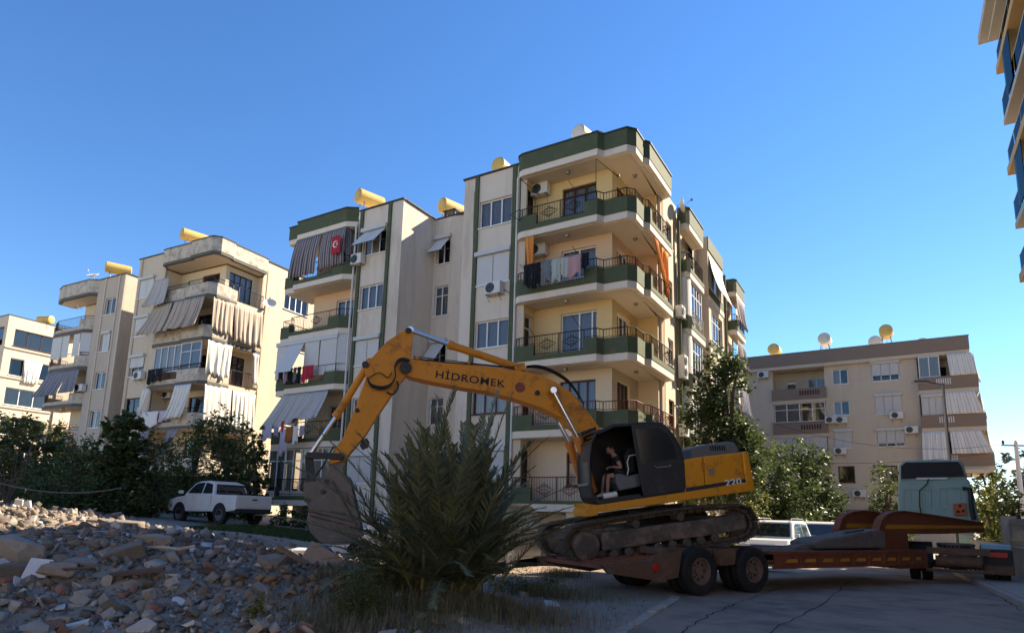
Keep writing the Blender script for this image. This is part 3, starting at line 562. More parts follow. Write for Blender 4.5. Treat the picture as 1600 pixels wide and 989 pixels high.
# striped curtains and laundry on the far right stack
for k,(mm,lb) in enumerate([('st_dark','dark striped curtain on the farthest balcony stack, lower'),('st_dark','dark striped curtain on the farthest balcony stack, upper')]):
    drape(B1,'R',5.12,(18.5,21.0,LV[3+k]+2.2 if k==0 else LV[5]-.7),(18.5,21.3,LV[3+k]+.5),.0,.15,lb,mm)
drape(B1,'R',5.08,(11.6,14.5,LV[5]-.5),(11.6,14.6,LV[4]+.2),.02,.6,'pale awning pushed out on the sunlit side of the green block','shutter',amp=.01)
drape(B1,'R',5.12,(18.5,21.0,LV[3]-.3),(18.5,21.3,LV[2]+.3),.0,.2,'grey striped curtain on the farthest balcony stack, lowest','st_blue')
for k,(py_) in enumerate([0]):
    for (x,zz) in((.1,LV[4]+1.0),(.9,LV[2]+1.0),(2.95,LV[2]+1.0)):
        pass
t=thing('awning_arm','thin bent iron awning pole standing on the topmost corner balcony','awning pole',(3.45,-.0,LV[4]+.9),fr=B1); mb=MB(); mb.tube([(0,0,0),(0,0,1.5),(.75,.4,.75)],.018,5); mb.tube([(.75,.4,.75),(.85,.4,.75)],.04,6); mb.build('pole',M['rail'],t)
t=thing('awning_arm','iron awning frame at the left end of the topmost corner balcony','awning pole',(-.05,-.05,LV[4]+.5),fr=B1); mb=MB(); mb.tube([(0,0,0),(0,0,2.0)],.025,5); mb.tube([(0,0,1.9),(.9,.1,1.0)],.018,5); mb.tube([(0,-.02,.5),(-.35,-.2,.25),(0,-.02,0)],.02,5); mb.build('pole',M['rail'],t)
for i,(x,lv,lb) in enumerate([(.8,2,'thin stick leaning out beside the narrow white balcony door'),(2.9,2,'thin stick leaning out before the white sliding window'),(2.9,3,'thin stick leaning out over the pink towel'),(2.7,4,'thin stick leaning out before the brown top window'),(.8,0,'thin stick leaning out beside the brown ground-floor door')]):
    t=thing('leaning_stick',lb,'stick',(x,-.02,LV[lv]+1.0),fr=B1); mb=MB(); mb.tube([(0,0,0),(-.35,-.25,.6)],.012,5); mb.build('rod',M['rail'],t)
# ================================================================ other blocks
M['carglass0']=mat('window_glass',(.03,.035,.04),.08,.1,2,0,spec=.7)
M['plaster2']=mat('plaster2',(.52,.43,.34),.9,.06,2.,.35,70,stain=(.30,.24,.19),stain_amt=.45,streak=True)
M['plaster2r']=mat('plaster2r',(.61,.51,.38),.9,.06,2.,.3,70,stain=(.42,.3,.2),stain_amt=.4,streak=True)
M['coping2']=mat('coping2',(.12,.115,.10),.8,.1,3,.1)
M['cream']=mat('cream_parapet',(.56,.49,.39),.85,.08,2,.2,60,stain=(.17,.14,.115),stain_amt=.8,stain_scale=2.2,lo=.46,hi=.68)
# ---- second block
p=atY(338,395,38.8); B2=Frame((p.x,p.y),28.)
b2=thing('apartment_block','beige apartment block hung with many pale balcony curtains, second from the green block','apartment building',fr=B2)
L2=[.85+2.83*k for k in range(6)]+[17.75]; L2=[17.95-2.83*(6-k) for k in range(7)]; T2=L2[6]+1.0
xs0,_=B2.LF(225,490,.5); 
x_strip=(-9.0,-5.75)
mb=MB(); sw=[(-8.55,-7.0,z+.85,z+2.15) for z in L2[1:6]]
wallface(mb,'L',.5,x_strip[0],x_strip[1],-.5,T2,sw)
rwin=[(6.3,8.6,z+.9,z+2.1) for z in L2[1:6]]
wallface(mb,'R',-.55,4.3,14,-.5,T2,rwin)
mb.add([(-9.0,.5,-.5),(-9.0,.5,T2),(-9.0,14,T2),(-9.0,14,-.5)],[(0,1,2,3)]); mb.build('wall',M['plaster2r'],b2)
for k,r in enumerate(sw):
    window(b2,'L',.5,r,2,fm='brownframe' if k<2 else 'pvc',fill='dark' if k in(1,3) else 'curtain_w')
    if k in(2,3,4) : shutter(b2,'L',.5,r,low=(0 if k>2 else .6))
for k,r in enumerate(rwin): window(b2,'R',-.55,r,2 if k<4 else 4,fill='curtain')
for k in range(1,6):
    z0=L2[k]; z1=L2[k+1]-.28; h=(-3.4,-1.6,z0+.8,z0+2.1); hr=(1.6,3.6,z0+.3,z0+2.2)
    mb=MB(); wallface(mb,'L',1.6,-5.75,-1.0,z0,z1,[h]); wallface(mb,'R',-1.0,1.6,4.3,z0,z1,[(1.9,3.8,z0+.1,z0+2.2)]); mb.box(-1.0,-.56,4.25,4.4,z0,z1); wallface(mb,'R',-5.7,.5,1.6,z0,z1); mb.build('balcony_wall',M['peach_wall'],b2)
    window(b2,'L',1.6,h,3,fm='brownframe',fill='dark'); window(b2,'R',-1.0,(1.9,3.8,z0+.1,z0+2.2),4,top=.25,fm='brownframe',fill='curtain_w',sill=False)
mb=MB(); mb.prism([(-8.7,.95),(-5.9,.95),(-5.9,2.1),(-1.4,2.1),(-1.4,4.6),(-1,4.6),(-1,13.8),(-8.7,13.8)],-.4,T2-.3); mb.build('core',M['dark'],b2)
mb=MB(); mb.prism([(-8.95,.55),(-5.8,.55),(-5.8,1.65),(-1.05,1.65),(-1.05,4.4),(-.6,4.4),(-.6,13.9),(-8.95,13.9)],T2-.7,T2-.5); mb.build('roof',M['white_slab'],b2)
p2=[(-5.75,.48),(-5.62,.1),(-5.2,.05),(-2.6,.1),(-2.5,-.05),(-.4,-.05),(0,.35),(0,1.3),(-.15,1.5),(-.15,2.0),(-.15,4.2),(-.55,4.25)]; bk2=[(-.56,4.26),(-.99,4.26),(-.99,1.61),(-5.69,1.61),(-5.69,.49)]
for k in range(1,6): balcony(b2,p2,bk2,L2[k],['P','H','L' if k in(2,3) else 'H','H','H','H','H','H','H','G' if k in(5,3) else 'L','L'],pm='cream',sm='plaster2r',band=.2,slab=.3,inset=True,motif=False,hi=.7,rm='rail')
fascia(b2,p2,bk2,L2[6],.95,'cream','coping2',slab=.18)
mb=MB(); 
for x0,x1 in((-9.05,-5.8),): mb.box(x0,x1,.42,.62,T2+.002,T2+.06)
mb.build('coping',M['coping'],b2); mb=MB(); mb.box(-.62,-.47,4.3,14,T2+.002,T2+.06); mb.build('coping',M['coping'],b2)
for x in(-8.75,-5.95): 
    mb=MB(); mb.box(x,x+.18,.44,.498,-.5,T2-.01); mb.build('pilaster',M['plaster2'],b2)
mb=MB(); mb.tube([(-.3,4.42,T2-.8),(-.3,4.42,0)],.06,7); mb.build('downpipe',M['tan_pipe'],b2)
mb=MB(); mb.box(-2.55,-2.3,-.0,.2,L2[1]-.3,L2[1]-.3); 
# glazed corner on the third floor
z0=L2[3]; window(b2,'L',.15,(-5.4,-2.6,z0+.72,L2[4]-.32),4,fill='curtain_w',d=0,sill=False); window(b2,'L',.05,(-2.5,-.5,z0+.72,L2[4]-.32),2,top=.3,fill='curtain',d=0,sill=False)
for a in ((('L',-.1,(-5.9,-4.3,L2[6]-1.3),(-6.4,-4.2,L2[5]-.4),.1,.45,'plain grey-beige sheet hung over the left end of the top balcony of the curtained block'),'sheet_grey'),
          (('L',-.1,(-5.5,-3.6,L2[5]-.3),(-6.2,-3.7,L2[4]+.35),.1,.7,'striped beige curtain slung outward under the top balcony, left of two'),'st_beige'),
          (('L',-.1,(-3.4,-.4,L2[5]-.3),(-3.8,-.4,L2[4]+.45),.1,.6,'striped beige curtain slung outward under the top balcony, beside the building corner'),'st_beige'),
          (('L',-.1,(-2.3,-.7,L2[2]+2.5),(-2.8,-1.1,L2[2]+.35),.1,.4,'white curtain left of the corner on the lower balcony above the trees'),'st_white'),
          (('L',-.1,(-5.6,-4.9,L2[2]+2.5),(-5.9,-5.6,L2[2]+.7),.1,.2,'narrow white curtain tied at the left end of the lower balcony above the trees'),'st_white'),
          (('L',-.1,(-5.3,-4.4,L2[1]+2.5),(-5.5,-5.0,L2[1]+.9),.1,.2,'blue-grey curtain tied back low behind the trees, left'),'st_blue'),
          (('L',-.1,(-2.5,-1.4,L2[1]+2.5),(-3.6,-2.6,L2[1]+.5),.1,.3,'blue-grey curtain tied back low behind the trees, right'),'st_blue')):
    q,mm=a; drape(B2,q[0],q[1],q[2],q[3],q[4],q[5],q[6],mm,amp=.06,per=.4,rag=.12)
for nm,y0,y1,zt,zb,mm,lb,rg in ((0,.2,1.75,L2[5]-.3,L2[4]+.3,'st_beige','sunlit striped curtain on the corner side below the top balcony, narrow front one',.2),(0,1.8,4.1,L2[5]-.3,L2[4]+.1,'st_beige','wide sunlit striped curtain on the corner side below the top balcony',.2),
    (0,.1,1.9,L2[4]-.3,L2[3]+.3,'st_white','white cloth hanging over the open corner of the third balcony',.35),(0,3.6,4.1,L2[4]-.35,L2[3]+.3,'st_white','pale curtain tied back at the far end of the third balcony',.1),
    (0,.2,2.2,L2[3]-.3,L2[2]+.1,'st_white','sunlit white curtain above the trees, front one of two',.15),(0,2.3,4.1,L2[3]-.3,L2[2]+.0,'st_white','sunlit white curtain above the trees, rear one of two',.15)):
    drape(B2,'R',-.05,(y0,y1,zt),(y0+(.1 if y0>1 else 0),y1-(.1 if rg>.3 else 0),zb),.05,.18,lb,mm,amp=.06,per=.4,rag=rg)
garment(B2,'L',-.05,-5.0,L2[3]+.95,.7,.95,.12,'black shirt below the glazed balcony of the curtained block','cl_black'); garment(B2,'L',-.05,-4.2,L2[3]+.95,.75,.85,.12,'black trousers below the glazed balcony of the curtained block','cl_black','trousers')
garment(B2,'L',-.05,-4.6,L2[2]+.95,1.9,1.0,.14,'white towel over the parapet of the lower balcony','cl_white'); garment(B2,'L',-.05,-5.7,L2[2]+1.3,.5,1.2,.2,'lilac cloth at the left end of the lower balcony','cl_lilac'); garment(B2,'L',-.05,-3.2,L2[2]+.95,.8,.7,.14,'patterned cloth beside the white towel on the lower balcony','cl_lilac')
tankpx(B2,304,371,1.3,T2-.3,'yellow water tank on the roof of the curtained block',R(74),r=.40,L_=1.7)
dish(B2,(-.1,4.6,L2[5]+.1),'white satellite dish on the sunlit corner pipe of the curtained block',r=.5,rz=R(50))
ac_unit(B2,'L',.5,222,588,'air conditioner beside the black laundry on the curtained block',w_=.9); ac_unit(B2,'L',1.6,267,617,'air conditioner inside the lower balcony of the curtained block',w_=.9)
# ---- third block
p=atY(145.6,452,46.5); B3=Frame((p.x,p.y),28.)
b3=thing('apartment_block','narrow brownish apartment block with a bare shaded side wall, left of the curtained block','apartment building',fr=B3)
L3=[17.55-2.86*(6-k) for k in range(7)]; T3=L3[6]+.98
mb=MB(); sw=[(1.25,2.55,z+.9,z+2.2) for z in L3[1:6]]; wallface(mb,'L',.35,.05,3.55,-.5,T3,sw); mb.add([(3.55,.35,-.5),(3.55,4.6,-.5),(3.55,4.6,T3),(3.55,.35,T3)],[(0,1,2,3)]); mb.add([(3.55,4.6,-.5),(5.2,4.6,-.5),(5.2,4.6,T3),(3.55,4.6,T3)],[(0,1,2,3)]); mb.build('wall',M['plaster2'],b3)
for k,r in enumerate(sw): 
    window(b3,'L',.35,r,2,fill='half' if k!=3 else 'dark')
    if k==3: shutter(b3,'L',.35,(r[0]+.4,r[1],r[2],r[3]))
for k in range(1,6):
    z0=L3[k]; z1=L3[k+1]-.28; mb=MB(); wallface(mb,'L',1.5,-3.6,.05,z0,z1,[(-1.9,-1.0,z0+.1,z0+2.1)]); wallface(mb,'R',.04,.35,1.5,z0,z1); mb.build('balcony_wall',M['plaster2r'],b3); window(b3,'L',1.5,(-1.9,-1.0,z0+.1,z0+2.1),1,fm='brownframe',fill='dark',sill=False,name='door')
mb=MB(); mb.prism([(-3.5,2.0),(.3,2.0),(.3,.8),(3.2,.8),(3.2,13),(-3.5,13)],-.4,T3-.3); mb.build('core',M['dark'],b3)
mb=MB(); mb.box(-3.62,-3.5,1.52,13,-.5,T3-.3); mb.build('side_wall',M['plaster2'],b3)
mb=MB(); mb.prism([(-3.6,1.55),(.1,1.55),(.1,.4),(3.5,.4),(3.5,13),(-3.6,13)],T3-.6,T3-.4); mb.build('roof',M['white_slab'],b3)
p3=[(-5.4,1.6),(-5.4,.35),(-4.3,0),(-1.2,0),(-.6,0),(.04,.36)]; bk3=[(.05,1.49),(-3.61,1.49),(-3.61,1.6)]
for k in range(1,6): balcony(b3,p3,bk3,L3[k],['H','L','L','H','H'],pm='cream',sm='plaster2',band=.22,slab=.3,inset=True,motif=False,hi=.75,rm='redrail' if k==4 else 'rail')
fascia(b3,p3,bk3,L3[6],1.0,'cream','coping2',slab=.2)
mb=MB(); mb.box(.2,3.62,.28,.45,T3+.002,T3+.06); mb.box(3.45,3.62,.46,4.7,T3+.002,T3+.06); mb.build('coping',M['coping'],b3)
for x in(.95,2.7,3.4): 
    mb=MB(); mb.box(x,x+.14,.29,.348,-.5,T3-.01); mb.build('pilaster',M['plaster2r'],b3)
z0=L3[4]
for a,b in((-4.7,-3.3),(-3.25,-2.3),(-1.75,-.85)): shutter(b3,'L',.06,(a,b,z0+.78,L3[5]-.35),box=False,cols=1)
mb=MB(); mb.prism([(-.8,.02),(-.8,.14),(-.05,.5),(-.05,.38)],z0+.8,L3[5]-.3); mb.build('shutter_housing',M['shutter'],b3)
drape(B3,'L',0,(-4.6,-1.9,L3[4]-.35),(-5.4,-2.4,L3[3]+.6),.05,.5,'dark striped curtain slung outward on the bare-sided block, left sheet','st_blue'); drape(B3,'L',0,(-1.8,-.2,L3[4]-.35),(-2.3,-.1,L3[3]+.75),.05,.3,'dark striped curtain on the bare-sided block, right sheet','st_blue')
tankpx(B3,185,421,1.2,T3-.3,'yellow water tank on the corner of the bare-sided block',R(66),r=.42,L_=1.7)
ac_unit(B3,'L',1.5,128,475,'air conditioner on the top balcony of the bare-sided block',w_=1.0); ac_unit(B3,'L',.35,130,607,'air conditioner beside the dark striped curtain',w_=1.0)
dish(B3,(-.9,.4,T3),'white satellite dish on the roof edge of the bare-sided block',r=.45,rz=R(20),tilt=60)
# ---- far-left sunlit block
p=atY(15,492,62); B0=Frame((p.x,p.y),28.)
b0=thing('apartment_block','sunlit pale yellow apartment block at the far left edge','apartment building',fr=B0)
T0=B0.LF(15,492)[1]; mb=MB(); hs=[]; hr=[]
for k in range(1,6):
    z=T0-3.0*k; hs.append((-5.5,-.6,z-.05,z+1.9)); hr+=[(.7,4.6,z-.0,z+1.75),(9.2,10.6,z+.05,z+1.6)]
wallface(mb,'L',0,-9,0,-.5,T0,hs,depth=1.2); wallface(mb,'R',0,0,16,-.5,T0,hr,depth=.35); mb.build('wall',M['plaster2r'],b0)
mb=MB(); mb.box(-9,-.4,1.15,15.5,-.4,T0-.4); mb.build('core',M['dark'],b0); mb=MB(); mb.box(-9,-.02,.02,16,T0-.3,T0-.2); mb.build('roof',M['white_slab'],b0)
mb=MB(); mb.box(-.13,.04,-.05,16,T0+.002,T0+.08); mb.box(-9,-.14,-.05,.12,T0+.002,T0+.08); mb.build('coping',M['coping'],b0)
for i,r in enumerate(hr): window(b0,'R',0,r,3 if i%2==0 else 1,fill='curtain_w' if i%4!=2 else 'dark',fm='brownframe' if i==0 else 'pvc',d=-.2)
for k,r in enumerate(hs): window(b0,'L',0,(r[0],r[1],r[2]+.6,r[3]),3,fill='half',fm='brownframe' if k==0 else 'pvc',d=-.15)
mb=MB(); mb.tube([(.08,5.2,T0-.6),(.08,5.2,0)],.07,6); mb.build('downpipe',M['coping2'],b0)
for k in range(1,6): 
    mb=MB(); fbox(mb,'R',0,.02,5.0,T0-3*k-.35,T0-3*k-.25,.003,.12); mb.build('string_course',M['plaster2'],b0)
x_=B0.RF(72,494,-.6); tank(B0,(-.6,x_[0],T0-.2),'yellow water tank on the far-left sunlit block',R(20),r=.42,L_=1.5,stand=.35)
drape(B0,'R',.1,(1.9,3.6,T0-3*2+1.8),(2.0,3.3,T0-3*2-.6),.0,.1,'white cloth hanging from a window of the far-left sunlit block','st_white')
shutter(b0,'R',0,(8.0,11.0,T0-9.0,T0-7.3),cols=1,box=False)
# ---- brown-banded block on the right
p=atY(1300,500,51.); B4=Frame((p.x,p.y),32.4)
M['b4wall']=mat('b4_wall',(.58,.49,.37),.9,.06,2.,.35,70,stain=(.36,.29,.21),stain_amt=.35,streak=True); M['b4brown']=mat('b4_brown',(.25,.185,.14),.85,.08,2,.2,60)
b4=thing('apartment_block','tan four-storey apartment block with brown balcony bands, behind the tractor unit','apartment building',fr=B4)
u=lambda px,py: B4.LF(px,py)
T4=u(1360,541.6)[1]; xL=u(1160,563)[0]; xR=u(1512,527)[0]
fs=[T4-1.05-2.9*(k+1) for k in range(5)]   # floor levels of the five storeys from the top
def r4(*q): return B4.rect('L',0,*q)
SC=1468/460.
def c4(a,b,c,d): return r4(1140+a/SC,490+b/SC,1140+c/SC,490+d/SC)
wins=[(c4(510,282,592,348),2,'half',0),(c4(516,438,600,503),2,'half',0),(c4(522,590,615,668),2,'curtain_w',1),(c4(540,760,628,840),2,'dark',0),
 (c4(706,255,848,328),3,'dark',.7),(c4(724,415,862,495),3,'curtain_w',1),(c4(736,585,876,660),3,'dark',.8),(c4(752,757,842,842),3,'half',0),
 (c4(918,207,1035,300),2,'curtain_w',0),(c4(932,385,1065,480),3,'curtain_w',1),(c4(1175,770,1210,812),1,'dark',0)]
brown={3,7,10}
mb=MB(); hl=[w_[0] for w_ in wins[:8]]; xa,xb=c4(200,0,455,10)[:2]; xc=c4(912,0,920,10)[0]
wallface(mb,'L',0,xL-14,xa,-.3,T4); wallface(mb,'L',0,xb,xc,-.3,T4,hl); 
mb.add([(xR-.9,0,-.3),(xR-.9,9,-.3),(xR-.9,9,T4),(xR-.9,0,T4)],[(0,1,2,3)]); wallface(mb,'L',0,xc,xR-.9,-.3,fs[3]+.3,[wins[10][0]])
wallface(mb,'L',0,xa,xb,-.3,fs[2]-.3); mb.build('wall',M['b4wall'],b4)
for i,(r,n,fl,sh) in enumerate(wins[:8]+wins[10:]):
    window(b4,'L',0,r,n,fill=fl,fm='brownframe' if i in(3,7,8) else 'pvc')
    if sh: shutter(b4,'L',0,r,cols=n,low=(r[3]-r[2])*(1-sh) )
    if i==0: pass
wB=xR-xc
for k in range(3):
    z=fs[k]; zt=z+2.62
    # left loggia
    mb=MB(); hh=[(xa+.9,xa+1.7,z+.1,z+1.9),(xa+2.6,xa+4.6,z+.7,z+1.95)]; wallface(mb,'L',1.2,xa,xb,z,zt,hh); mb.add([(xa,0,z),(xa,1.2,z),(xa,1.2,zt),(xa,0,zt)],[(0,1,2,3)]); mb.add([(xb,1.2,z),(xb,0,z),(xb,0,zt),(xb,1.2,zt)],[(0,1,2,3)]); mb.build('loggia_wall',M['b4wall'],b4)
    window(b4,'L',1.2,hh[0],1,fill='curtain',sill=False,name='door'); window(b4,'L',1.2,hh[1],3)
    mb=MB(); mb.box(xa-.1,xb+.1,-.12,1.19,z-.28,z); s=mb.build('balcony',M['b4wall'],b4); mb=MB(); mb.box(xa-.1,xb+.1,-.16,-.02,z+.003,z+.95); mb.build('parapet',M['b4brown'],s); mb=MB()
    for q in range(8): mb.box(xa+2.1+q*.2,xa+2.22+q*.2,-.175,-.161,z+.35,z+.75)
    mb.build('vent_slots',M['brownframe'],s)
    if k>0:
        window(b4,'L',0,(xa+.05,xb-.05,z+1.02,zt),4,top=.3,fill='curtain_w' if k==2 else 'half',d=0,sill=False)
        if k==2: shutter(b4,'L',0,(xa+.05,xb-.05,z+1.02,zt),cols=3,box=False)
    # right corner balconies
    mb=MB(); wallface(mb,'L',1.5,xc,xR-.9,z,zt,[(xc+wB*.45,xc+wB*.57,z+.3,z+2.1)]); mb.build('balcony_wall',M['b4wall'],b4)
    mb=MB(); mb.box(xc,xR+.35+.25*k,-.5,1.49,z-.3,z); mb.box(xR-.9+.01,xR+.35+.25*k,1.5,6.5,z-.3,z); s=mb.build('balcony',M['b4wall'],b4); mb=MB(); mb.box(xc+.0,xR+.36+.25*k,-.53,-.4,z+.003,z+.98); mb.box(xR+.23+.25*k,xR+.36+.25*k,-.39,6.5,z+.003,z+.98); mb.build('parapet',M['b4brown'],s); mb=MB()
    for q in range(7): mb.box(xc+wB*.34+q*.14,xc+wB*.34+.07+q*.14,-.545,-.531,z+.35,z+.8)
    mb.build('vent_slots',M['cl_white'],s)
    if k<2: window(b4,'L',-.4,(xc+.1,xc+wB*.43,z+1.0,zt+.0),2 if k==0 else 3,fill='curtain_w',d=0,sill=False)
    if k==1: shutter(b4,'L',-.4,(xc+.15,xc+wB*.42,z+1.0,zt-.25),cols=3)
    if k<2: drape(B4,'L',-.5,(xc+wB*(.58 if k==0 else .45),xR+.1,zt),(xc+wB*(.6 if k==0 else .46),xR+.3+.2*k,z+.95),.0,.15,['white cloth on the top right corner balcony of the tan block','white cloth on the middle right corner balcony of the tan block'][k],'st_white',amp=.05,per=.6)
    else:
        drape(B4,'L',-.5,(xc+.0,xc+wB*.48,zt),(xc-.1,xc+wB*.5,z+.4),.0,.5,'long white cloth on the lower right balcony of the tan block, left of lamp','st_white',amp=.06,per=.5); drape(B4,'L',-.5,(xc+wB*.5,xR+.2,zt),(xc+wB*.52,xR+.8,z+.9),.0,.3,'white cloth on the lower right balcony of the tan block, right of lamp','st_white',amp=.06,per=.5)
    drape(B4,'R',xR+.2+.2*k,(-.3,2.5,zt),(-.3,2.6,z+.6),.0,.25,['sunlit white cloth on the end wall, top floor of the tan block','sunlit white cloth on the end wall, middle floor of the tan block','sunlit white cloth on the end wall, lower floor of the tan block'][k],'st_white',amp=.08,per=.7,rag=.4)
mb=MB(); mb.box(xL-14,xR,-.35,9,T4-1.3,T4-1.02); s=mb.build('roof_slab',M['b4wall'],b4); mb=MB(); mb.box(xL-14,xR+.02,-.40,-.2,T4-1.0,T4+.02); mb.box(xR-.18,xR+.02,-.19,9,T4-1.0,T4+.02); mb.build('parapet',M['b4brown'],s)
mb=MB(); mb.box(xL-14,xR+.05,-.43,-.15,T4+.022,T4+.07); mb.box(xR-.2,xR+.05,-.149,9,T4+.022,T4+.07); mb.build('coping',M['coping2'],s)
mb=MB(); mb.box(xL-13.5,xR-1.2,1.7,8.8,-.2,T4-1.35); mb.box(xb+.2,xc-.2,.5,1.69,-.2,T4-1.4); mb.build('core',M['dark'],b4)
mb=MB(); mb.box(c4(948,720,949,721)[0],xR+.5,-.9,-.001,fs[3]+2.4,fs[3]+2.65); mb.build('ground_floor_canopy',M['plaster2r'],b4)
uu,zz=u(1342,785); mb=MB(); mb.box(uu-1.2,uu+1.2,-.6,-.001,zz-1.25,zz-.65); mb.build('shop_awning',M['cl_red'],b4); mb=MB(); mb.box(uu-1.4,uu+1.4,-.75,-.001,zz-.64,zz-.55); mb.build('shop_canopy',M['b4brown'],b4)
mb=MB(); mb.box(uu-3.4,uu+1.8,-.004,-.001,zz-3.0,zz-.3); 
for i,(px,py,lb) in enumerate([(1193,586.5,'air conditioner left of the top loggia of the tan block'),(1299,656.5,'left one of the twin air conditioners under the small window of the tan block'),(1315,656.5,'right one of the twin air conditioners under the small window of the tan block'),(1401,649.5,'air conditioner under the middle shuttered window of the tan block'),(1424,672,'air conditioner just left of the lower white cloths of the tan block'),(1313,705,'air conditioner under the half-closed shutter, third floor from top of the tan block'),(1343,771,'air conditioner above the red shop canopy')]):
    ac_unit(B4,'L',0,px,py,lb,w_=.9)
for px,py,mm,lb,st in((1211,560,'tank','orange-yellow water tank at the left of the tan block roof',.55),(1290,550,'tank_w','pale water tank standing tall over the tan block roof',1.0),(1368,540,'tank_w','dark-banded pale water tank beside the tallest yellow one',.25),(1386,540,'tank','tallest yellow-brown water tank on the tan block roof',1.1),(1441,534,'tank_w','water tank barely showing above the tan block parapet',-.35)):
    x_,z_=B4.LF(px,py,1.5); tank(B4,(x_,1.5,T4-.15),lb,R(90),mm,r=.5,L_=1.3,stand=st)
# ---- tall block with glass balconies on the right edge
TW=Frame((26.7,32.0),31.)
M['tower_dark']=mat('tower_dark',(.055,.05,.055),.6,.1,3,.1); M['tower_yellow']=mat('tower_yellow',(.42,.27,.11),.7,.06,3,.1); M['tower_grey']=mat('tower_grey',(.38,.35,.31),.8,.08,3,.1)
M['tealglass']=glassmat('teal_glass',(-.12,.12,.10),.02); M['towerpane']=mat('tower_window',(.015,.02,.025),.25,.1,2,0,spec=.35)
[n for n in M['tealglass'].node_tree.nodes if n.type=='BSDF_GLOSSY'][0].inputs[0].default_value=(.2,.24,.24,1)
tw=thing('apartment_tower','tall dark apartment tower with glass balconies and ochre bands at the right edge','apartment tower',fr=TW)
mb=MB(); mb.box(1.6,16,-34,-.9,0,29.0); mb.build('wall',M['tower_dark'],tw)
for k in range(10):
    z=26.6-3.05*k+.0; yl=(k%2==0)
    if z<1: break
    mb=MB(); mb.box(0 if yl else .1,1.6,-33.5,-.15 if yl else 0,z-.02,z+.42 if yl else z+.3); s=mb.build('balcony',M['tower_yellow' if yl else 'tower_grey'],tw)
    for j in range(8):
        mb=MB(); mb.box(.12,.14,-1.9-j*2-.0,-.1-j*2,z+.45,z+1.45); mb.build('glass_panel',M['tealglass'],s)
    mb=MB(); mb.box(.14,1.5,-.12,-.1,z+.45,z+1.45); mb.build('glass_panel',M['tealglass'],s)
    mb=MB(); mb.tube([(.13,-.1,z+1.47),(.13,-33,z+1.47)],.025,5); mb.build('handrail',M['metal'],s)
    for j in range(6):
        mb=MB(); mb.box(1.55,1.63,-4.5-j*5.2,-1.6-j*5.2,z+.5,z+2.6); w_=mb.build('window',M['metal'],tw); mb=MB(); mb.box(1.535,1.549,-4.4-j*5.2,-1.7-j*5.2,z+.6,z+2.5); mb.build('pane',M['towerpane'],w_)
    if k%2==1: mb=MB(); mb.box(.02,.05,-4.0,-2.1,z+.32,z+3.0); mb.build('screen',M['tealglass'],s)
mb=MB(); mb.box(-.6,16,-34,.3,29.0,29.5); mb.box(-.2,16,-34,-.2,28.7,28.999); mb.build('roof_slab',M['tower_grey'],tw)

M['bounce_row']=mat('bounce_row_plaster',(.66,.58,.46),.9,.06,2.,.2,60)  # unseen row behind the camera, added to bounce warm sunlight onto shaded facades
for i,(x0,x1,y,h) in enumerate(((-62,-34,-16,15),(-31,-6,-24,18),(-3,20,-30,17),(24,50,-30,15))):
    FO=Frame((x0,y),0.); t=thing('apartment_block',['first','second','third','fourth'][i]+' cream apartment block from the left in the unseen row added behind the viewer for warm bounce light','apartment building',fr=FO); mb=MB(); mb.box(0,x1-x0,-12,0,0,h); mb.build('wall',M['bounce_row'],t)
    for k in range(int(h/3)):
        for j in range(int((x1-x0)/3.4)): mb=MB(); mb.box(.9+j*3.4,2.5+j*3.4,0,.05,k*3+1,k*3+2.3); mb.build('window',M['carglass0'],t)
# ================================================================ excavator
class Obl:
    """oblique frame: x along fx, y along l, z along u"""
    def __init__(s,o,fx,l,u): s.o,s.fx,s.l,s.u=Vector(o),fx,l,u
    def mat(s): return Matrix(((s.fx.x,s.l.x,s.u.x,s.o.x),(s.fx.y,s.l.y,s.u.y,s.o.y),(s.fx.z,s.l.z,s.u.z,s.o.z),(0,0,0,1)))
    def t(s,px,py,y=0): p=onpl(px,py,s.o+s.l*y,s.l)-s.o; return (p.dot(s.fx),p.dot(s.u))
ya,pi_=R(10.),R(9.)
fx=Vector((-math.cos(ya)*math.cos(pi_),-math.sin(ya)*math.cos(pi_),-math.sin(pi_))); l_=Vector((0,0,1)).cross(fx).normalized(); u_=fx.cross(l_)
EX=Obl((3.27,15.95,.80),fx,l_,u_)
yel=(.68,.27,.014)
M['ex_yellow']=mat('excavator_yellow',yel,.45,.08,3,.12,40,stain=(.24,.10,.03),stain_amt=.8,stain_scale=3,lo=.53,hi=.68)
M['ex_boom']=mat('excavator_boom_yellow',(.62,.235,.015),.5,.10,2.5,.15,40,stain=(.13,.06,.025),stain_amt=.7,stain_scale=2.4,lo=.52,hi=.68)
M['ex_orange']=mat('excavator_orange',(.50,.16,.02),.45,.12,5,.1,40,stain=(.12,.06,.03),stain_amt=.6,stain_scale=4)
M['ex_black']=mat('excavator_black',(.028,.028,.03),.5,.25,5,.1,stain=(.09,.085,.08),stain_amt=.4,stain_scale=3)
M['track']=mat('track_steel',(.10,.08,.062),.7,.3,6,.4,50,metal=.3,stain=(.19,.12,.08),stain_amt=.55,stain_scale=4)
M['trackframe']=mat('track_frame',(.075,.062,.052),.7,.3,4,.3,40,stain=(.26,.18,.12),stain_amt=.8,stain_scale=1.6,lo=.45,hi=.62)
M['chrome']=mat('chrome_rod',(.75,.75,.75),.15,.03,5,0,metal=1.0)
M['earthy']=mat('bucket_earthy_steel',(.17,.14,.115),.8,.3,4,.5,40,stain=(.29,.25,.21),stain_amt=.8,stain_scale=2.5)
M['hose']=mat('hose',(.015,.015,.016),.5,.2,6,.1); M['grey_plastic']=mat('grey_plastic',(.13,.135,.14),.5,.1,4,.1)
M['smoke']=glassmat('smoked_glass',(-.38,-.38,-.37),.3)
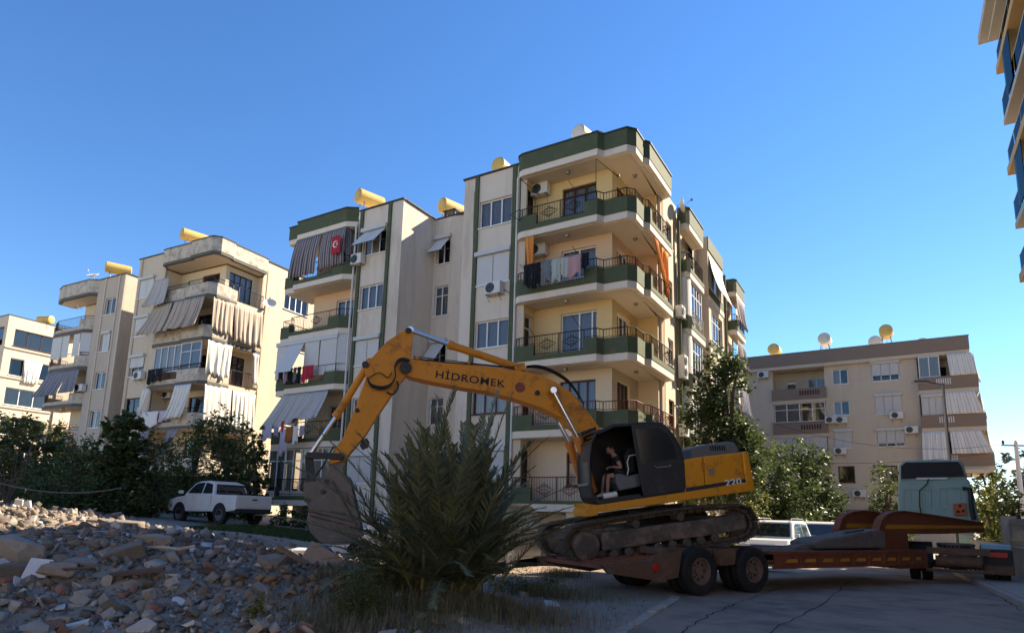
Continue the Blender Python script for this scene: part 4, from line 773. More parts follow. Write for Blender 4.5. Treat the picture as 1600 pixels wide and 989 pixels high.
ex=thing('excavator','yellow crawler excavator with black cab climbing nose-down off the low-loader','excavator'); ex.matrix_world=EX.mat()
T=lambda y,*pts: [EX.t(a,b,y) for a,b in pts]
# tracks
loop=T(1.45,(884,838),(893,826),(908,820),(960,810),(1034,798.6),(1085,793),(1131,789.5),(1160,789.5),(1175,796),(1183,810),(1184,824),(1178,836),(1165,843),(1130,849),(1066,857),(1002,869),(950,880),(925,883),(900,877),(886,862),(882,850))
def resample(lp,step):
    P_=[Vector((a,0,b)) for a,b in lp]+[Vector((lp[0][0],0,lp[0][1]))]; L_=sum((P_[i+1]-P_[i]).length for i in range(len(P_)-1)); n=int(L_/step); st=L_/n; out=[]; acc=0; i=0
    for k in range(n):
        t=k*st
        while acc+(P_[i+1]-P_[i]).length<t: acc+=(P_[i+1]-P_[i]).length; i+=1
        d=(P_[i+1]-P_[i]).normalized(); out.append((P_[i]+d*(t-acc),d))
    return out,st
fr_poly=T(1.40,(940,832),(1030,820),(1163,803),(1166,826),(1120,835),(1050,844),(942,861))
idl,spr=EX.t(918,853,1.45),EX.t(1158,818,1.45); cz=sum(b for a,b in loop)/len(loop); cxx=sum(a for a,b in loop)/len(loop)
for side in(1,-1):
    y0,y1=(.88,1.46) if side==1 else (-1.46,-.88); ym=(y0+y1)/2
    mb=MB(); mb.prismxz(fr_poly,y0+.10,y1-.06); tr=mb.build('track',M['trackframe'],ex,bevel=.03); tr['label']='nearer crawler track' if side==1 else 'farther crawler track'
    shoes,st=resample(loop,.19)
    mb=MB(); mb.box(-st*.49,st*.49,-.29,.29,-.012,.012)
    for xx in(-.07,0,.07): mb.box(xx-.012,xx+.004,-.288,.288,.0125,.038)
    sh=None
    for p,d in shoes:
        a=math.atan2(d.z,d.x); nn=Vector((-d.z,0,d.x)); ctr=Vector((cxx,0,cz)); 
        if nn.dot(p-ctr)<0: a+=PI
        M4=Matrix.Translation(Vector((p.x,ym,p.z)))@Matrix.Rotation(-a,4,'Y')
        if sh is None: sh=mb.build('track_shoe',M['track'],tr); o=sh; me_s=sh.data
        else: o=bpy.data.objects.new('track_shoe',me_s); COL.objects.link(o); o.parent=tr
        o.matrix_local=M4
    lk,_=resample([(cxx+(a-cxx)*.965,cz+(b-cz)*.86) for a,b in loop],.19); mb=MB()
    for p,d in lk:
        for yy in(-.12,.10): mb.box(-.085,.085,ym+yy,ym+yy+.03,-.04,.04,Matrix.Translation(Vector((p.x,0,p.z)))@Matrix.Rotation(-math.atan2(d.z,d.x),4,'Y'))
    tag(mb.build('chain_links',M['track'],tr),kind='stuff')
    mb=MB(); mb.lathe([(0,-.26),(.14,-.26),(.17,-.22),(.30,-.20),(.335,-.12),(.335,.12),(.30,.2),(.17,.22),(0,.22)],(idl[0],ym,idl[1]),'y',28); mb.build('idler_wheel',M['trackframe'],tr)
    mb=MB(); pr=[]
    n=21
    for k in range(n):
        for q,rr in((0,.27),(.25,.27),(.4,.34),(.7,.34)): a=2*PI*(k+q)/n; pr.append((spr[0]+rr*math.cos(a),spr[1]+rr*math.sin(a)))
    mb.prismxz(pr,ym-.04,ym+.04); mb.lathe([(0,-.3),(.2,-.3),(.22,-.2),(.24,.1),(0,.1)],(spr[0],ym+(.02 if side==1 else -.02),spr[1]),'y',20); mb.build('drive_sprocket',M['track'],tr)
    b0_,b1_=EX.t(962,866,1.45),EX.t(1120,841,1.45)
    for k in range(8):
        f=k/7; c=(b0_[0]+(b1_[0]-b0_[0])*f,ym,b0_[1]+(b1_[1]-b0_[1])*f); mb=MB(); mb.lathe([(0,-.27),(.05,-.27),(.07,-.24),(.105,-.22),(.105,-.1),(.08,-.08),(.08,.08),(.105,.1),(.105,.22),(.07,.24),(0,.24)],c,'y',14); mb.build('track_roller',M['track'],tr)
    for px,py in((996,818),(1066,807)): c=EX.t(px,py,1.45); mb=MB(); mb.lathe([(0,-.2),(.09,-.2),(.1,-.1),(.07,0),(.1,.1),(.09,.2),(0,.2)],(c[0],ym,c[1]),'y',14); mb.build('carrier_roller',M['track'],tr)
mb=MB(); q=EX.t(1030,822,0); mb.box(q[0]-1.1,q[0]+1.1,-.9,.9,q[1]-.2,q[1]+.12); mb.prism([(q[0]-1.5,-.95),(q[0]-.9,-.2),(q[0]-.9,.2),(q[0]-1.5,.95),(q[0]-1.2,.95),(q[0]+1.2,.95),(q[0]+1.5,.95),(q[0]+.9,.2),(q[0]+.9,-.2),(q[0]+1.5,-.95)],q[1]-.12,q[1]+.1); mb.build('undercarriage',M['trackframe'],ex,bevel=.02)
zt=EX.t(1030,797,0)[1]; mb=MB(); mb.lathe([(0,-.25),(.62,-.25),(.66,-.12),(.62,0),(.7,.02),(.7,.1),(0,.1)],(q[0],0,zt),'z',32); mb.build('slewing_ring',M['ex_black'],ex)
# upper body
NY=1.38
sill=T(NY,(912,785.6),(934,788.5),(1060,770),(1172,752),(1181,766),(1130,773),(947,798.8),(918,800)); mb=MB(); mb.prismxz(sill,.5,NY); pf=mb.build('platform',M['ex_yellow'],ex,bevel=.02)
mb=MB(); mb.prismxz(T(NY,(975,783),(1060,770.3),(1172,752.3),(1180,765.7),(1130,772.7),(975,794.5)),-NY+.1,.498); mb.build('platform_deck',M['ex_yellow'],pf)
hood=T(NY-.02,(1067,718),(1096,713),(1160,706),(1170,704.7),(1180,762),(1172,758),(1071,771)); 
h1=T(NY-.02,(1067,718),(1098,713),(1103,767),(1071,771)); h2=T(NY-.02,(1099,712.7),(1158,706.3),(1165,758),(1104,766.5)); h3=T(NY,(1159,705.8),(1170,704.3),(1181,765),(1166,758.5))
for nm,pg,y0,y1 in(('side_door',h1,-NY+.1,NY-.02),('side_door',h2,-NY+.1,NY-.02)): mb=MB(); mb.prismxz(pg,y0,y1); mb.build(nm,M['ex_yellow'],ex,bevel=.03)
mb=MB(); c_=h3; back=[(a-.25,b) for a,b in(c_[1],c_[2])]; mb.prismxz([c_[0],c_[1],c_[2],c_[3]],-NY,NY); mb.build('counterweight',M['ex_yellow'],ex,bevel=.05)
st_=T(NY+.0,(1072,762),(1165,747.5),(1167,757),(1073,771.5)); mb=MB(); mb.prismxz(st_,NY-.019,NY-.012); mb.build('dark_stripe',M['ex_black'],ex)
mb=MB(); hd=T(.3,(1062,704),(1080,698.5),(1118,693.5),(1130,695),(1136,703),(1137,712),(1063,722)); mb.prismxz(hd,-.9,.9); hh_=mb.build('engine_hood',M['grey_plastic'],ex,bevel=.06)
for k in range(7):
    a=EX.t(1110+k*3.6,699.5,.905); mb=MB(); mb.box(a[0]-.02,a[0]+.01,.895,.91,a[1]-.07,a[1]+.05); mb.build('louvre',M['black'],hh_)
a=EX.t(1097,702,.5); mb=MB(); mb.lathe([(0,-.12),(.2,-.12),(.2,.02),(.24,.05),(.24,.09),(0,.13)],(a[0],.5,a[1]),'z',18); mb.build('air_cleaner',M['tan_pipe'],ex)
for nm,px,py in(('latch',1099,729),): 
    a=EX.t(px,py,NY); mb=MB(); mb.box(a[0]-.03,a[0]+.03,NY-.018,NY+.01,a[1]-.1,a[1]+.1); mb.build(nm,M['ex_orange'],ex)
a=EX.t(1112,737,NY); mb=MB(); mb.box(a[0]-.06,a[0]+.06,NY-.018,NY-.008,a[1]-.07,a[1]+.07); mb.build('keyhole_plate',M['metal'],ex)
# fender and steps on the front corner
a=EX.t(925,793,NY); mb=MB(); mb.box(a[0]-.12,a[0]+.14,.3,NY+.01,a[1]-.18,a[1]+.02); mb.build('front_step',M['ex_yellow'],ex,bevel=.02)
def textobj(txt,mat_,size,M4,name,parent,bold=.0,sx=1.):
    cu=bpy.data.curves.new(name,'FONT'); cu.body=txt; cu.size=size; cu.extrude=.002; cu.offset=bold; cu.space_character=1.08; cu.align_x='CENTER'; cu.align_y='CENTER'
    o=bpy.data.objects.new(name,cu); dg=bpy.context.evaluated_depsgraph_get(); me=bpy.data.meshes.new_from_object(o.evaluated_get(dg) if False else o); bpy.data.objects.remove(o)
    o=link(name,me,mat_,parent); o.matrix_local=M4@Matrix.Diagonal((sx,1,1,1)); return o
def facing(x,y,z,tilt=0):   # text plane on the +y side of the machine, reading towards -x
    return Matrix.Translation((x,y,z))@Matrix.Rotation(tilt,4,'Y')@Matrix(((-1,0,0,0),(0,0,1,0),(0,1,0,0),(0,0,0,1)))
a=EX.t(1146,753.5,NY); textobj('220',M['cl_white'],.2,facing(a[0],NY-.008,a[1],R(0)),'lettering',ex,.006,1.35)
# cab: near side plane y=CY1, far side y=CY0
CY1,CY0=1.36,.40
out=T(CY1,(923,757),(921,720),(925,690),(933,676),(958,664.5),(1000,661.5),(1030,661),(1040,666),(1053,681),(1064,702),(1070,727),(1071,758),(1068,768),(1005,777),(936,786),(928,776))
mb=MB(); n=len(out)
cc=(sum(a for a,b in out)/n,sum(b for a,b in out)/n); inn=[(cc[0]+(a-cc[0])*.955,cc[1]+(b-cc[1])*.955) for a,b in out]
def strip(mb,idx,y0,y1):
    for i in idx:
        j=(i+1)%n; mb.prismxz([out[i],out[j],inn[j],inn[i]],y0,y1)
strip(mb,[3,4,5,6,7,8,9,10,11,12,13,14],CY0,CY1); cab=mb.build('cab',M['ex_black'],ex)
# far side and front glazing, pillars
mb=MB()
for y in(CY1-.05,CY0+.0):
    for i in range(n): j=(i+1)%n; a,b=out[i],out[j]; mb.tube([(a[0],y+.02,a[1]),(b[0],y+.02,b[1])],.035,5)
for i in(0,2): mb.tube([(out[i][0],CY0,out[i][1]),(out[i][0],CY1,out[i][1])],.03,5)
mb.build('cab_pillars',M['ex_black'],cab)
mb=MB(); mb.add([(out[i][0],y,out[i][1]) for i in range(0,4) for y in(CY0,CY1-.03)],[(0,1,3,2),(2,3,5,4),(4,5,7,6)]); mb.build('windscreen',M['smoke'],cab)
mb=MB(); mb.add([(out[i][0],y,out[i][1]) for i in(14,15,0) for y in(CY0,CY1-.03)],[(0,1,3,2),(2,3,5,4)]); mb.build('lower_front_panel',M['ex_black'],cab,solid=.02)
mb=MB(); mb.add([(a,CY0,b) for a,b in out],[tuple(range(n))]); mb.build('far_side_panel',M['black'],cab,solid=.02)
a,b=out[0],out[1]; mb=MB(); mb.box(a[0]-.01,a[0]+.05,CY0+.1,CY1-.1,a[1]-.01,a[1]+.05); mb.build('wiper_bar',M['metal'],cab)
# door (rear half of the near side)
dr=T(CY1+.02,(986,664),(1029,662.5),(1038,667.5),(1051,682),(1062,703),(1068,727),(1069,758),(1066,766.5),(1005.5,775.5),(1000,750)); mb=MB(); mb.prismxz(dr,CY1,CY1+.035)
door=mb.build('door',M['ex_black'],cab,bevel=.01)
gl=T(CY1+.04,(993,671),(1028,669),(1042,677),(1053,697),(1057,716),(1002,724)); mb=MB(); mb.prismxz(gl,CY1+.036,CY1+.041); mb.build('door_window',M['smoke_r'] if 'smoke_r' in M else mat('dark_window_glass',(.02,.022,.024),.12,.1,3,0,spec=.6),door)
mb=MB(); a,b=EX.t(1023,729.5,CY1),EX.t(1046,727,CY1); mb.tube([(a[0],CY1+.03,a[1]+.03),(a[0],CY1+.09,a[1]-.02),(b[0],CY1+.09,b[1]-.02),(b[0],CY1+.03,b[1]+.03)],.014,6); mb.build('handle',M['metal'],door)
# roof guard stripes, lamp, wipers, tyre-like hose, interior
mb=MB(); 
for k in range(6): a=EX.t(906+k*4.2,680-k*1.6,.5); mb.box(a[0]-.015,a[0]+.015,CY0-.05,CY0+.3,a[1]-.02,a[1]+.06)
mb.build('roof_guard',M['ex_black'],cab)
fl=EX.t(960,779,CY1); mb=MB(); mb.prismxz(T(CY1,(936,780),(1000,771),(1002,777),(938,786)),CY0+.03,CY1+.01); mb.build('floor',M['ex_black'],cab)
st=T(.95,(957,742),(963,740),(977,744),(995,740),(997,760),(964,767),(958,755)); mb=MB(); mb.prismxz(st,.55,1.15); mb.build('seat_console',M['grey_plastic'],cab,bevel=.03)
sb=T(.9,(975,742),(972,712),(978,700),(988,700),(990,738)); mb=MB(); mb.prismxz(sb,.6,1.05); mb.build('seat_back',M['black'],cab,bevel=.03)
mb=MB(); pts=T(1.2,(980,742),(982,733),(980,722),(983,712),(993,710)); mb.tube([(a,1.2,b) for a,b in pts],.012,6); mb.build('grab_rail',M['ac'],cab)
a=EX.t(958,776,1.2); mb=MB(); mb.cyl((a[0]+.25,1.22,a[1]+.03),(a[0]-.08,1.22,a[1]+.05),.07,12); mb.build('white_canister',M['ac'],cab)
mb=MB(); a,b=EX.t(948,742,.9),EX.t(944,765,.9); mb.tube([(a[0],.85,a[1]),(b[0],.9,b[1])],.015,6); mb.lathe([(0,-.03),(.03,0),(0,.04)],(a[0],.85,a[1]),'z',8); mb.build('joystick',M['black'],cab)
a=EX.t(948,687,CY1); mb=MB(); mb.box(a[0]+.28,a[0]+.36,CY1+.0,CY1+.02,a[1]-.3,a[1]); 
# boom
BW=.24
bt=T(BW,(631,567),(640,559),(700,566),(760,572),(809,578),(842,585),(868,596),(893,612.8),(915,638),(937,668),(950,700),(930,722),(912,700),(900,671),(878.5,652.8),(845.7,636.5),(802,622),(758,611),(714.7,604),(663.8,594),(640,588),(631,582)); 
mb=MB(); mb.prismxz(bt,-BW,BW); boom=mb.build('boom',M['ex_boom'],ex,bevel=.015)
def ft(x0,y0,x1,y1): 
    a,b=EX.t(x0,y0,BW),EX.t(x1,y1,BW); return a,b
a,b=ft(680,585,788.5,600.5); tl=math.atan2(b[1]-a[1],a[0]-b[0]); L_=math.hypot(a[0]-b[0],a[1]-b[1])
Mt=facing((a[0]+b[0])/2,BW+.004,(a[1]+b[1])/2,tl); tx=textobj('HİDROMEK',M['black'],.25,Mt,'lettering',boom,.003,1.0)
wt=max(v.co.x for v in tx.data.vertices)-min(v.co.x for v in tx.data.vertices); tx.matrix_local=Mt@Matrix.Diagonal((L_/wt,1,1,1))
a=EX.t(812.5,605,BW); mb=MB(); mb.lathe([(0,.008),(.1,.008),(.1,.0),(.125,.0),(.125,.008),(.115,.01),(.11,.008)],(a[0],BW,a[1]),'y',28); mb.build('round_badge',mat('badge_red',(.22,.05,.04),.5),boom)
for px,py,r_ in((864,609,.09),(839,614,.06),(634,575,.14)): a=EX.t(px,py,BW); mb=MB(); mb.lathe([(0,.07),(r_,.06),(r_,-.02)],(a[0],BW,a[1]),'y',16); mb.build('pin',M['ex_black'],boom)
# stick
SW=.17
sk_=T(SW,(626,519),(634,513),(642,512.5),(646,519),(642,557),(640,572),(634,586),(622,602),(587,652.8),(569,682),(548,706),(538,720),(528,722),(513,726),(516,710),(536,684),(556,634),(571,592),(570,572),(575,565),(605,533)); mb=MB(); mb.prismxz(sk_,-SW,SW); stick=mb.build('stick',M['ex_boom'],ex,bevel=.012)
for px,py,r_ in((638,517,.07),(533,713,.09),(558,641,.05),(571,570,.08)): a=EX.t(px,py,SW); mb=MB(); mb.lathe([(0,.06),(r_,.05),(r_,-.02)],(a[0],SW,a[1]),'y',14); mb.build('pin',M['ex_black'],stick)
mb=MB(); pg=T(.1,(566,688),(573,684),(577,690),(575,698),(566,702),(562,696)); mb.prismxz(pg,-.1,.1); mb.build('lifting_lug',M['ex_black'],stick)
def cylinder(nm,y,p0,p1,p2,r,mt='ex_orange',par=None):
    """body p0->p1, rod p1->p2 (pixels on plane y)"""
    a,b,c=[EX.t(*p,y) for p in(p0,p1,p2)]; mb=MB(); mb.cyl((a[0],y,a[1]),(b[0],y,b[1]),r,14); mb.lathe([(0,-.07),(.09,-.07),(.09,.07),(0,.07)],(a[0],y,a[1]),'y',12)
    d=Vector((b[0]-a[0],0,b[1]-a[1])).normalized(); mb.cyl((b[0]-d.x*.13,y,b[1]-d.z*.13),(b[0],y,b[1]),r*1.2,14); o=mb.build(nm,M[mt],par or ex)
    mb=MB(); mb.cyl((b[0],y,b[1]),(c[0],y,c[1]),r*.58,12); mb.lathe([(0,-.08),(.08,-.08),(.08,.08),(0,.08)],(c[0],y,c[1]),'y',12); mb.build('rod',M['chrome'],o); return o
cylinder('boom_cylinder',.42,(926,765),(903,683),(864,610),.10); cylinder('boom_cylinder',-.42,(912,760),(889,690),(868,650),.10)
cylinder('stick_cylinder',0,(815,576),(700,538),(641,516),.095,'ex_boom'); cylinder('bucket_cylinder',0,(578,566),(524,652),(484,712),.085,'ex_boom')
mb=MB(); b_=EX.t(812,574,0); mb.box(b_[0]-.1,b_[0]+.15,-.2,.2,b_[1]-.12,b_[1]+.07); mb.build('cylinder_bracket',M['ex_boom'],boom,bevel=.01)
# bucket linkage and bucket
def bar(nm,p,q,w_,ys,mt,par=ex):
    for y in ys:
        a,b=EX.t(*p,y),EX.t(*q,y); d=Vector((b[0]-a[0],b[1]-a[1])).normalized(); n_=Vector((-d.y,d.x))*w_; mb=MB(); mb.prismxz([(a[0]+n_.x-d.x*.05,a[1]+n_.y-d.y*.05),(b[0]+n_.x+d.x*.05,b[1]+n_.y+d.y*.05),(b[0]-n_.x+d.x*.05,b[1]-n_.y+d.y*.05),(a[0]-n_.x-d.x*.05,a[1]-n_.y-d.y*.05)],y-.03,y+.03); mb.build(nm,M[mt],par,bevel=.01)
bar('link_bar',(482,711),(532,713),.07,(-.21,.21),'ex_black'); bar('link_rod',(483,713),(486,756),.09,(-.13,.13),'ex_black')
bar('stick_nose',(532,715),(512,765),.14,(-.1,.1),'earthy')
bk_=T(.5,(474,754),(492,752),(506,742),(530,738),(545,745),(549,760),(556,790),(562,815),(566,838),(545,850),(520,851),(500,846),(486,833),(479,815),(483,795),(476,778))
BU=.52; mb=MB(); n_=len(bk_)
cb=(sum(a for a,b in bk_)/n_,sum(b for a,b in bk_)/n_); ib=[(cb[0]+(a-cb[0])*.94,cb[1]+(b-cb[1])*.94) for a,b in bk_]
for i in range(n_-0):
    j=(i+1)%n_
    if i in(5,6,7): continue
    mb.prismxz([bk_[i],bk_[j],ib[j],ib[i]],-BU,BU)
bucket=mb.build('bucket',M['earthy'],ex,bevel=.008)
for y in(-BU,BU): mb=MB(); mb.prismxz(bk_,y-.02,y+.02); mb.build('side_plate',M['earthy'],bucket,bevel=.008)
for f_ in(.33,.62): 
    a,b=EX.t(484,790+f_*25,BU+.03),EX.t(558,808+f_*25,BU+.03); mb=MB(); mb.tube([(a[0],BU+.025,a[1]),(b[0],BU+.025,b[1])],.02,4); mb.build('wear_strip',M['trackframe'],bucket)
a,b=EX.t(520,752,BU),EX.t(562,830,BU); mb=MB(); mb.tube([(a[0],BU+.03,a[1]),(b[0],BU+.03,b[1])],.025,4); mb.build('wear_strip',M['trackframe'],bucket)
for k in range(5):
    y=-BU+.08+k*.22; a=EX.t(566,832,0); mb=MB(); mb.box(a[0]-.3,a[0]+.05,y-.04,y+.04,a[1]-.03,a[1]+.03); mb.build('tooth',M['metal'],bucket,bevel=.01)
for px,py in((480,781),(510,752),(505,768)): a=EX.t(px,py,BU); mb=MB(); mb.lathe([(0,.06),(.06,.05),(.06,-.02)],(a[0],BU,a[1]),'y',12); mb.build('pin',M['trackframe'],bucket)
# hoses
def hose(y,*pts,r=.018,y2=None):
    P_=[EX.t(a,b,y) for a,b in pts]; mb=MB(); Q=[]
    for i in range(len(P_)-1):
        p0=P_[max(0,i-1)];p1=P_[i];p2=P_[i+1];p3=P_[min(len(P_)-1,i+2)]
        for t in(0,.33,.66): Q.append(tuple(.5*((2*p1[k])+(-p0[k]+p2[k])*t+(2*p0[k]-5*p1[k]+4*p2[k]-p3[k])*t*t+(-p0[k]+3*p1[k]-3*p2[k]+p3[k])*t**3) for k in(0,1)))
    Q.append(P_[-1]); mb.tube([(a,y,b) for a,b in Q],r,6); mb.build('hose',M['hose'],ex,smooth=True)
for k,dy in enumerate((.0,.05,.1)):
    hose(.12+dy,(822,574-k),(842,575-k*2),(865,583-k*2),(888,598-k*2),(904,618-k),(912,632)); 
    hose(.26+dy*.6,(640,562+k),(625,560+k*2),(617,572+k*2),(618,588),(610,600+k),(596,604+k*2),(580,600+k*2),(574,590+k))
hose(.26,(646,560),(700,566),(760,571),(806,577),r=.014); hose(.2,(646,557),(700,563),(750,569),(806,574),r=.014)
hose(.26,(620,595),(622,606),(614,616),(604,612),r=.02); hose(.2,(521,697),(508,722),(497,738),(490,748),r=.02); hose(.26,(574,592),(592,582),(606,590),(612,582),r=.014)
for px,py in((652,560),(732,567),(806,576)): a=EX.t(px,py,.22); mb=MB(); mb.box(a[0]-.03,a[0]+.03,.12,.27,a[1]-.05,a[1]+.05); mb.build('hose_clamp',M['ex_boom'],boom)
# ---------------------------------------------------------------- driver
M['skin']=mat('skin',(.36,.19,.13),.6,.08,6,.05); M['shirt']=mat('dark_polo',(.018,.016,.02),.9,.2,8,.1); M['shorts']=mat('dark_shorts',(.02,.02,.026),.9,.2,8,.1); M['hair']=mat('hair',(.012,.009,.007),.7,.2,20,.3); M['shoe']=mat('white_trainers',(.6,.58,.54),.7,.06,8,.1)
pr=thing('person','driver in dark polo shirt and shorts sitting in the excavator cab looking down','person'); pr.matrix_world=EX.mat()
DY=.84
S_=lambda px,py,y=DY: Vector((EX.t(px,py,y)[0],y,EX.t(px,py,y)[1]))
def skinned(nm,chains,mt,par,sub=2):
    """chains: lists of (Vector, radius); a joint shared by position is welded"""
    vs=[];es=[];rs=[]
    for ch in chains:
        last=None
        for p,r_ in ch:
            k=next((i for i,q in enumerate(vs) if (q-p).length<1e-4),None)
            if k is None: vs.append(p); rs.append(r_); k=len(vs)-1
            if last is not None: es.append((last,k))
            last=k
    me=bpy.data.meshes.new(nm); me.from_pydata([tuple(v) for v in vs],es,[]); me.materials.append(M[mt]); o=bpy.data.objects.new(nm,me); COL.objects.link(o); o.parent=par
    md=o.modifiers.new('sk','SKIN'); md.use_smooth_shade=True
    for i,r_ in enumerate(rs): me.skin_vertices[0].data[i].radius=(r_,r_) if not isinstance(r_,tuple) else r_
    me.skin_vertices[0].data[0].use_root=True; md2=o.modifiers.new('ss','SUBSURF'); md2.levels=sub; md2.render_levels=sub; return o
hip=S_(967,744); che=S_(965,722); nek=S_(958.5,710.5); hed=S_(953.5,701)
hipL,hipR=hip+Vector((0,.1,0)),hip+Vector((0,-.1,0)); kneeL,kneeR=S_(950,743,DY+.13),S_(944.5,743.5,DY-.08); ankL,ankR=S_(949,771,DY+.12),S_(941,771,DY-.08)
shL,shR=S_(963,716,DY+.2),S_(963,716,DY-.2); elL,elR=S_(971,731,DY+.27),S_(969,731,DY-.25); wrL,wrR=S_(957,729,DY+.14),S_(955,729,DY-.1)
body=skinned('body',[[(hip,.12),(che,.13),(nek,.055),(hed+Vector((0,0,-.02)),.07)],[(hip,.12),(hipL,.095),(kneeL,.06),(ankL,.04),(ankL+Vector((.1,0,-.04)),.035)],[(hip,.12),(hipR,.095),(kneeR,.06),(ankR,.04),(ankR+Vector((.1,0,-.04)),.035)],
 [(che,.13),(shL,.065),(elL,.04),(wrL,.028)],[(che,.13),(shR,.065),(elR,.04),(wrR,.028)]],'skin',pr)
mb=MB(); hc=hed
bmh=bmesh.new(); bmesh.ops.create_uvsphere(bmh,u_segments=20,v_segments=14,radius=1); 
for v in bmh.verts:
    x,y,z=v.co; v.co=Vector((x*.098+(.018 if z<-.2 else 0)*max(0,x),y*.078*(1-.15*max(0,-z)),z*.12)); 
    if x>.75 and -.35<z<.1: v.co.x+=.018*(1-abs(y)*2.5) if abs(y)<.35 else 0
me=bpy.data.meshes.new('head'); bmh.to_mesh(me); bmh.free(); 
for p_ in me.polygons: p_.use_smooth=True
hd_=link('head',me,M['skin'],pr); hd_.location=hc; hd_.rotation_euler=(0,R(28),0)
for s_ in(-1,1):
    mb=MB(); mb.lathe([(0,-.006),(.014,-.003),(.016,.004),(0,.008)],(.0,s_*.078,-.005),'y',10); mb.build('ear',M['skin'],hd_); mb=MB(); mb.lathe([(0,-.004),(.010,0),(0,.006)],(.088,s_*.03,.012),'x',8); mb.build('eye',M['hair'],hd_)
mb=MB(); mb.box(.088,.103,-.022,.022,-.062,-.055); mb.build('mouth',M['cl_brown'],hd_)
bmh=bmesh.new(); bmesh.ops.create_uvsphere(bmh,u_segments=18,v_segments=12,radius=1); bmesh.ops.delete(bmh,geom=[v for v in bmh.verts if v.co.z<-.1 and v.co.x>-.2 or v.co.z<-.55 or (v.co.x>.62 and v.co.z<.45)],context='VERTS')
for v in bmh.verts: v.co=Vector((v.co.x*.106-.004,v.co.y*.086,v.co.z*.128+.004))
me=bpy.data.meshes.new('hair'); bmh.to_mesh(me); bmh.free(); link('hair',me,M['hair'],hd_,solid=.012)
skinned('shirt',[[(hip+Vector((0,0,.05)),.14),(che,.15),(nek+Vector((0,0,-.05)),.075)],[(che,.15),(shL,.082),((shL+elL)/2+Vector((0,.01,0)),.065)],[(che,.15),(shR,.082),((shR+elR)/2,.065)]],'shirt',pr)
skinned('shorts',[[(hip,.135),(hipL,.112),(hipL*.3+kneeL*.7,.083)],[(hip,.135),(hipR,.112),(hipR*.3+kneeR*.7,.083)]],'shorts',pr)
for s_,wr in((1,wrL),(-1,wrR)):
    ch=[]; pal=wr+Vector((.07,-.01*s_,-.01))
    for f in range(4):
        b_=pal+Vector((.015,(f-1.5)*.018,0)); ch.append([(pal,.022),(b_+Vector((.02,0,0)),.010),(b_+Vector((.045-.004*abs(f-1),0,-.018)),.009),(b_+Vector((.05,0,-.045)),.008)])
    ch.append([(wr,.024),(pal,.022)]); ch.append([(pal,.022),(pal+Vector((.015,.035*s_*-1,.0)),.011),(pal+Vector((.045,.04*s_*-1,-.01)),.009)])
    skinned('hand',ch,'skin',pr,1)
for ak in(ankL,ankR): mb=MB(); a=ak; mb.prismxz([(a.x-.09,a.z-.07),(a.x-.09,a.z+.01),(a.x-.02,a.z+.03),(a.x+.04,a.z+.0),(a.x+.17,a.z-.03),(a.x+.18,a.z-.07)],a.y-.045,a.y+.045); mb.build('shoe',M['shoe'],pr,bevel=.02)
# ================================================================ wheels shared by all vehicles
M['tyre']=mat('tyre',(.022,.021,.02),.85,.3,12,.3,stain=(.09,.08,.07),stain_amt=.4,stain_scale=3); M['rim']=mat('rusty_rim',(.16,.105,.08),.6,.3,8,.2,stain=(.3,.27,.24),stain_amt=.5,stain_scale=5)
M['alloy']=mat('alloy',(.25,.25,.26),.4,.2,8,.05,metal=.6); M['paintw']=mat('white_paint',(.66,.65,.62),.25,.03,2,0,spec=.5,stain=(.42,.37,.3),stain_amt=.4,stain_scale=1.5)
M['carglass']=mat('car_glass',(.02,.025,.028),.06,.1,2,0,spec=.8); M['paintk']=mat('black_paint',(.015,.015,.017),.15,.1,2,0,spec=.6)
M['lamp_red']=mat('lamp_red',(.5,.02,.015),.25,.1,20,0); M['lamp_w']=mat('lamp_clear',(.6,.6,.58),.15,.1,20,0); M['trim']=mat('black_trim',(.025,.025,.026),.6,.2,5,.1)
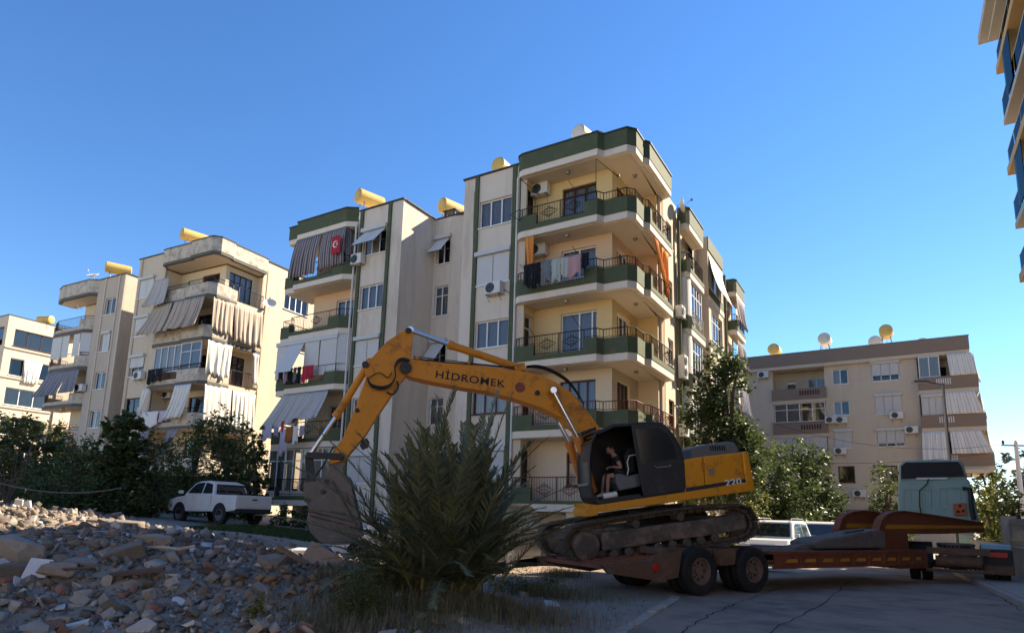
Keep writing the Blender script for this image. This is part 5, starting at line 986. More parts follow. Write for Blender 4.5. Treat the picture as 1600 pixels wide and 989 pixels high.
def wheel(par,c,r,w_,side,axis='y',rim='rim',holes=8,name='wheel'):
    """side=+1/-1: direction the rim faces along the axis"""
    mb=MB(); h=w_/2; prof=[(r*.56,-h*.9),(r*.8,-h),(r*.95,-h*.9),(r,-h*.6),(r,h*.6),(r*.95,h*.9),(r*.8,h),(r*.56,h*.9),(r*.56,-h*.9)]
    mb.lathe(prof,c,axis,36); wo=mb.build(name,M['tyre'],par,smooth=False)
    mb=MB(); s=side; f=h*s
    mb.lathe([(r*.57,f*.92),(r*.53,f*.95),(r*.5,f*.75),(r*.46,f*.25),(r*.2,f*.2),(r*.19,f*.62),(r*.12,f*.7),(0,f*.7)],c,axis,28); ro=mb.build('rim',M[rim],wo)
    mb=MB()
    for k in range(holes):
        a=2*PI*k/holes; x,z=r*.345*math.cos(a),r*.345*math.sin(a); y=f*.235+.006*s
        q=[(x+r*.06*math.cos(b*PI/4),z+r*.06*math.sin(b*PI/4)) for b in range(8)]
        mb.add([(c[0]+u_,c[1]+y,c[2]+v_) if axis=='y' else (c[0]+y,c[1]+u_,c[2]+v_) for u_,v_ in q],[tuple(range(8)) if s<0 else tuple(range(8))[::-1]])
    mb.build('hand_holes',M['black'],wo); mb=MB()
    for k in range(10): a=2*PI*k/10; mb.cyl(*[(c[0]+r*.24*math.cos(a),c[1]+f*q_,c[2]+r*.24*math.sin(a)) if axis=='y' else (c[0]+f*q_,c[1]+r*.24*math.cos(a),c[2]+r*.24*math.sin(a)) for q_ in(.2,.3)],r*.028,5)
    mb.build('wheel_nuts',M['metal'],wo); 
    mb=MB()
    for k in range(40):
        a=2*PI*k/40; Mx=Matrix.Translation(c)@(Matrix.Rotation(-a,4,'Y') if axis=='y' else Matrix.Rotation(a,4,'X'))
        if axis=='y': mb.box(r*.99,r*1.012,-h*.6,-h*.05,-r*.045,r*.045,Mx); mb.box(r*.99,r*1.012,h*.05,h*.6,-r*.045+r*.05,r*.045+r*.05,Mx)
    if mb.v: tag(mb.build('tread_blocks',M['tyre'],wo),kind='stuff')
    return wo
# ================================================================ low-loader trailer
M['rust']=mat('rusty_red_paint',(.21,.068,.034),.7,.2,3,.25,30,stain=(.07,.035,.022),stain_amt=.7,stain_scale=2.2); M['rust2']=mat('rusty_steel',(.13,.075,.05),.8,.25,4,.35,40,stain=(.23,.14,.09),stain_amt=.7,stain_scale=3)
M['stripe']=mat('reflective_stripe',(.55,.25,.02),.5,.15,6,.05)
hd=R(30.); TR=Obl((0,0,0),Vector((math.cos(hd),math.sin(hd),0)),Vector((-math.sin(hd),math.cos(hd),0)),Vector((0,0,1)))
p=atY(1097,893,14.05); TR.o=Vector((p.x,p.y,0))+TR.l*1.27
tr=thing('low_loader_trailer','rust-red low-loader trailer with twin rear axles under the excavator','trailer'); tr.matrix_world=TR.mat()
NS=-1.27; TT=lambda y,*pts: [TR.t(a,b,y) for a,b in pts]
wc=[TR.t(1097,893,NS),TR.t(1180,889,NS)]; wr=.51
for i,(x,z) in enumerate(wc):
    for y,s in((-1.12,-1),(-.76,-1),(.76,1),(1.12,1)): wheel(tr,(x,y,wr+.0),wr,.29,s)
x1,x2=wc[0][0],wc[1][0]
dk=TT(NS,(1212,861),(1440,857)); bt_=TT(NS,(1215,889),(1440,886.5)); zt=dk[0][1]; zb=bt_[0][1]; xA,xB=dk[0][0],dk[1][0]
for y0,y1 in((-1.27,-1.15),(1.15,1.27)):
    mb=MB(); mb.box(xA-.15,xB,y0,y1,zt-.07,zt); mb.box(xA,xB,y0,y1,zb,zb+.06); mb.box(xA,xB,(y0+y1)/2-.012,(y0+y1)/2+.012,zb+.06,zt-.07); rl=mb.build('side_rail',M['rust'],tr)
    if y0<0:
        n=9
        for k in range(n):
            xx=xA+(xB-xA)*(k+.35)/n; mb=MB(); mb.prismxz([(xx,zb+.06),(xx+.03,zb+.06),(xx+.28,zt-.08),(xx+.03,zt-.08)],y0+.005,-1.205); mb.build('stiffener',M['rust'],rl)
            mb=MB(); mb.box(xx+.1,xx+.1+(xB-xA)/n*.72,-1.224,-1.222,zb+.14,zb+.22); mb.build('reflective_strip',M['stripe'],rl)
mb=MB(); mb.box(xA-.1,xB,-1.149,1.149,zt-.09,zt-.02); deck=mb.build('deck',M['rust2'],tr)
# rear carriage: frame over the wheels, hanging plates and the ramp end
za=TR.t(1140,858,NS)[1]; mb=MB(); mb.box(x1-.85,xA-.16,-1.0,1.0,za-.12,za+.02); mb.box(x1-.6,xA,-.5,.5,.45,za-.121); mb.build('bogie_frame',M['rust2'],tr)
pl=TT(NS+.05,(1122,858),(1152,856.5),(1150,882),(1127,884)); mb=MB(); mb.prismxz(pl,-1.2,-1.05); mb.build('hanger_plate',M['rust2'],tr,bevel=.01)
pl=TT(NS+.05,(1062,862),(1066,861),(1060,902),(1030,908),(952,896),(940,882),(1015,875),(1024,867)); mb=MB(); mb.prismxz(pl,-1.22,-1.12); mb.build('ramp_side',M['rust2'],tr,bevel=.01)
pr2=[(a,b) for a,b in pl]; mb=MB(); mb.prismxz(pr2,1.12,1.22); mb.build('ramp_side',M['rust2'],tr,bevel=.01)
xr0,xr1=pl[4][0],pl[0][0]; zr0,zr1=pl[5][1],pl[0][1]
for k in range(7):
    xx=xr0+.1+(xr1-xr0-.2)*k/6; zz=zr0-.06+(zr1-zr0-.05)*k/6; mb=MB(); mb.box(xx-.05,xx+.05,-1.119,1.119,zz-.05,zz+.03); mb.build('ramp_bar',M['rust'],tr)
for xx in(x1-.55,x1-.3):
    a=TR.t(1035,885,NS); 
mb=MB(); mb.lathe([(0,-.03),(.07,-.03),(.09,0)],(xr0+1.2,-1.23,zr0-.08),'y',14); mb.build('tail_lamp',M['lamp_red'],tr)
for s in(-1,1): mb=MB(); mb.prismxz([(x1-.1,za-.09),(x1+.6,za-.09),(x1+.75,za-.3),(x2+.1,za-.3),(x2+.3,za-.09),(x2+.65,za-.09),(x2+.65,za-.06),(x1-.1,za-.06)],s*1.05-.1,s*1.05+.1); 
# gooseneck
GN=-.62; gp=TT(GN,(1371,858),(1369,829),(1374,812),(1382,804),(1392,800),(1409,798.5),(1450,804),(1534,817),(1538,831),(1480,833.5),(1416,834),(1419,858))
for y0,y1 in((-.66,-.54),(.54,.66)): 
    mb=MB(); mb.prismxz(gp,y0,y1); g_=mb.build('gooseneck_beam',M['rust'],tr,bevel=.012)
    mb=MB(); mb.prismxz(TT(GN,(1381,822),(1384,819),(1533,821),(1534,824.5),(1381,826)),y0-.004,y0-.001); mb.build('yellow_stripe',M['stripe'],g_)
    e=[gp[i] for i in(0,1,2,3,4,5,6,7)]; mb=MB()
    for i in range(len(e)-1): 
        a,b=Vector(e[i]),Vector(e[i+1]); d=(b-a).normalized(); nn=Vector((-d.y,d.x))*.02; mb.prismxz([tuple(a-nn),tuple(b-nn),tuple(b+nn),tuple(a+nn)],y0-.05,y1+.05)
    mb.build('flange',M['rust'],g_)
mb=MB(); mb.box(gp[5][0]-.1,gp[7][0],-.539,.539,gp[9][1]+.05,gp[9][1]+.12); mb.box(gp[0][0]+.02,gp[11][0]-.1,-1.2,1.2,zt-.5,zt-.0); mb.build('cross_beams',M['rust'],tr)
mb=MB(); c=TR.t(1440,875,-1.2); mb.box(xB,xB+.12,-1.25,-.8,zb-.02,zt+.0); mb.build('end_plate',M['rust2'],tr)
# load on the deck
cg=thing('wrapped_beam','grey dirty steel beam wrapped in old tarpaulin lying on the trailer deck','beam'); cg.matrix_world=TR.mat()
q=TT(-.3,(1253,855),(1250,846),(1262,840),(1300,836),(1335,828),(1352,826),(1360,831),(1361,855)); mb=MB(); mb.prismxz(q,-.75,.05); M['tarp']=mat('tarpaulin',(.17,.155,.14),.9,.3,5,.6,15,stain=(.08,.07,.06),stain_amt=.6,stain_scale=3); mb.build('tarpaulin',M['tarp'],cg,bevel=.05)
q=TT(-.3,(1228,859),(1233,853),(1250,849),(1262,851),(1262,859)); mb=MB(); mb.prismxz(q,-.5,-.1); mb.build('beam_end',M['tarp'],cg,bevel=.03)
mb=MB(); a,b=TR.t(1320,832,-.8),TR.t(1350,828,-.8); mb.tube([(a[0],-.76,a[1]),(b[0],-.76,b[1]+.02)],.05,6); mb.build('roll',M['tarp'],cg)
# ================================================================ tractor unit, seen from behind
M['cabgreen']=mat('pale_green_paint',(.235,.33,.305),.45,.05,3,.05,stain=(.15,.19,.17),stain_amt=.5,stain_scale=2)
az=R(33.); TK=Obl((0,0,0),Vector((math.cos(az),-math.sin(az),0)),Vector((math.sin(az),math.cos(az),0)),Vector((0,0,1)))
p=atY(1470,780,22.4); TK.o=Vector((p.x,p.y,0))-TK.l*0
tk=thing('truck_tractor','pale green tractor truck seen from behind, coupled to the low-loader','truck'); tk.matrix_world=TK.mat()
K=lambda y,*pts: [TK.t(a,b,y) for a,b in pts]
bd=K(0,(1403,825),(1403,754),(1407,750),(1511,747),(1515,751),(1524,780),(1531,818),(1531,825)); mb=MB(); mb.prismxz(bd,0,1.9); cabt=mb.build('cab',M['cabgreen'],tk,bevel=.05)
rf=K(0,(1405,752),(1404.5,727),(1413,719.5),(1460,717.5),(1500,718),(1506,726),(1512,750)); mb=MB(); mb.prismxz(rf,.02,1.5); mb.build('high_roof',M['cabgreen'],cabt,bevel=.06)
mb=MB(); mb.prismxz(K(0,(1408,748),(1408,728),(1415,722.5),(1497,721),(1502,728),(1507,744),(1435,747)),-.05,.0); mb.build('rear_window',M['black'],cabt)
for a,b,c,d in((1412,766,1455,794),(1468,763,1510,795)):
    pa=K(0,(a,b),(c,b-1),(c,d),(a,d)); mb=MB()
    for i in range(4): u0,v0=pa[i]; u1,v1=pa[(i+1)%4]; mb.tube([(u0,-.002,v0),(u1,-.002,v1)],.018,5)
    for f in(.25,.75): 
        u0=pa[0][0]+(pa[1][0]-pa[0][0])*f; mb.tube([(u0,-.002,pa[0][1]-.06),(u0,-.002,pa[2][1]+.06)],.012,5)
    mb.build('pressed_panel',M['cabgreen'],cabt)
mb=MB(); a,b=TK.t(1432,747.5,0),TK.t(1480,745,0); mb.box(a[0],b[0],-.06,-.001,a[1]-.03,a[1]+.03); mb.build('work_light_bar',M['ac'],cabt)
mb=MB(); P_=K(-.08,(1451,748),(1448,756),(1437,766),(1437,790),(1441,812)); mb.tube([(a,-.08,b) for a,b in P_],.02,6); mb.build('air_hose',M['hose'],tk,smooth=True)
mb=MB(); P_=K(-.15,(1504,763),(1516,763),(1518,790),(1522,812)); mb.tube([(a,-.15,b) for a,b in P_],.075,8); mb.build('exhaust_stack',M['trim'],tk)
o_=K(-.1,(1489,787),(1509,785),(1511,805),(1491,805)); mb=MB(); mb.prismxz(o_,-.14,-.02); ob=mb.build('orange_box',mat('orange_board',(.42,.10,.035),.6,.15,5,.1),tk,bevel=.02)
for px,py in((1500,790),(1497,799),(1505,798)): a=TK.t(px,py,-.14); mb=MB(); mb.cyl((a[0],-.15,a[1]),(a[0],-.141,a[1]),.05,10); mb.build('hole',M['black'],ob)
# chassis and rear axle
CHX=TK.t(1490,800,-4)[0]; 
ax_y=-3.3; wl=TK.t(1430,890,ax_y)[0]; wrx=TK.t(1568,890,ax_y)[0]; cx_=(wl+wrx)/2; hw=(wrx-wl)/2
mb=MB(); mb.box(cx_-.45,cx_-.35,-4.2,1.5,.75,1.0); mb.box(cx_+.35,cx_+.45,-4.2,1.5,.75,1.0)
for y in(-4.2,-3.3,-2.2,-1): mb.box(cx_-.349,cx_+.349,y,y+.1,.78,.97)
mb.build('chassis',M['trackframe'],tk); mb=MB(); mb.cyl((cx_-.8,ax_y,.5),(cx_+.8,ax_y,.5),.12,12); mb.lathe([(0,-.25),(.22,-.12),(.25,0),(.22,.12),(0,.25)],(cx_,ax_y,.5),'y',16); mb.build('rear_axle',M['trackframe'],tk)
mb=MB(); mb.cyl((cx_-.55,-4.25,.62),(cx_+.55,-4.25,.62),.16,16); mb.build('air_tank',M['rust2'],tk); mb=MB(); mb.box(cx_-.75,cx_+.75,-4.45,-4.35,.82,1.0); mb.tube([(cx_-.8,-4.4,.36),(cx_+.8,-4.4,.36)],.05,6); mb.build('rear_crossbar',M['rust2'],tk)
mb=MB(); mb.lathe([(0,0),(.45,0),(.5,.06),(.45,.1),(0,.1)],(cx_,-3.3,1.02),'z',24); mb.build('fifth_wheel',M['trackframe'],tk)
mb=MB(); 
for k in range(9): x_=cx_-.4+.1*k; mb.tube([(x_,-3.9,1.05),(x_+.05,-4.1,.8),(x_-.05,-4.3,.5),(x_+.1,-4.2,.4)],.018,5)
mb.build('hoses_and_lines',M['hose'],tk)
for s in(-1,1):
    for off in(0,.32): wheel(tk,(cx_+s*(hw+.0-off),ax_y,.5),.5,.28,s,axis='x')
    mb=MB(); xx0,xx1=(cx_+s*(hw-.5),cx_+s*(hw+.2)); 
    ar=[(ax_y+.62*math.cos(a),.5+.62*math.sin(a)) for a in [R(5+17*k) for k in range(11)]]
    for i in range(10): (a0_,b0),(a1_,b1)=ar[i],ar[i+1]; mb.add([(min(xx0,xx1),a0_,b0),(max(xx0,xx1),a0_,b0),(max(xx0,xx1),a1_,b1),(min(xx0,xx1),a1_,b1)],[(0,1,2,3)])
    mb.build('mudguard',M['cabgreen' if s>0 else 'trim'],tk,solid=.03)
    if s>0:
        x0_,x1_=min(xx0,xx1),max(xx0,xx1); mb=MB(); mb.box(x0_,x1_,ax_y-.68,ax_y-.64,.3,1.0); mb.build('mud_flap',M['trim'],tk); mb=MB(); mb.box(x0_+.02,x1_-.02,ax_y-.70,ax_y-.681,.3,.55); mb.build('flap_skirt',M['rust2'],tk)
        mb=MB(); mb.box(x0_+.1,x1_-.12,ax_y-.74,ax_y-.685,.78,.92); mb.build('tail_lamp',M['lamp_red'],tk,bevel=.01)
    wheel(tk,(cx_+s*(hw-.1),1.1,.5),.5,.3,s,axis='x')
# ================================================================ cars
def car(name,label,cat,loc,rz,prof,green,paint,L_,Wd,wheels,wr=.33,pick=False,side_win=None,rear=True,rails=False,grp=None):
    """x forward, y left, z up; prof: lower-body outline (x,z); green: greenhouse outline"""
    t=thing(name,label,cat,loc,rz,grp); h=Wd/2
    def bodymesh(pr,w0,w1,z0,z1):
        mb=MB(); n=len(pr); pts=[]
        for s in(-1,1):
            for x,z in pr: f=min(1,max(0,(z-z0)/(z1-z0))); pts.append((x,s*(w0+(w1-w0)*f),z))
        a=sum(pr[i][0]*pr[(i+1)%n][1]-pr[(i+1)%n][0]*pr[i][1] for i in range(n)); fs_=[tuple(range(n)),tuple(range(n,2*n))[::-1]]+[(i,n+i,n+(i+1)%n,(i+1)%n) for i in range(n)]
        if a<0: fs_=[f[::-1] for f in fs_]
        mb.add(pts,fs_); return mb
    zmin=min(z for x,z in prof); zmax=max(z for x,z in prof)
    b=bodymesh(prof,h,h*.97,zmin,zmax).build('body',M[paint],t,bevel=.05)
    g=bodymesh(green,h*.95,h*.76,green[0][1],max(z for x,z in green)).build('cabin',M[paint],t,bevel=.06)
    zt_=max(z for x,z in green); z0=green[0][1]
    # glazing: front and rear screens and side glass, inset by scale about each face
    xs_=[x for x,z in green]; fr=[p for p in green]
    def yat(z): f=(z-z0)/(zt_-z0); return h*.95+(h*.76-h*.95)*f
    def pane(p,q,nm): # across width between two outline points
        p,q=Vector(p),Vector(q); d=(q-p); nn=Vector((d.y,-d.x)).normalized()*.012
        if nn.x*( (p.x+q.x)/2-(min(xs_)+max(xs_))/2)<0: nn=-nn
        a=p+d*.12+nn; c=p+d*.9+nn; mb=MB(); mb.add([(a.x,-yat(a.y)*.88,a.y),(a.x,yat(a.y)*.88,a.y),(c.x,yat(c.y)*.86,c.y),(c.x,-yat(c.y)*.86,c.y)],[(0,1,2,3)]); return mb.build(nm,M['carglass'],t,solid=.008)
    pane(green[-1],green[-2],'windscreen'); pane(green[0],green[1],'rear_screen')
    for s in(-1,1):
        for sw_ in side_win:
            mb=MB(); mb.add([(x,s*(yat(z)+.008),z) for x,z in sw_],[tuple(range(len(sw_)))]); mb.build('side_window',M['carglass'],t,solid=.01)
        for dx in ([side_win[0][0][0]-.03] if side_win else []):
            mb=MB(); mb.box(dx,dx+.012,s*h*.985-.004,s*h*.985+.004,zmin+.15,z0); mb.build('door_gap',M['black'],t)
        mb=MB(); xm=green[-1][0]-.1; mb.box(xm,xm+.14,s*h*1.0,s*h*1.2,z0+.05,z0+.2); mb.build('mirror',M[paint],t,bevel=.03)
        mb=MB(); mb.box(-L_/2-.012,-L_/2+.14,s*h*.72-.1,s*h*.72+.17*1,zmax-.42,zmax-.08) ; mb.build('tail_light',M['lamp_red'],t,bevel=.02)
        mb=MB(); mb.box(L_/2-.2,L_/2+.01,s*h*.68-.18,s*h*.68+.16,zmax-.42,zmax-.22); mb.build('headlight',M['lamp_w'],t,bevel=.03)
        for xw in wheels:
            wheel(t,(xw,s*(h-.1),wr),wr,.23,s,rim='alloy',holes=5)
            mb=MB(); n=14; q=[(xw+(wr+.07)*math.cos(PI*k/n),wr+(wr+.07)*math.sin(PI*k/n)) for k in range(n+1)]; mb.prismxz(q,s*(h-.17),s*(h+.004)); mb.build('wheel_arch',M['black'],t)
        if rails: mb=MB(); mb.tube([(green[1][0]+.15,s*h*.7,zt_),(green[1][0]+.25,s*h*.7,zt_+.07),(green[-2][0]-.25,s*h*.7,zt_+.07),(green[-2][0]-.1,s*h*.7,zt_)],.02,5); mb.build('roof_rail',M['metal'],t)
    mb=MB(); mb.box(-L_/2-.03,-L_/2+.1,-h*.95,h*.95,zmin-.02,zmin+.2); mb.box(L_/2-.1,L_/2+.03,-h*.95,h*.95,zmin-.02,zmin+.2); mb.build('bumper',M['trim'],t,bevel=.03)
    mb=MB(); mb.box(L_/2-.03,L_/2+.02,-h*.45,h*.45,zmax-.42,zmax-.26); mb.build('grille',M['trim'],t)
    mb=MB(); mb.box(-L_/2-.035,-L_/2-.031,-.26,.26,zmin+.22,zmin+.33); mb.build('number_plate',M['cl_white'],t)
    return t
# pickup
pl_=atZ(341,823,.8); BL=Vector((-math.cos(R(31)),math.sin(R(31)),0)); NL=Vector((math.sin(R(31)),math.cos(R(31)),0))
ctr=pl_+BL*1.36+NL*.85; ctr=Vector((ctr.x,ctr.y,0)); zf=gz(ctr.x,ctr.y)
hdg=math.atan2(BL.y,BL.x)
pk=car('pickup_truck','dirty white double-cab pickup truck on big tyres parked before the left trees','pickup truck',(ctr.x,ctr.y,max(.8,zf)),hdg,
 [(-2.55,.62),(-2.55,1.22),(-.9,1.24),(1.05,1.2),(1.9,1.12),(2.35,1.0),(2.5,.8),(2.5,.55),(2.0,.5),(-2.0,.55)],
 [(-.95,1.2),(-.7,1.72),(-.2,1.82),(.4,1.80),(.75,1.7),(1.35,1.18)],'paintw',5.05,1.8,(1.5,-1.5),.42,side_win=[[(-.78,1.28),(-.62,1.66),(-.12,1.74),(-.08,1.28)],[(0,1.28),(-.02,1.74),(.4,1.72),(.68,1.64),(1.05,1.28)]])
mb=MB(); mb.box(-2.45,-1.05,-.72,.72,.95,1.262); mb.build('load_bed',M['black'],pk); mb=MB(); mb.tube([(-1.0,-.7,1.24),(-1.1,-.65,1.62),(-1.1,.65,1.62),(-1.0,.7,1.24)],.035,7); mb.tube([(-1.1,-.65,1.6),(-1.7,-.68,1.28)],.03,6); mb.tube([(-1.1,.65,1.6),(-1.7,.68,1.28)],.03,6); mb.build('roll_bar',M['trim'],pk)
mb=MB(); mb.box(-2.57,-2.551,-.78,.78,.72,1.2); tg=mb.build('tailgate',M['paintw'],pk,bevel=.006); mb=MB(); mb.box(-2.585,-2.571,-.12,.12,1.02,1.08); mb.build('handle',M['trim'],tg); mb=MB(); mb.tube([(-2.7,-.8,.55),(-2.7,.8,.55)],.05,6); mb.build('tow_bar',M['trim'],pk)
pk.scale=(.92,1,1)
suv_p=[(-2.15,.3),(-2.2,.75),(-2.15,1.0),(1.0,1.0),(1.9,.92),(2.15,.75),(2.2,.4),(2.1,.28)]; suv_g=[(-2.1,.98),(-1.85,1.62),(-1.5,1.68),(.2,1.66),(.5,1.6),(1.15,.98)]; sw1=[[(-1.75,1.05),(-1.6,1.52),(-.75,1.56),(-.7,1.05)],[(-.6,1.05),(-.62,1.56),(.15,1.55),(.35,1.5),(.8,1.05)]]
def face_cam(x,y,off=0): return math.atan2(-y,-x)+off
for nm,lb,px,D,off,sc_ in(('parked_car','white car facing the camera just left of the trailer deck, nearest of three',1214,26,-.25,1.0),('parked_car','white car with roof rails behind the wrapped beam, right of the tree',1284,30,.1,1.0),('parked_car','small white hatchback side-on between the two white cars',1262,33,.7,.9)):
    p=atZ(px,850,0); p=atY(px,840,D); t=car(nm,lb,'car',(p.x,p.y,0),face_cam(p.x,p.y,off),suv_p,suv_g,'paintw',4.3,1.85,(1.35,-1.3),.33,side_win=sw1,rails=(sc_==1),grp='white cars parked behind the trailer'); t.scale=(sc_,)*3
p=atY(784,830,19.4); van=car('parked_van','black and silver van with red tail light half hidden by the palm','van',(p.x-.0,p.y+.9,0),face_cam(p.x,p.y,PI-.42),[(-2.3,.3),(-2.35,1.1),(-2.2,1.15),(1.2,1.1),(2.1,.95),(2.3,.5),(2.2,.28)],[(-2.28,1.1),(-2.1,1.85),(-1.8,1.95),(.6,1.92),(.9,1.85),(1.6,1.1)],'paintk',4.6,1.85,(1.45,-1.45),.33,side_win=[[(-2.0,1.2),(-1.85,1.75),(-.9,1.78),(-.85,1.2)],[(-.7,1.2),(-.7,1.78),(.4,1.78),(.9,1.2)]])
p=atY(625,806,21.5); t=car('parked_car','silver-white car glimpsed between the bucket and the palm','car',(p.x,p.y,gz(p.x,p.y)-.1),R(200),suv_p,suv_g,'paintw',4.3,1.8,(1.35,-1.3),.33,side_win=sw1)
# ================================================================ street furniture
x,z=0,0; p=atY(1487,716,27.); base=Vector((p.x,p.y,0)); top=atY(1472,599,27.); H_=top.z
t=thing('street_lamp','tall thin grey street lamp with a flat arm before the tan block','street lamp',(p.x-.1,p.y,0)); mb=MB(); mb.tube([(0,0,0),(0,0,H_)],[.09,.05],8); mb.build('pole',M['metal'],t); e=atY(1425,596,27.)-Vector((p.x-.1,p.y,0)); mb=MB(); mb.tube([(0,0,H_-.05),(e.x+.5,0,e.z-.0)],.03,6); mb.build('arm',M['metal'],t); mb=MB(); mb.box(e.x,e.x+.7,-.12,.12,e.z-.05,e.z+.05); mb.build('lantern',M['metal'],t,bevel=.03)
p=atY(1592,740,45.); tp=atY(1590,694,45.).z
t=thing('utility_pole','concrete utility pole with a crossarm and insulators at the right edge','utility pole',(p.x,p.y,0)); mb=MB(); mb.tube([(0,0,0),(0,0,tp+.2)],[.2,.12],8); mb.build('pole',M['ac'],t); mb=MB(); mb.box(-1.0,1.0,-.06,.06,tp-.15,tp-.03); mb.build('crossarm',M['metal'],t)
for k,xx in enumerate((-.9,.0,.9)): mb=MB(); mb.lathe([(0,0),(.04,0),(.09,.12),(.09,.18),(.04,.3),(0,.3)],(xx,0,tp-.03),'z',8); mb.build('insulator',M['brownframe'],t)
def wire(label,p,q,sag,r=.012):
    p,q=Vector(p),Vector(q); mb=MB(); mb.tube([tuple((p+(q-p)*k/14-Vector((0,0,sag*4*(k/14)*(1-k/14))))-p) for k in range(15)],r,4); o=mb.build('overhead_cable',M['rail']); o.location=p; tag(o,label,'cable')
wire('thin cable sagging across the lower wall of the tan block towards the pole',tuple(atY(1195,718,46)),(p.x,p.y,tp-.3),.6); wire('upper thin cable across the tan block wall towards the pole',tuple(atY(1205,660,46)),(p.x-.8,p.y,tp),1.0)
# right-hand wall and fence
t=thing('wall','low grey concrete garden wall at the right edge of the road','wall'); 
a,b=Vector((16.5,21.2,0)),Vector((20.2,27.9,0)); d=(b-a).normalized(); ang=math.atan2(d.y,d.x); t.location=a; t.rotation_euler=(0,0,ang)
mb=MB(); mb.box(-9,8.5,-.12,.12,-.1,1.0); mb.build('wall_body',M['concrete'],t,bevel=.01); mb=MB(); mb.box(-9,8.5,-.16,.16,1.001,1.06); mb.build('coping',M['concrete'],t)
mb=MB(); mb.box(.1,.4,-.2,.2,-.1,2.0); mb.build('post',M['concrete'],t,bevel=.01)
f=thing('fence','grey vertical-board metal fence standing on the low wall','fence',tuple(a),ang); pb=None
for k in range(46):
    x_=-8.9+k*.2
    if pb is None: mb=MB(); mb.box(-.085,.085,-.012,.012,1.065,1.9); pb=mb.build('board',M['metal'],f); o=pb
    else: o=bpy.data.objects.new('board',pb.data); COL.objects.link(o); o.parent=f
    o.location=(x_,0,0)
mb=MB(); mb.box(-9,.1,.013,.045,1.2,1.26); mb.box(-9,.1,.013,.045,1.7,1.76); mb.build('rail',M['metal'],f)
f=thing('fence','green-grey slatted fence behind the tractor truck mudguard','fence',tuple(a+d*8.6),ang); pb=None
for k in range(40):
    if pb is None: mb=MB(); mb.box(-.05,.05,-.012,.012,.1,1.5); pb=mb.build('slat',M['cabgreen'],f); o=pb
    else: o=bpy.data.objects.new('slat',pb.data); COL.objects.link(o); o.parent=f
    o.location=(k*.16,0,0)
mb=MB(); mb.box(0,6.3,.013,.045,.3,.36); mb.box(0,6.3,.013,.045,1.25,1.31); mb.build('rail',M['metal'],f)
# red shop sign low behind the cars
p=atY(1308,815,43); t=thing('shop_board','red upright shop board beside the parked white cars','sign',(p.x,p.y,0)); mb=MB(); mb.box(-.35,.35,-.05,.05,.4,2.4); mb.build('board',M['cl_red'],t,bevel=.01); mb=MB(); mb.box(-.3,-.25,-.04,.04,0,.399); mb.box(.25,.3,-.04,.04,0,.399); mb.build('legs',M['metal'],t); mb=MB(); mb.box(-.25,.25,-.056,-.051,1.6,2.0); mb.build('white_panel',M['cl_white'],t)
# ================================================================ vegetation
def npmesh(name,V,F4,mat_,parent=None,smooth=False,**kw):
    me=bpy.data.meshes.new(name); n=len(F4); k=F4.shape[1]; me.vertices.add(len(V)); me.vertices.foreach_set('co',V.astype(np.float32).ravel()); me.loops.add(n*k); me.loops.foreach_set('vertex_index',F4.astype(np.int32).ravel())
    me.polygons.add(n); me.polygons.foreach_set('loop_start',np.arange(0,n*k,k,dtype=np.int32)); me.polygons.foreach_set('loop_total',np.full(n,k,dtype=np.int32)); me.update(calc_edges=True); me.validate()
    return link(name,me,mat_,parent,**kw)
rng=np.random.default_rng(11)
def leaves(centres,radii,n,size,asp=.45,clump=26,outer=.72,droop=.0,cl_r=.20):
    """leaf-sized quads in clumps spread through ellipsoids"""
    tot=[]; w_=np.array([r[0]*r[1]*r[2] for r in radii])**.8; w_/=w_.sum()
    for (c,r,ww) in zip(centres,radii,w_):
        nc=max(5,int(n*ww/clump)); d=rng.normal(size=(nc,3)); d/=np.linalg.norm(d,axis=1)[:,None]; rad=(outer+(1.06-outer)*rng.random(nc)**.8)*np.where(rng.random(nc)<.22,rng.random(nc)*.9,1)
        rad*=1+.16*np.sin(d[:,0]*5+c[0]*3)*np.cos(d[:,1]*4+c[2]*2)+.1*np.sin(d[:,2]*9+c[1])
        cc=np.array(c)+d*rad[:,None]*np.array(r); cs=cl_r*min(r)*(.6+.8*rng.random(nc)) if min(r)<1.4 else cl_r*1.4*(.6+.8*rng.random(nc))
        p=np.repeat(cc,clump,0)+rng.normal(size=(nc*clump,3))*np.repeat(cs,clump)[:,None]*.75; tot.append(p)
    p=np.concatenate(tot); N_=len(p); a=rng.normal(size=(N_,3)); a[:,2]=a[:,2]*.5-droop; a/=np.linalg.norm(a,axis=1)[:,None]; b=rng.normal(size=(N_,3)); b-=a*(a*b).sum(1)[:,None]; b/=np.linalg.norm(b,axis=1)[:,None]
    s=(size*(.6+.8*rng.random(N_)))[:,None]; V=np.stack([p-a*s*.5,p+b*s*asp*.5,p+a*s*.5,p-b*s*asp*.5],1).reshape(-1,3); F=np.arange(N_*4).reshape(-1,4); return V,F
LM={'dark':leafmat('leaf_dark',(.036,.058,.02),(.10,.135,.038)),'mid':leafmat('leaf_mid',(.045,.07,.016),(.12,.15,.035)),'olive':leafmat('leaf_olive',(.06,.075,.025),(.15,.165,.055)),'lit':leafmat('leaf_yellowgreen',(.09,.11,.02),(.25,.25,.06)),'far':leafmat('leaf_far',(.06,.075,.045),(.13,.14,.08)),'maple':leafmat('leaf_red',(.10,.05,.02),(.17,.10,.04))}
M['bark']=mat('bark',(.11,.08,.06),.95,.3,6,.8,20)
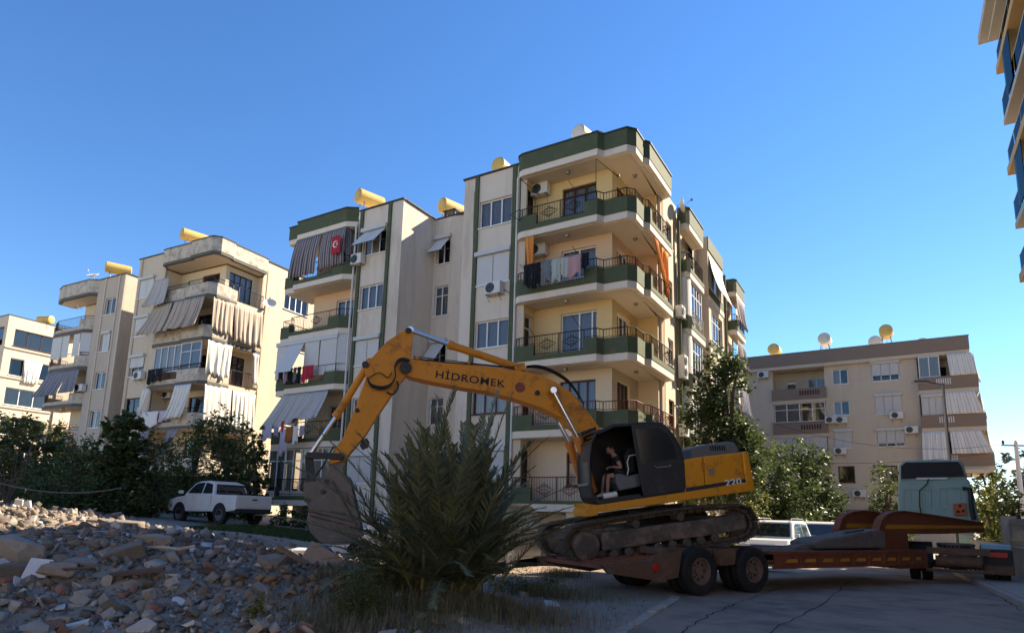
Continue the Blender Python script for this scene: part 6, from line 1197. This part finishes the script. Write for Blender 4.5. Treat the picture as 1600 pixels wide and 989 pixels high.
def tree(label,base,crowns,n,size,lm,trunk_r=.1,name='tree',cat='tree',group=None,asp=.45,limbs=5,top=None,clump=26,outer=.72):
    t=thing(name,label,cat,base,0,group); V,F=leaves([c for c,r in crowns],[r for c,r in crowns],n,size,asp,clump,outer); npmesh('crown',V,F,LM[lm],t)
    mb=MB(); c0=crowns[0][0]; h=top or c0[2]; P_=[(0,0,-.3),(.04*h*random.uniform(-1,1),.03*h,h*.35),(c0[0]*.6,c0[1]*.6,h*.7),(c0[0],c0[1],h)]; mb.tube(P_,[trunk_r*1.25,trunk_r,trunk_r*.75,trunk_r*.3],7); mb.build('trunk',M['bark'],t,smooth=True)
    for k in range(limbs):
        c,r=crowns[k%len(crowns)]; a=random.random()*6.28; f=random.uniform(.35,.7); s=Vector((P_[1][0]*(1-f)+P_[2][0]*f,P_[1][1]*(1-f)+P_[2][1]*f,h*(.3+.4*f))); e=Vector(c)+Vector((math.cos(a)*r[0]*.75,math.sin(a)*r[1]*.75,random.uniform(-.2,.7)*r[2])); m_=(s+e)/2+Vector((0,0,.12*h)); mb=MB(); mb.tube([tuple(s),tuple(m_),tuple(e)],[trunk_r*.5,trunk_r*.3,trunk_r*.08],5); mb.build('limb',M['bark'],t,smooth=True)
    return t
def onground(px,py):
    r=ray(px,py); t=3.
    while t<80:
        p=CAM+r*t
        if p.z<=gz(p.x,p.y): return p
        t+=.05
    return CAM+r*25
def TP(label,px,ytop,wpx,D,n,size,lm,name='tree',parts=3,base_f=.3,group=None,cat='tree',asp=.45,zbase=None,yb=None,clump=26,outer=.72):
    """tree measured in the photograph: centre column, top row, width and distance"""
    b=atY(px,780,D); z0=gz(b.x,b.y) if zbase is None else zbase; zt=atY(px,ytop,D).z; w_=wpx/F_PX*D; h=zt-z0; zc=z0+h*base_f; crowns=[]
    for k in range(parts):
        f=(k+.5)/parts; zz=(zc-z0)+(h-(zc-z0))*f; ww=w_*.5*(.97-.4*abs(f-.4)-.12*f); crowns.append(((random.uniform(-.2,.2)*w_,random.uniform(-.15,.15)*w_,zz),(ww,ww*.9,(h-(zc-z0))/parts*.72)))
    crowns=sorted(crowns,key=lambda c:-c[0][2]); crowns.append(((w_*.22,0,(zc-z0)+h*.2),(w_*.28,w_*.25,h*.22))); crowns.append(((-w_*.25,.1,(zc-z0)+h*.16),(w_*.26,w_*.25,h*.2)))
    return tree(label,(b.x,b.y,z0),crowns,n,size,lm,trunk_r=.035*h**.9 if h>2 else .04,name=name,group=group,cat=cat,asp=asp,clump=clump,outer=outer)
TP('tall dark broad-leaved tree between the excavator hood and the tan block',1140,556,112,26,14000,.2,'dark',parts=4,base_f=.30,zbase=0,outer=.45)
TP('dark round tree behind the excavator counterweight',1200,690,130,35,7000,.24,'dark',parts=3,base_f=.12,zbase=0)
TP('dark dense tree just above the white cars, right of the counterweight',1262,700,105,37,8000,.24,'dark',parts=3,base_f=.28,zbase=0)
TP('small tree left of the pale green truck cab',1383,738,70,37,3500,.2,'mid',parts=2,base_f=.15,zbase=0)
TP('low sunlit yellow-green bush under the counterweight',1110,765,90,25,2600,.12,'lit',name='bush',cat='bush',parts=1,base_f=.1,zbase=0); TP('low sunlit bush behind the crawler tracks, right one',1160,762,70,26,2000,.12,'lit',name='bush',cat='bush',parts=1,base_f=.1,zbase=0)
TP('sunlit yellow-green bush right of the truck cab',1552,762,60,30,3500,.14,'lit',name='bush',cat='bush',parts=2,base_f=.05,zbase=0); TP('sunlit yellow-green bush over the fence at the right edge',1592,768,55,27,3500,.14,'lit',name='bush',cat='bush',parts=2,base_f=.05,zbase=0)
TP('far dull green tree left of the utility pole',1556,712,60,70,3500,.4,'far',parts=2,base_f=.1,zbase=0); TP('far olive tree behind the utility pole',1600,716,70,80,3500,.45,'far',parts=2,base_f=.1,zbase=0)
TP('dark narrow tree right beside the tan block end wall',1540,735,50,48,3500,.25,'mid',parts=2,base_f=.1,zbase=0)
for a in (('leafy tree with bare twigs at the far left edge',12,655,110,29,6000,.2,'olive',3,.12),('dark bushy tree second from the left edge',62,668,95,31,6000,.2,'dark',3,.1),('reddish-tipped young tree before the bare-sided block',78,648,46,34,1500,.16,'maple',2,.45),
    ('bright green bush between the dark left trees',112,700,95,28,5000,.15,'mid',2,.05),('open dark magnolia-like tree before the shaded side wall',180,654,78,27,4200,.28,'dark',4,.3),('low dark bush under the magnolia-like tree',165,715,120,26.5,5000,.16,'olive',2,.02),
    ('brown-green bush left of the lighter green one',235,690,70,28,4000,.16,'olive',2,.03),('lighter green broad bush behind the pickup bonnet',292,668,100,33,8000,.15,'mid',3,.04),('dark tree behind the white pickup cab',352,650,90,33,7500,.18,'dark',3,.05),('dark narrow tree against the green block left corner',398,672,46,31,3500,.18,'dark',3,.05),('olive undergrowth left of the pickup bonnet',198,745,95,27.5,4000,.13,'olive',1,.0),('dark undergrowth under the left edge trees',50,735,130,26,4500,.14,'dark',1,.0),('low scrub behind the rope at the left',120,748,120,25,3500,.12,'dark',1,.0),('undergrowth behind the pickup',330,735,120,34,4000,.14,'dark',1,.0)):
    TP(a[0],a[1],a[2],a[3],a[4],a[5],a[6],a[7],parts=a[8],base_f=a[9],name='bush' if 'bush' in a[0] or 'growth' in a[0] or 'scrub' in a[0] else 'tree',cat='bush' if 'bush' in a[0] or 'growth' in a[0] or 'scrub' in a[0] else 'tree')
b_=atY(455,800,27); TP('dark shrub in the gap under the left balcony block',440,792,40,31,1200,.12,'dark',name='bush',cat='bush',parts=1,base_f=0); TP('dark shrub by the column under the left balcony block',470,795,30,30,900,.12,'dark',name='bush',cat='bush',parts=1,base_f=0)
# bare twigs at the far left
t=thing('dead_tree','bare grey twigs of a leafless shrub at the far left edge','shrub',tuple(atY(12,770,24.))); t.location.z=gz(t.location.x,t.location.y); 
for k in range(9):
    a=random.random()*6.28; mb=MB(); mb.tube([(0,0,0),(math.cos(a)*.4,math.sin(a)*.4,1.3),(math.cos(a)*.9+random.uniform(-.3,.3),math.sin(a)*.9,2.6+random.random()*.9)],[.03,.018,.006],4); mb.build('twig',M['bark'],t)
# ---- palm
M['palm']=leafmat('palm_leaflet',(.078,.09,.045),(.185,.195,.10),.25,.6); M['rachis']=mat('rachis',(.15,.14,.065),.7,.2,6,.2); M['palm_dead']=leafmat('palm_dead',(.16,.10,.06),(.32,.2,.12),.2,.8)
def frond_mesh(L_,curve,npair,lmax,seed):
    r=np.random.default_rng(seed); mb=MB(); N_=18; pts=[]; x=z=0; ang=0
    for i in range(N_+1):
        pts.append(Vector((x,0,z))); a=curve*(i/N_)**1.6; x+=math.sin(a)*L_/N_; z+=math.cos(a)*L_/N_
    def at(f): q=f*N_; i=min(N_-1,int(q)); return pts[i].lerp(pts[i+1],q-i),(pts[i+1]-pts[i]).normalized()
    V=[];F=[]
    for i in range(npair):
        f=.16+.84*(i/npair); p,t=at(f); nrm=Vector((0,1,0)).cross(t)
        for s in(-1,1):
            l=lmax*(.35+.65*math.sin(min(1,(f-.1)/.9*1.05+.15)*PI)**.6)*r.uniform(.8,1.1); tilt=R(r.uniform(32,58)*(1-.35*f)); up=r.uniform(-.05,.5)
            d=(t*math.cos(tilt)+Vector((0,s,0))*math.sin(tilt)+nrm*-up*.55).normalized(); w_=.013+.007*r.random(); side=d.cross(nrm).normalized()*w_; fold=nrm*w_*.7; mid=p+d*l*.45+Vector((0,0,-.01)); tip=p+d*l+Vector((0,0,-.05*l))
            b=len(V); V+=[p-side*.5,p+side*.5,mid+side+fold*.3,mid-side+fold*.3,tip]; F.append((b,b+1,b+2,b+3)); F.append((b+3,b+2,b+4,b+4))
    mb2=MB(); mb2.tube(pts,[.022*(1-.85*i/N_)+.003 for i in range(N_+1)],5); return V,F,mb2
variants=[]
for k in range(10):
    L_=[3.1,2.9,2.7,2.5,2.8,3.3,2.3,2.0,2.6,3.0][k]; V,F,rb_=frond_mesh(L_,R([22,35,48,62,30,18,70,80,55,40][k]),58,.42,k)
    F2=[f if f[2]!=f[3] else f[:3] for f in F]; me=bpy.data.meshes.new('frond_leaflets'); me.from_pydata([tuple(v) for v in V],[],F2); me2=bpy.data.meshes.new('frond_rachis'); me2.from_pydata(rb_.v,[],rb_.f); me2.materials.append(M['rachis']); me.materials.append(M['palm']); variants.append((me,me2))
pb=onground(693,930); PB=Vector((pb.x,pb.y,gz(pb.x,pb.y)-.05))
palm=thing('palm','big bushy palm with stiff dusty fronds in front of the excavator boom','palm',PB)
deadme=variants[7][0].copy(); deadme.materials.clear(); deadme.materials.append(M['palm_dead'])
random.seed(5)
def frond(base,az,lean,k,sc_,dead=False,roll=0):
    o=bpy.data.objects.new('frond',variants[k][1]); COL.objects.link(o); o.parent=palm; o.location=base; o.rotation_euler=(0,lean,az); o.scale=(sc_,)*3
    q=bpy.data.objects.new('leaflets',deadme if dead else variants[k][0]); COL.objects.link(q); q.parent=o
for k in range(150):
    f=k/150; az=k*2.39996+random.uniform(-.3,.3); lean=R(1+50*f**1.25+random.uniform(-4,4)); sc_=1.02-.30*f+random.uniform(-.12,.08)
    bx=Vector((random.gauss(0,.28),random.gauss(0,.22),random.uniform(0,.25)))
    frond(bx,az,lean,[5,0,4,1,9,2,8,3,6,7][min(9,int(f*7+random.random()*3))],sc_*1.0)
for (az,lean,k,s_) in((PI,R(36),1,1.15),(PI*.97,R(46),2,1.1),(PI*1.06,R(28),0,1.1),(PI*1.03,R(55),1,1.1),(.1,R(34),9,.95),(-.1,R(42),2,.9),(-1.9,R(45),2,.9),(-1.2,R(55),3,.9),(-1.6,R(65),6,.9),(-2.3,R(60),6,1.0)): frond(Vector((random.gauss(0,.25),random.gauss(0,.2),.15)),az,lean,k,s_)
for k in range(14): frond(Vector((random.gauss(0,.3),random.gauss(0,.25)-.15,.02)),random.uniform(-2.9,-.2),R(random.uniform(74,96)),7,random.uniform(.5,.8),True)
palm.scale=(.96,.96,.86)
mb=MB(); mb.lathe([(.22,-.2),(.3,0),(.26,.3),(.12,.6),(0,.65)],(0,0,0),'z',14); mb.build('stump',M['bark'],palm)
# ---- weeds and grass
def blades(name,pts,h,w_,mat_,lean=.5,kind='stuff'):
    n=len(pts); p=np.array(pts); a=rng.random(n)*2*PI; hh=h*(.5+.9*rng.random(n)); d=np.stack([np.cos(a),np.sin(a),np.zeros(n)],1); s=np.stack([-np.sin(a),np.cos(a),np.zeros(n)],1)*(w_*.5); up=np.array([0,0,1.]); ln=lean*rng.random(n)
    m_=p+up*hh[:,None]*.55+d*(hh*ln*.3)[:,None]; t=p+up*(hh*(1-.25*ln))[:,None]+d*(hh*ln)[:,None]
    V=np.stack([p-s,p+s,m_+s*.7,m_-s*.7,t+s*.1,t-s*.1],1).reshape(-1,3); i=np.arange(n)[:,None]*6; F=np.concatenate([i+np.array([[0,1,2,3]]),i+np.array([[3,2,4,5]])]); o=npmesh(name,V,F,mat_,kind=kind); return o
M['weed']=leafmat('weed',(.08,.085,.035),(.20,.18,.09),.3,.7); M['drygrass']=leafmat('dry_grass',(.14,.12,.07),(.28,.23,.14),.3,.8); M['lawn']=leafmat('lawn_grass',(.03,.055,.015),(.08,.12,.03),.3,.7)
def patch(cx_,cy_,sx,sy,n): 
    out=[]
    while len(out)<n:
        x,y=random.gauss(cx_,sx),random.gauss(cy_,sy); out.append((x,y,gzn(x,y)))
    return out
P0=[]
for px,py,sx,sy,n in((560,950,.3,.3,700),(600,915,.3,.35,900),(520,975,.3,.3,200),(760,950,.4,.25,900),(850,930,.35,.35,1500),(880,900,.3,.4,700),(690,960,.5,.2,600),(640,985,.4,.2,250),(520,905,.2,.3,250)): g_=onground(px,py); P0+=patch(g_.x,g_.y,sx,sy,n)
blades('weeds',P0,.2,.012,M['weed'])
P0=[]
for px,py,sx,sy,n in((830,960,.6,.4,700),(560,985,.4,.3,500),(900,935,.5,.5,500),(700,945,.8,.4,800),(420,960,.3,.3,150)): g_=onground(px,py); P0+=patch(g_.x,g_.y,sx,sy,n)
blades('dry_grass',P0,.22,.01,M['drygrass'],.9)
P0=[(x,y,gz(x,y)) for x,y in ((random.uniform(-11.5,-6.5),random.uniform(22.5,27.5)) for _ in range(9000))]
blades('grass',P0,.12,.025,M['lawn'])
# feathery weed left of the palm and a yellowing one at the bottom
for lb,px,py,ytop,wpx,n,lm,sz in(('feathery grey-green weed left of the palm foot',585,930,845,85,3800,'olive',.05),('feathery weed bush lower left of the palm',560,965,885,80,3000,'olive',.05),('small yellowing leafy weed among the rubble',398,975,925,38,260,'lit',.07),('low feathery weed right of the palm foot',800,930,880,90,2600,'olive',.05),('low weed tuft between the palm and the tracks',860,925,885,50,1500,'olive',.045)):
    g_=onground(px,py); D=g_.y; w_=wpx/F_PX*D; zt=atY(px,ytop,D).z; h=zt-gz(g_.x,D); tree(lb,(g_.x,D,gz(g_.x,D)),[((0,0,h*.55),(w_*.5,w_*.4,h*.5)),((w_*.2,0,h*.3),(w_*.35,w_*.3,h*.3)),((-w_*.25,0,h*.35),(w_*.3,w_*.3,h*.35))],n,sz,lm,trunk_r=.012,name='weed',cat='weed',asp=.22,limbs=7,clump=14,outer=.4)
# ================================================================ rubble
isl=.38
M['rk']=[mat('rubble_grey',(.27,.225,.18),.95,.25,3,.6,30,stain=(.12,.10,.08),stain_amt=.6,stain_scale=5,isl=isl),mat('rubble_pale',(.34,.30,.255),.95,.2,3,.5,30,stain=(.18,.15,.12),stain_amt=.6,stain_scale=5,isl=isl),mat('rubble_brown',(.23,.17,.125),.95,.25,3,.6,30,isl=isl),mat('brick_red',(.24,.125,.085),.95,.2,4,.5,30,stain=(.25,.2,.17),stain_amt=.5,stain_scale=5),mat('orange_clay',(.25,.16,.09),.95,.2,4,.5,30),mat('white_tile',(.52,.50,.47),.5,.05,4,.1)]
def hull(seed,flat=1.,box=False):
    r=np.random.default_rng(seed); bm=bmesh.new(); n=20
    P_=r.uniform(-1,1,(n,3)); 
    if box: P_=np.sign(P_)*(.75+.25*np.abs(P_))
    else: P_/= (np.linalg.norm(P_,axis=1)[:,None]**.7)
    P_*=np.array([1,r.uniform(.55,.95),flat*r.uniform(.5,.8)])*.5
    for q in P_: bm.verts.new(q)
    res=bmesh.ops.convex_hull(bm,input=bm.verts); bmesh.ops.delete(bm,geom=[v for v in bm.verts if not v.link_faces],context='VERTS'); bmesh.ops.triangulate(bm,faces=bm.faces); me=bpy.data.meshes.new('chunk'); bm.to_mesh(me); bm.free(); return me
base=[hull(100+k,1.1 if k<9 else .35,box=(k%2==0)) for k in range(14)]
cache={}
def rock(k,mi):
    if (k,mi) not in cache:
        me=base[k].copy(); bm=bmesh.new(); bm.from_mesh(me); bmesh.ops.subdivide_edges(bm,edges=bm.edges,cuts=1,use_grid_fill=True)
        for v in bm.verts: nn=Vector((mn.noise(v.co*5+Vector((k,0,0))),mn.noise(v.co*5+Vector((0,k,7))),mn.noise(v.co*5+Vector((3,0,k))))); v.co+=nn*.055
        bm.to_mesh(me); bm.free(); me.materials.append(M['rk'][mi]); cache[(k,mi)]=me
    return cache[(k,mi)]
random.seed(21)
def dens(x,y):
    if x>1.0: return 0
    d=.25+1.2*math.exp(-(((x+6)/5)**2+((y-11)/4.5)**2))+.8*math.exp(-(((x+12)/6)**2+((y-15)/4)**2))
    if x>-2.4: d*=max(.06,(-x+.2)/2.6 if x<0 else .06)
    if y>17.5: d*=.35
    return d
cand=[]
while len(cand)<13000:
    y=5.5+16*random.random()**1.25; x=random.uniform(-.95*y-1,1.2)
    if random.random()>dens(x,y)/1.5: continue
    s=.035+.19*random.random()**5; cand.append((s/y,s,x,y))
cand.sort(reverse=True)
GL={0:'grey angular chunk of broken concrete lying in the rubble heap',1:'pale chunk of broken concrete lying in the rubble heap',2:'brownish lump of broken masonry lying in the rubble heap',3:'dusty red piece of brick lying in the rubble heap',4:'orange-brown clay lump lying in the rubble heap',5:'whitish shard of tile or plaster lying in the rubble heap'}
def lab(mi,s,x,y):
    v=Vector((x,y,gz(x,y)))-CAM; px=CXP+F_PX*v.dot(cX)/v.dot(cF); py=CYP-F_PX*v.dot(cU)/v.dot(cF)
    w0='large' if s>.17 else('medium' if s>.12 else 'small'); col='left edge' if px<130 else('left part' if px<290 else('middle' if px<430 else 'right end')); row='along the crest' if py<835 else('halfway down' if py<905 else 'near the bottom')
    return w0+' '+{0:'grey chunk of concrete',1:'pale chunk of concrete',2:'brown masonry lump',3:'dusty red brick piece',4:'orange clay lump',5:'whitish tile shard'}[mi]+' '+row+' of rubble, '+col
names={0:'concrete_chunk',1:'concrete_chunk',2:'masonry_lump',3:'broken_brick',4:'clay_lump',5:'tile_shard'}
def mi_for(x,y,s):
    r=random.random()
    if math.hypot(x+2.6,(y-10.5)*.8)<1.3 or math.hypot(x+4.6,(y-13.3)*.8)<1.2: return 4 if r<.5 else(2 if r<.8 else 0)
    if r<.52: return 0
    if r<.76: return 1
    if r<.86: return 2
    if r<.92: return 3
    return 5 if s<.22 else 1
SV=[];SF=[[] for _ in range(6)];off=0
for i,(_,s,x,y) in enumerate(cand):
    mi=mi_for(x,y,s); k=random.randrange(14) if mi!=5 else random.randrange(9,14); sc_=(s*random.uniform(.8,1.4),s*random.uniform(.8,1.3),s*random.uniform(.7,1.15)*(1 if mi!=5 else .4)); rot=(random.gauss(0,.55),random.gauss(0,.55),random.random()*6.28); z=gzn(x,y)+s*random.uniform(.05,.32)
    if i<285:
        o=bpy.data.objects.new(names[mi],rock(k,mi)); COL.objects.link(o); o.location=(x,y,z); o.rotation_euler=rot; o.scale=sc_; tag(o,lab(mi,s,x,y),'rubble','pieces of rubble of the heap: '+names[mi].replace('_',' '))
    else:
        me=base[k]; Mx=np.array(Matrix.LocRotScale(Vector((x,y,z)),Euler(rot),Vector(sc_)))
        v=np.empty(len(me.vertices)*3); me.vertices.foreach_get('co',v); v=v.reshape(-1,3)@Mx[:3,:3].T+Mx[:3,3]; f=np.array([p.vertices[:] for p in me.polygons]); SV.append(v); SF[mi].append(f+off); off+=len(v)
SV=np.concatenate(SV)
for mi in range(6):
    f=np.concatenate(SF[mi]); u_,inv=np.unique(f,return_inverse=True); o=npmesh('rubble',SV[u_],inv.reshape(-1,3),M['rk'][mi],kind='stuff')
# gravel specks
G=[]; 
while len(G)<16000:
    y=5+14*random.random()**1.3; x=random.uniform(-.95*y-1,3.2)
    if x<xl(y)-.05 and random.random()<max(.3,dens(min(x,.9),y)): G.append((x,y,gzn(x,y)))
G=np.array(G); n=len(G); s=(.008+.03*rng.random(n)**3)[:,None,None]; tet=np.array([[1,0,-.3],[-.5,.87,-.3],[-.5,-.87,-.3],[0,0,.8]]); A=rng.random(n)*6.28; rotm=np.stack([np.stack([np.cos(A),-np.sin(A)],1),np.stack([np.sin(A),np.cos(A)],1)],1)
V=np.repeat(tet[None],n,0)*s*(1+.5*rng.random((n,4,1))); V[:,:,:2]=np.einsum('nij,nkj->nki',rotm,V[:,:,:2]); V=(V+G[:,None,:]+np.array([0,0,.005])).reshape(-1,3); F=(np.arange(n)[:,None,None]*4+np.array([[0,1,3],[1,2,3],[2,0,3]])[None]).reshape(-1,3); npmesh('gravel',V,F,M['rk'][1],kind='stuff')
# single pieces one can point at
def piece(nm,lb,cat,px,py,dims,mt,rot=(0,0,0),dz=0,shape='hull',seed=1,bev=0,M_=None):
    g_=onground(px,py); loc=(g_.x,g_.y,gzn(g_.x,g_.y)+dz)
    if shape=='hull': me=hull(seed); o=link(nm,me,mt); o.scale=dims
    else: mb=MB(); mb.box(-dims[0]/2,dims[0]/2,-dims[1]/2,dims[1]/2,-dims[2]/2,dims[2]/2); o=mb.build(nm,mt,bevel=bev)
    o.location=loc; o.rotation_euler=rot; return tag(o,lb,cat)
RK=M['rk']
piece('boulder','big pale rounded boulder of concrete at the left edge of the heap','boulder',22,880,(.85,.6,.75),RK[1],(0,.1,.3),.18,seed=3); piece('boulder','grey boulder just below the big pale one at the left edge','boulder',12,905,(.55,.45,.45),RK[0],(0,0,1),.1,seed=4)
piece('boulder','dark grey boulder right of the speckled marble slab','boulder',88,905,(.55,.45,.42),RK[0],(0,0,.5),.08,seed=6); piece('boulder','large grey boulder near the bottom left corner','boulder',65,985,(.6,.5,.42),RK[0],(0,0,2),.06,seed=8)
piece('boulder','big rough boulder at the right end of the heap below the bucket','boulder',425,890,(.6,.55,.5),RK[0],(0,0,1.2),.12,seed=9); piece('boulder','pale grey boulder on the crest of the heap','boulder',235,855,(.75,.5,.45),RK[1],(.1,0,.2),.08,seed=13)
piece('marble_slab','white speckled marble slab standing tilted in the rubble','slab',56,905,(.28,.04,.32),mat('speckled_marble',(.55,.55,.56),.4,.35,60,.05),(-.5,.08,.15),.14,shape='box')
piece('marble_strip','small white marble strip lying near the bottom of the heap','slab',118,978,(.26,.09,.05),RK[5],(.2,-.25,.4),.06,shape='box'); piece('stone_plate','flat pale stone plate lying level on the heap','slab',132,884,(.42,.3,.04),RK[1],(.1,.05,.2),.06,shape='box')
piece('plank','weathered wooden plank lying flat in the rubble','plank',212,912,(.65,.14,.05),M['bark'],(.1,-.12,.3),.07,shape='box'); piece('plank','dark flat plank right of the long pipe','plank',350,905,(.8,.12,.04),M['bark'],(0,.04,-.1),.07,shape='box')
piece('concrete_block','broken concrete lintel lying near the heap crest','block',180,825,(1.1,.35,.22),RK[0],(.1,.05,.1),.1,shape='box',bev=.03); piece('concrete_block','tilted striped concrete block right of the heap centre','block',195,880,(.5,.25,.22),RK[0],(.3,-.35,.4),.1,shape='box',bev=.02)
piece('white_box','small white broken panel standing at the left edge debris','panel',28,795,(.17,.05,.2),RK[5],(.2,.1,.2),.1,shape='box'); piece('white_box','second white broken panel beside the first at the left edge','panel',42,797,(.16,.05,.19),RK[5],(.1,-.2,-.1),.1,shape='box')
piece('blue_rag','pale blue crumpled rag on the left part of the heap','rag',50,815,(.5,.4,.2),mat('blue_rag',(.25,.38,.42),.9,.1,5,.2),(0,0,0),.08,seed=31); piece('orange_board','orange board leaning by the bushes before the pickup','board',250,795,(.75,.05,.5),M['rk'][4],(-.6,.35,.1),.25,shape='box')
piece('plastic_bag','white and blue plastic sheet crumpled under the bucket','plastic sheet',475,868,(.9,.5,.35),mat('plastic_sheet',(.5,.52,.53),.4,.15,4,.3,8),(0,0,.3),.12,seed=35); piece('broken_board','broken orange-white board leaning beside the plastic sheet','board',505,885,(.75,.06,.4),mat('peeling_board',(.45,.3,.2),.8,.4,3,.2),(-.5,.5,.3),.16,shape='box'); piece('plank','light wooden plank end sticking up left of the plastic sheet','plank',455,880,(.6,.12,.06),M['rk'][4],(.2,.5,.2),.16,shape='box')
g_=onground(215,875); t=thing('pipe','long pale bent pipe sticking out over the rubble','pipe',(g_.x,g_.y,gzn(g_.x,g_.y)+.15)); mb=MB(); e=onground(300,893)-g_; mb.tube([(0,0,0),(e.x*.5,e.y*.5-.1,.02),(e.x*.8,e.y*.8-.1,.0),(e.x,e.y,.05)],.022,6); mb.build('tube',RK[1],t)
g_=onground(70,900); t=thing('branch','thin grey branch lying beside the marble slab','branch',(g_.x,g_.y,gzn(g_.x,g_.y)+.12)); mb=MB(); mb.tube([(0,0,0.1),(.3,-.1,.0),(.7,-.15,.03)],.018,5); mb.build('stick',M['bark'],t)
p,q=atY(-10,752,19.5),atY(190,762,22); mb=MB(); mb.tube([tuple((q-p)*k/14-Vector((0,0,1.0*(k/14)*(1-k/14)))) for k in range(15)],.02,5); o=mb.build('rope',RK[1]); o.location=p; tag(o,'pale rope sagging in front of the left bushes','rope')

# cracks and seams in the road
M['crack']=mat('crack',(.03,.027,.025),.95,.2,5,0)
for i,pl in enumerate(([(1060,989),(1110,958),(1170,935),(1230,915)],[(1200,989),(1290,940),(1330,905)],[(1536,912),(1560,930),(1600,956)],[(1130,945),(1320,940),(1500,936)])):
    P_=[atZ(a,b,.012) for a,b in pl]; Q=[]
    for a,b in zip(P_,P_[1:]):
        for k in range(10): p=a.lerp(b,k/10); Q.append((p.x+random.uniform(-.05,.05),p.y+random.uniform(-.05,.05)))
    mb=MB(); 
    for k,(x,y) in enumerate(Q):
        w_=random.uniform(.006,.014); mb.v+= [(x-w_,y+w_*.5,.0105+.0008*i),(x+w_,y-w_*.5,.0105+.0008*i)]
        if k: n=len(mb.v); mb.f.append((n-4,n-3,n-1,n-2))
    mb.build('road_crack',M['crack'],kind='structure')

# loose wires hanging down the green block facade
def fwire(lb,c,pts):
    P_=[B1.LF(px,py,c) for px,py in pts]; o0=Vector((P_[0][0],c-.03,P_[0][1])); mb=MB(); mb.tube([(u_-o0.x,random.uniform(-.01,.01),z_-o0.z) for u_,z_ in P_],.012,4); o=mb.build('facade_cable',M['rail']); o.location=B1.O+B1.ex*o0.x+B1.ey*o0.y+Vector((0,0,o0.z)); o.rotation_euler=(0,0,-R(31)); tag(o,lb,'cable')
fwire('thin dark cable hanging down beside the bay windows',.33,[(742,300),(740,380),(739,460),(736,560),(733,680)])
fwire('thin cable running from the bay air conditioner to the pilaster',.33,[(788,452),(796,458),(800,470),(798,520)])
fwire('thin dark cable beside the left window strip',.33,[(607,345),(602,420),(596,500),(590,600),(584,690)])
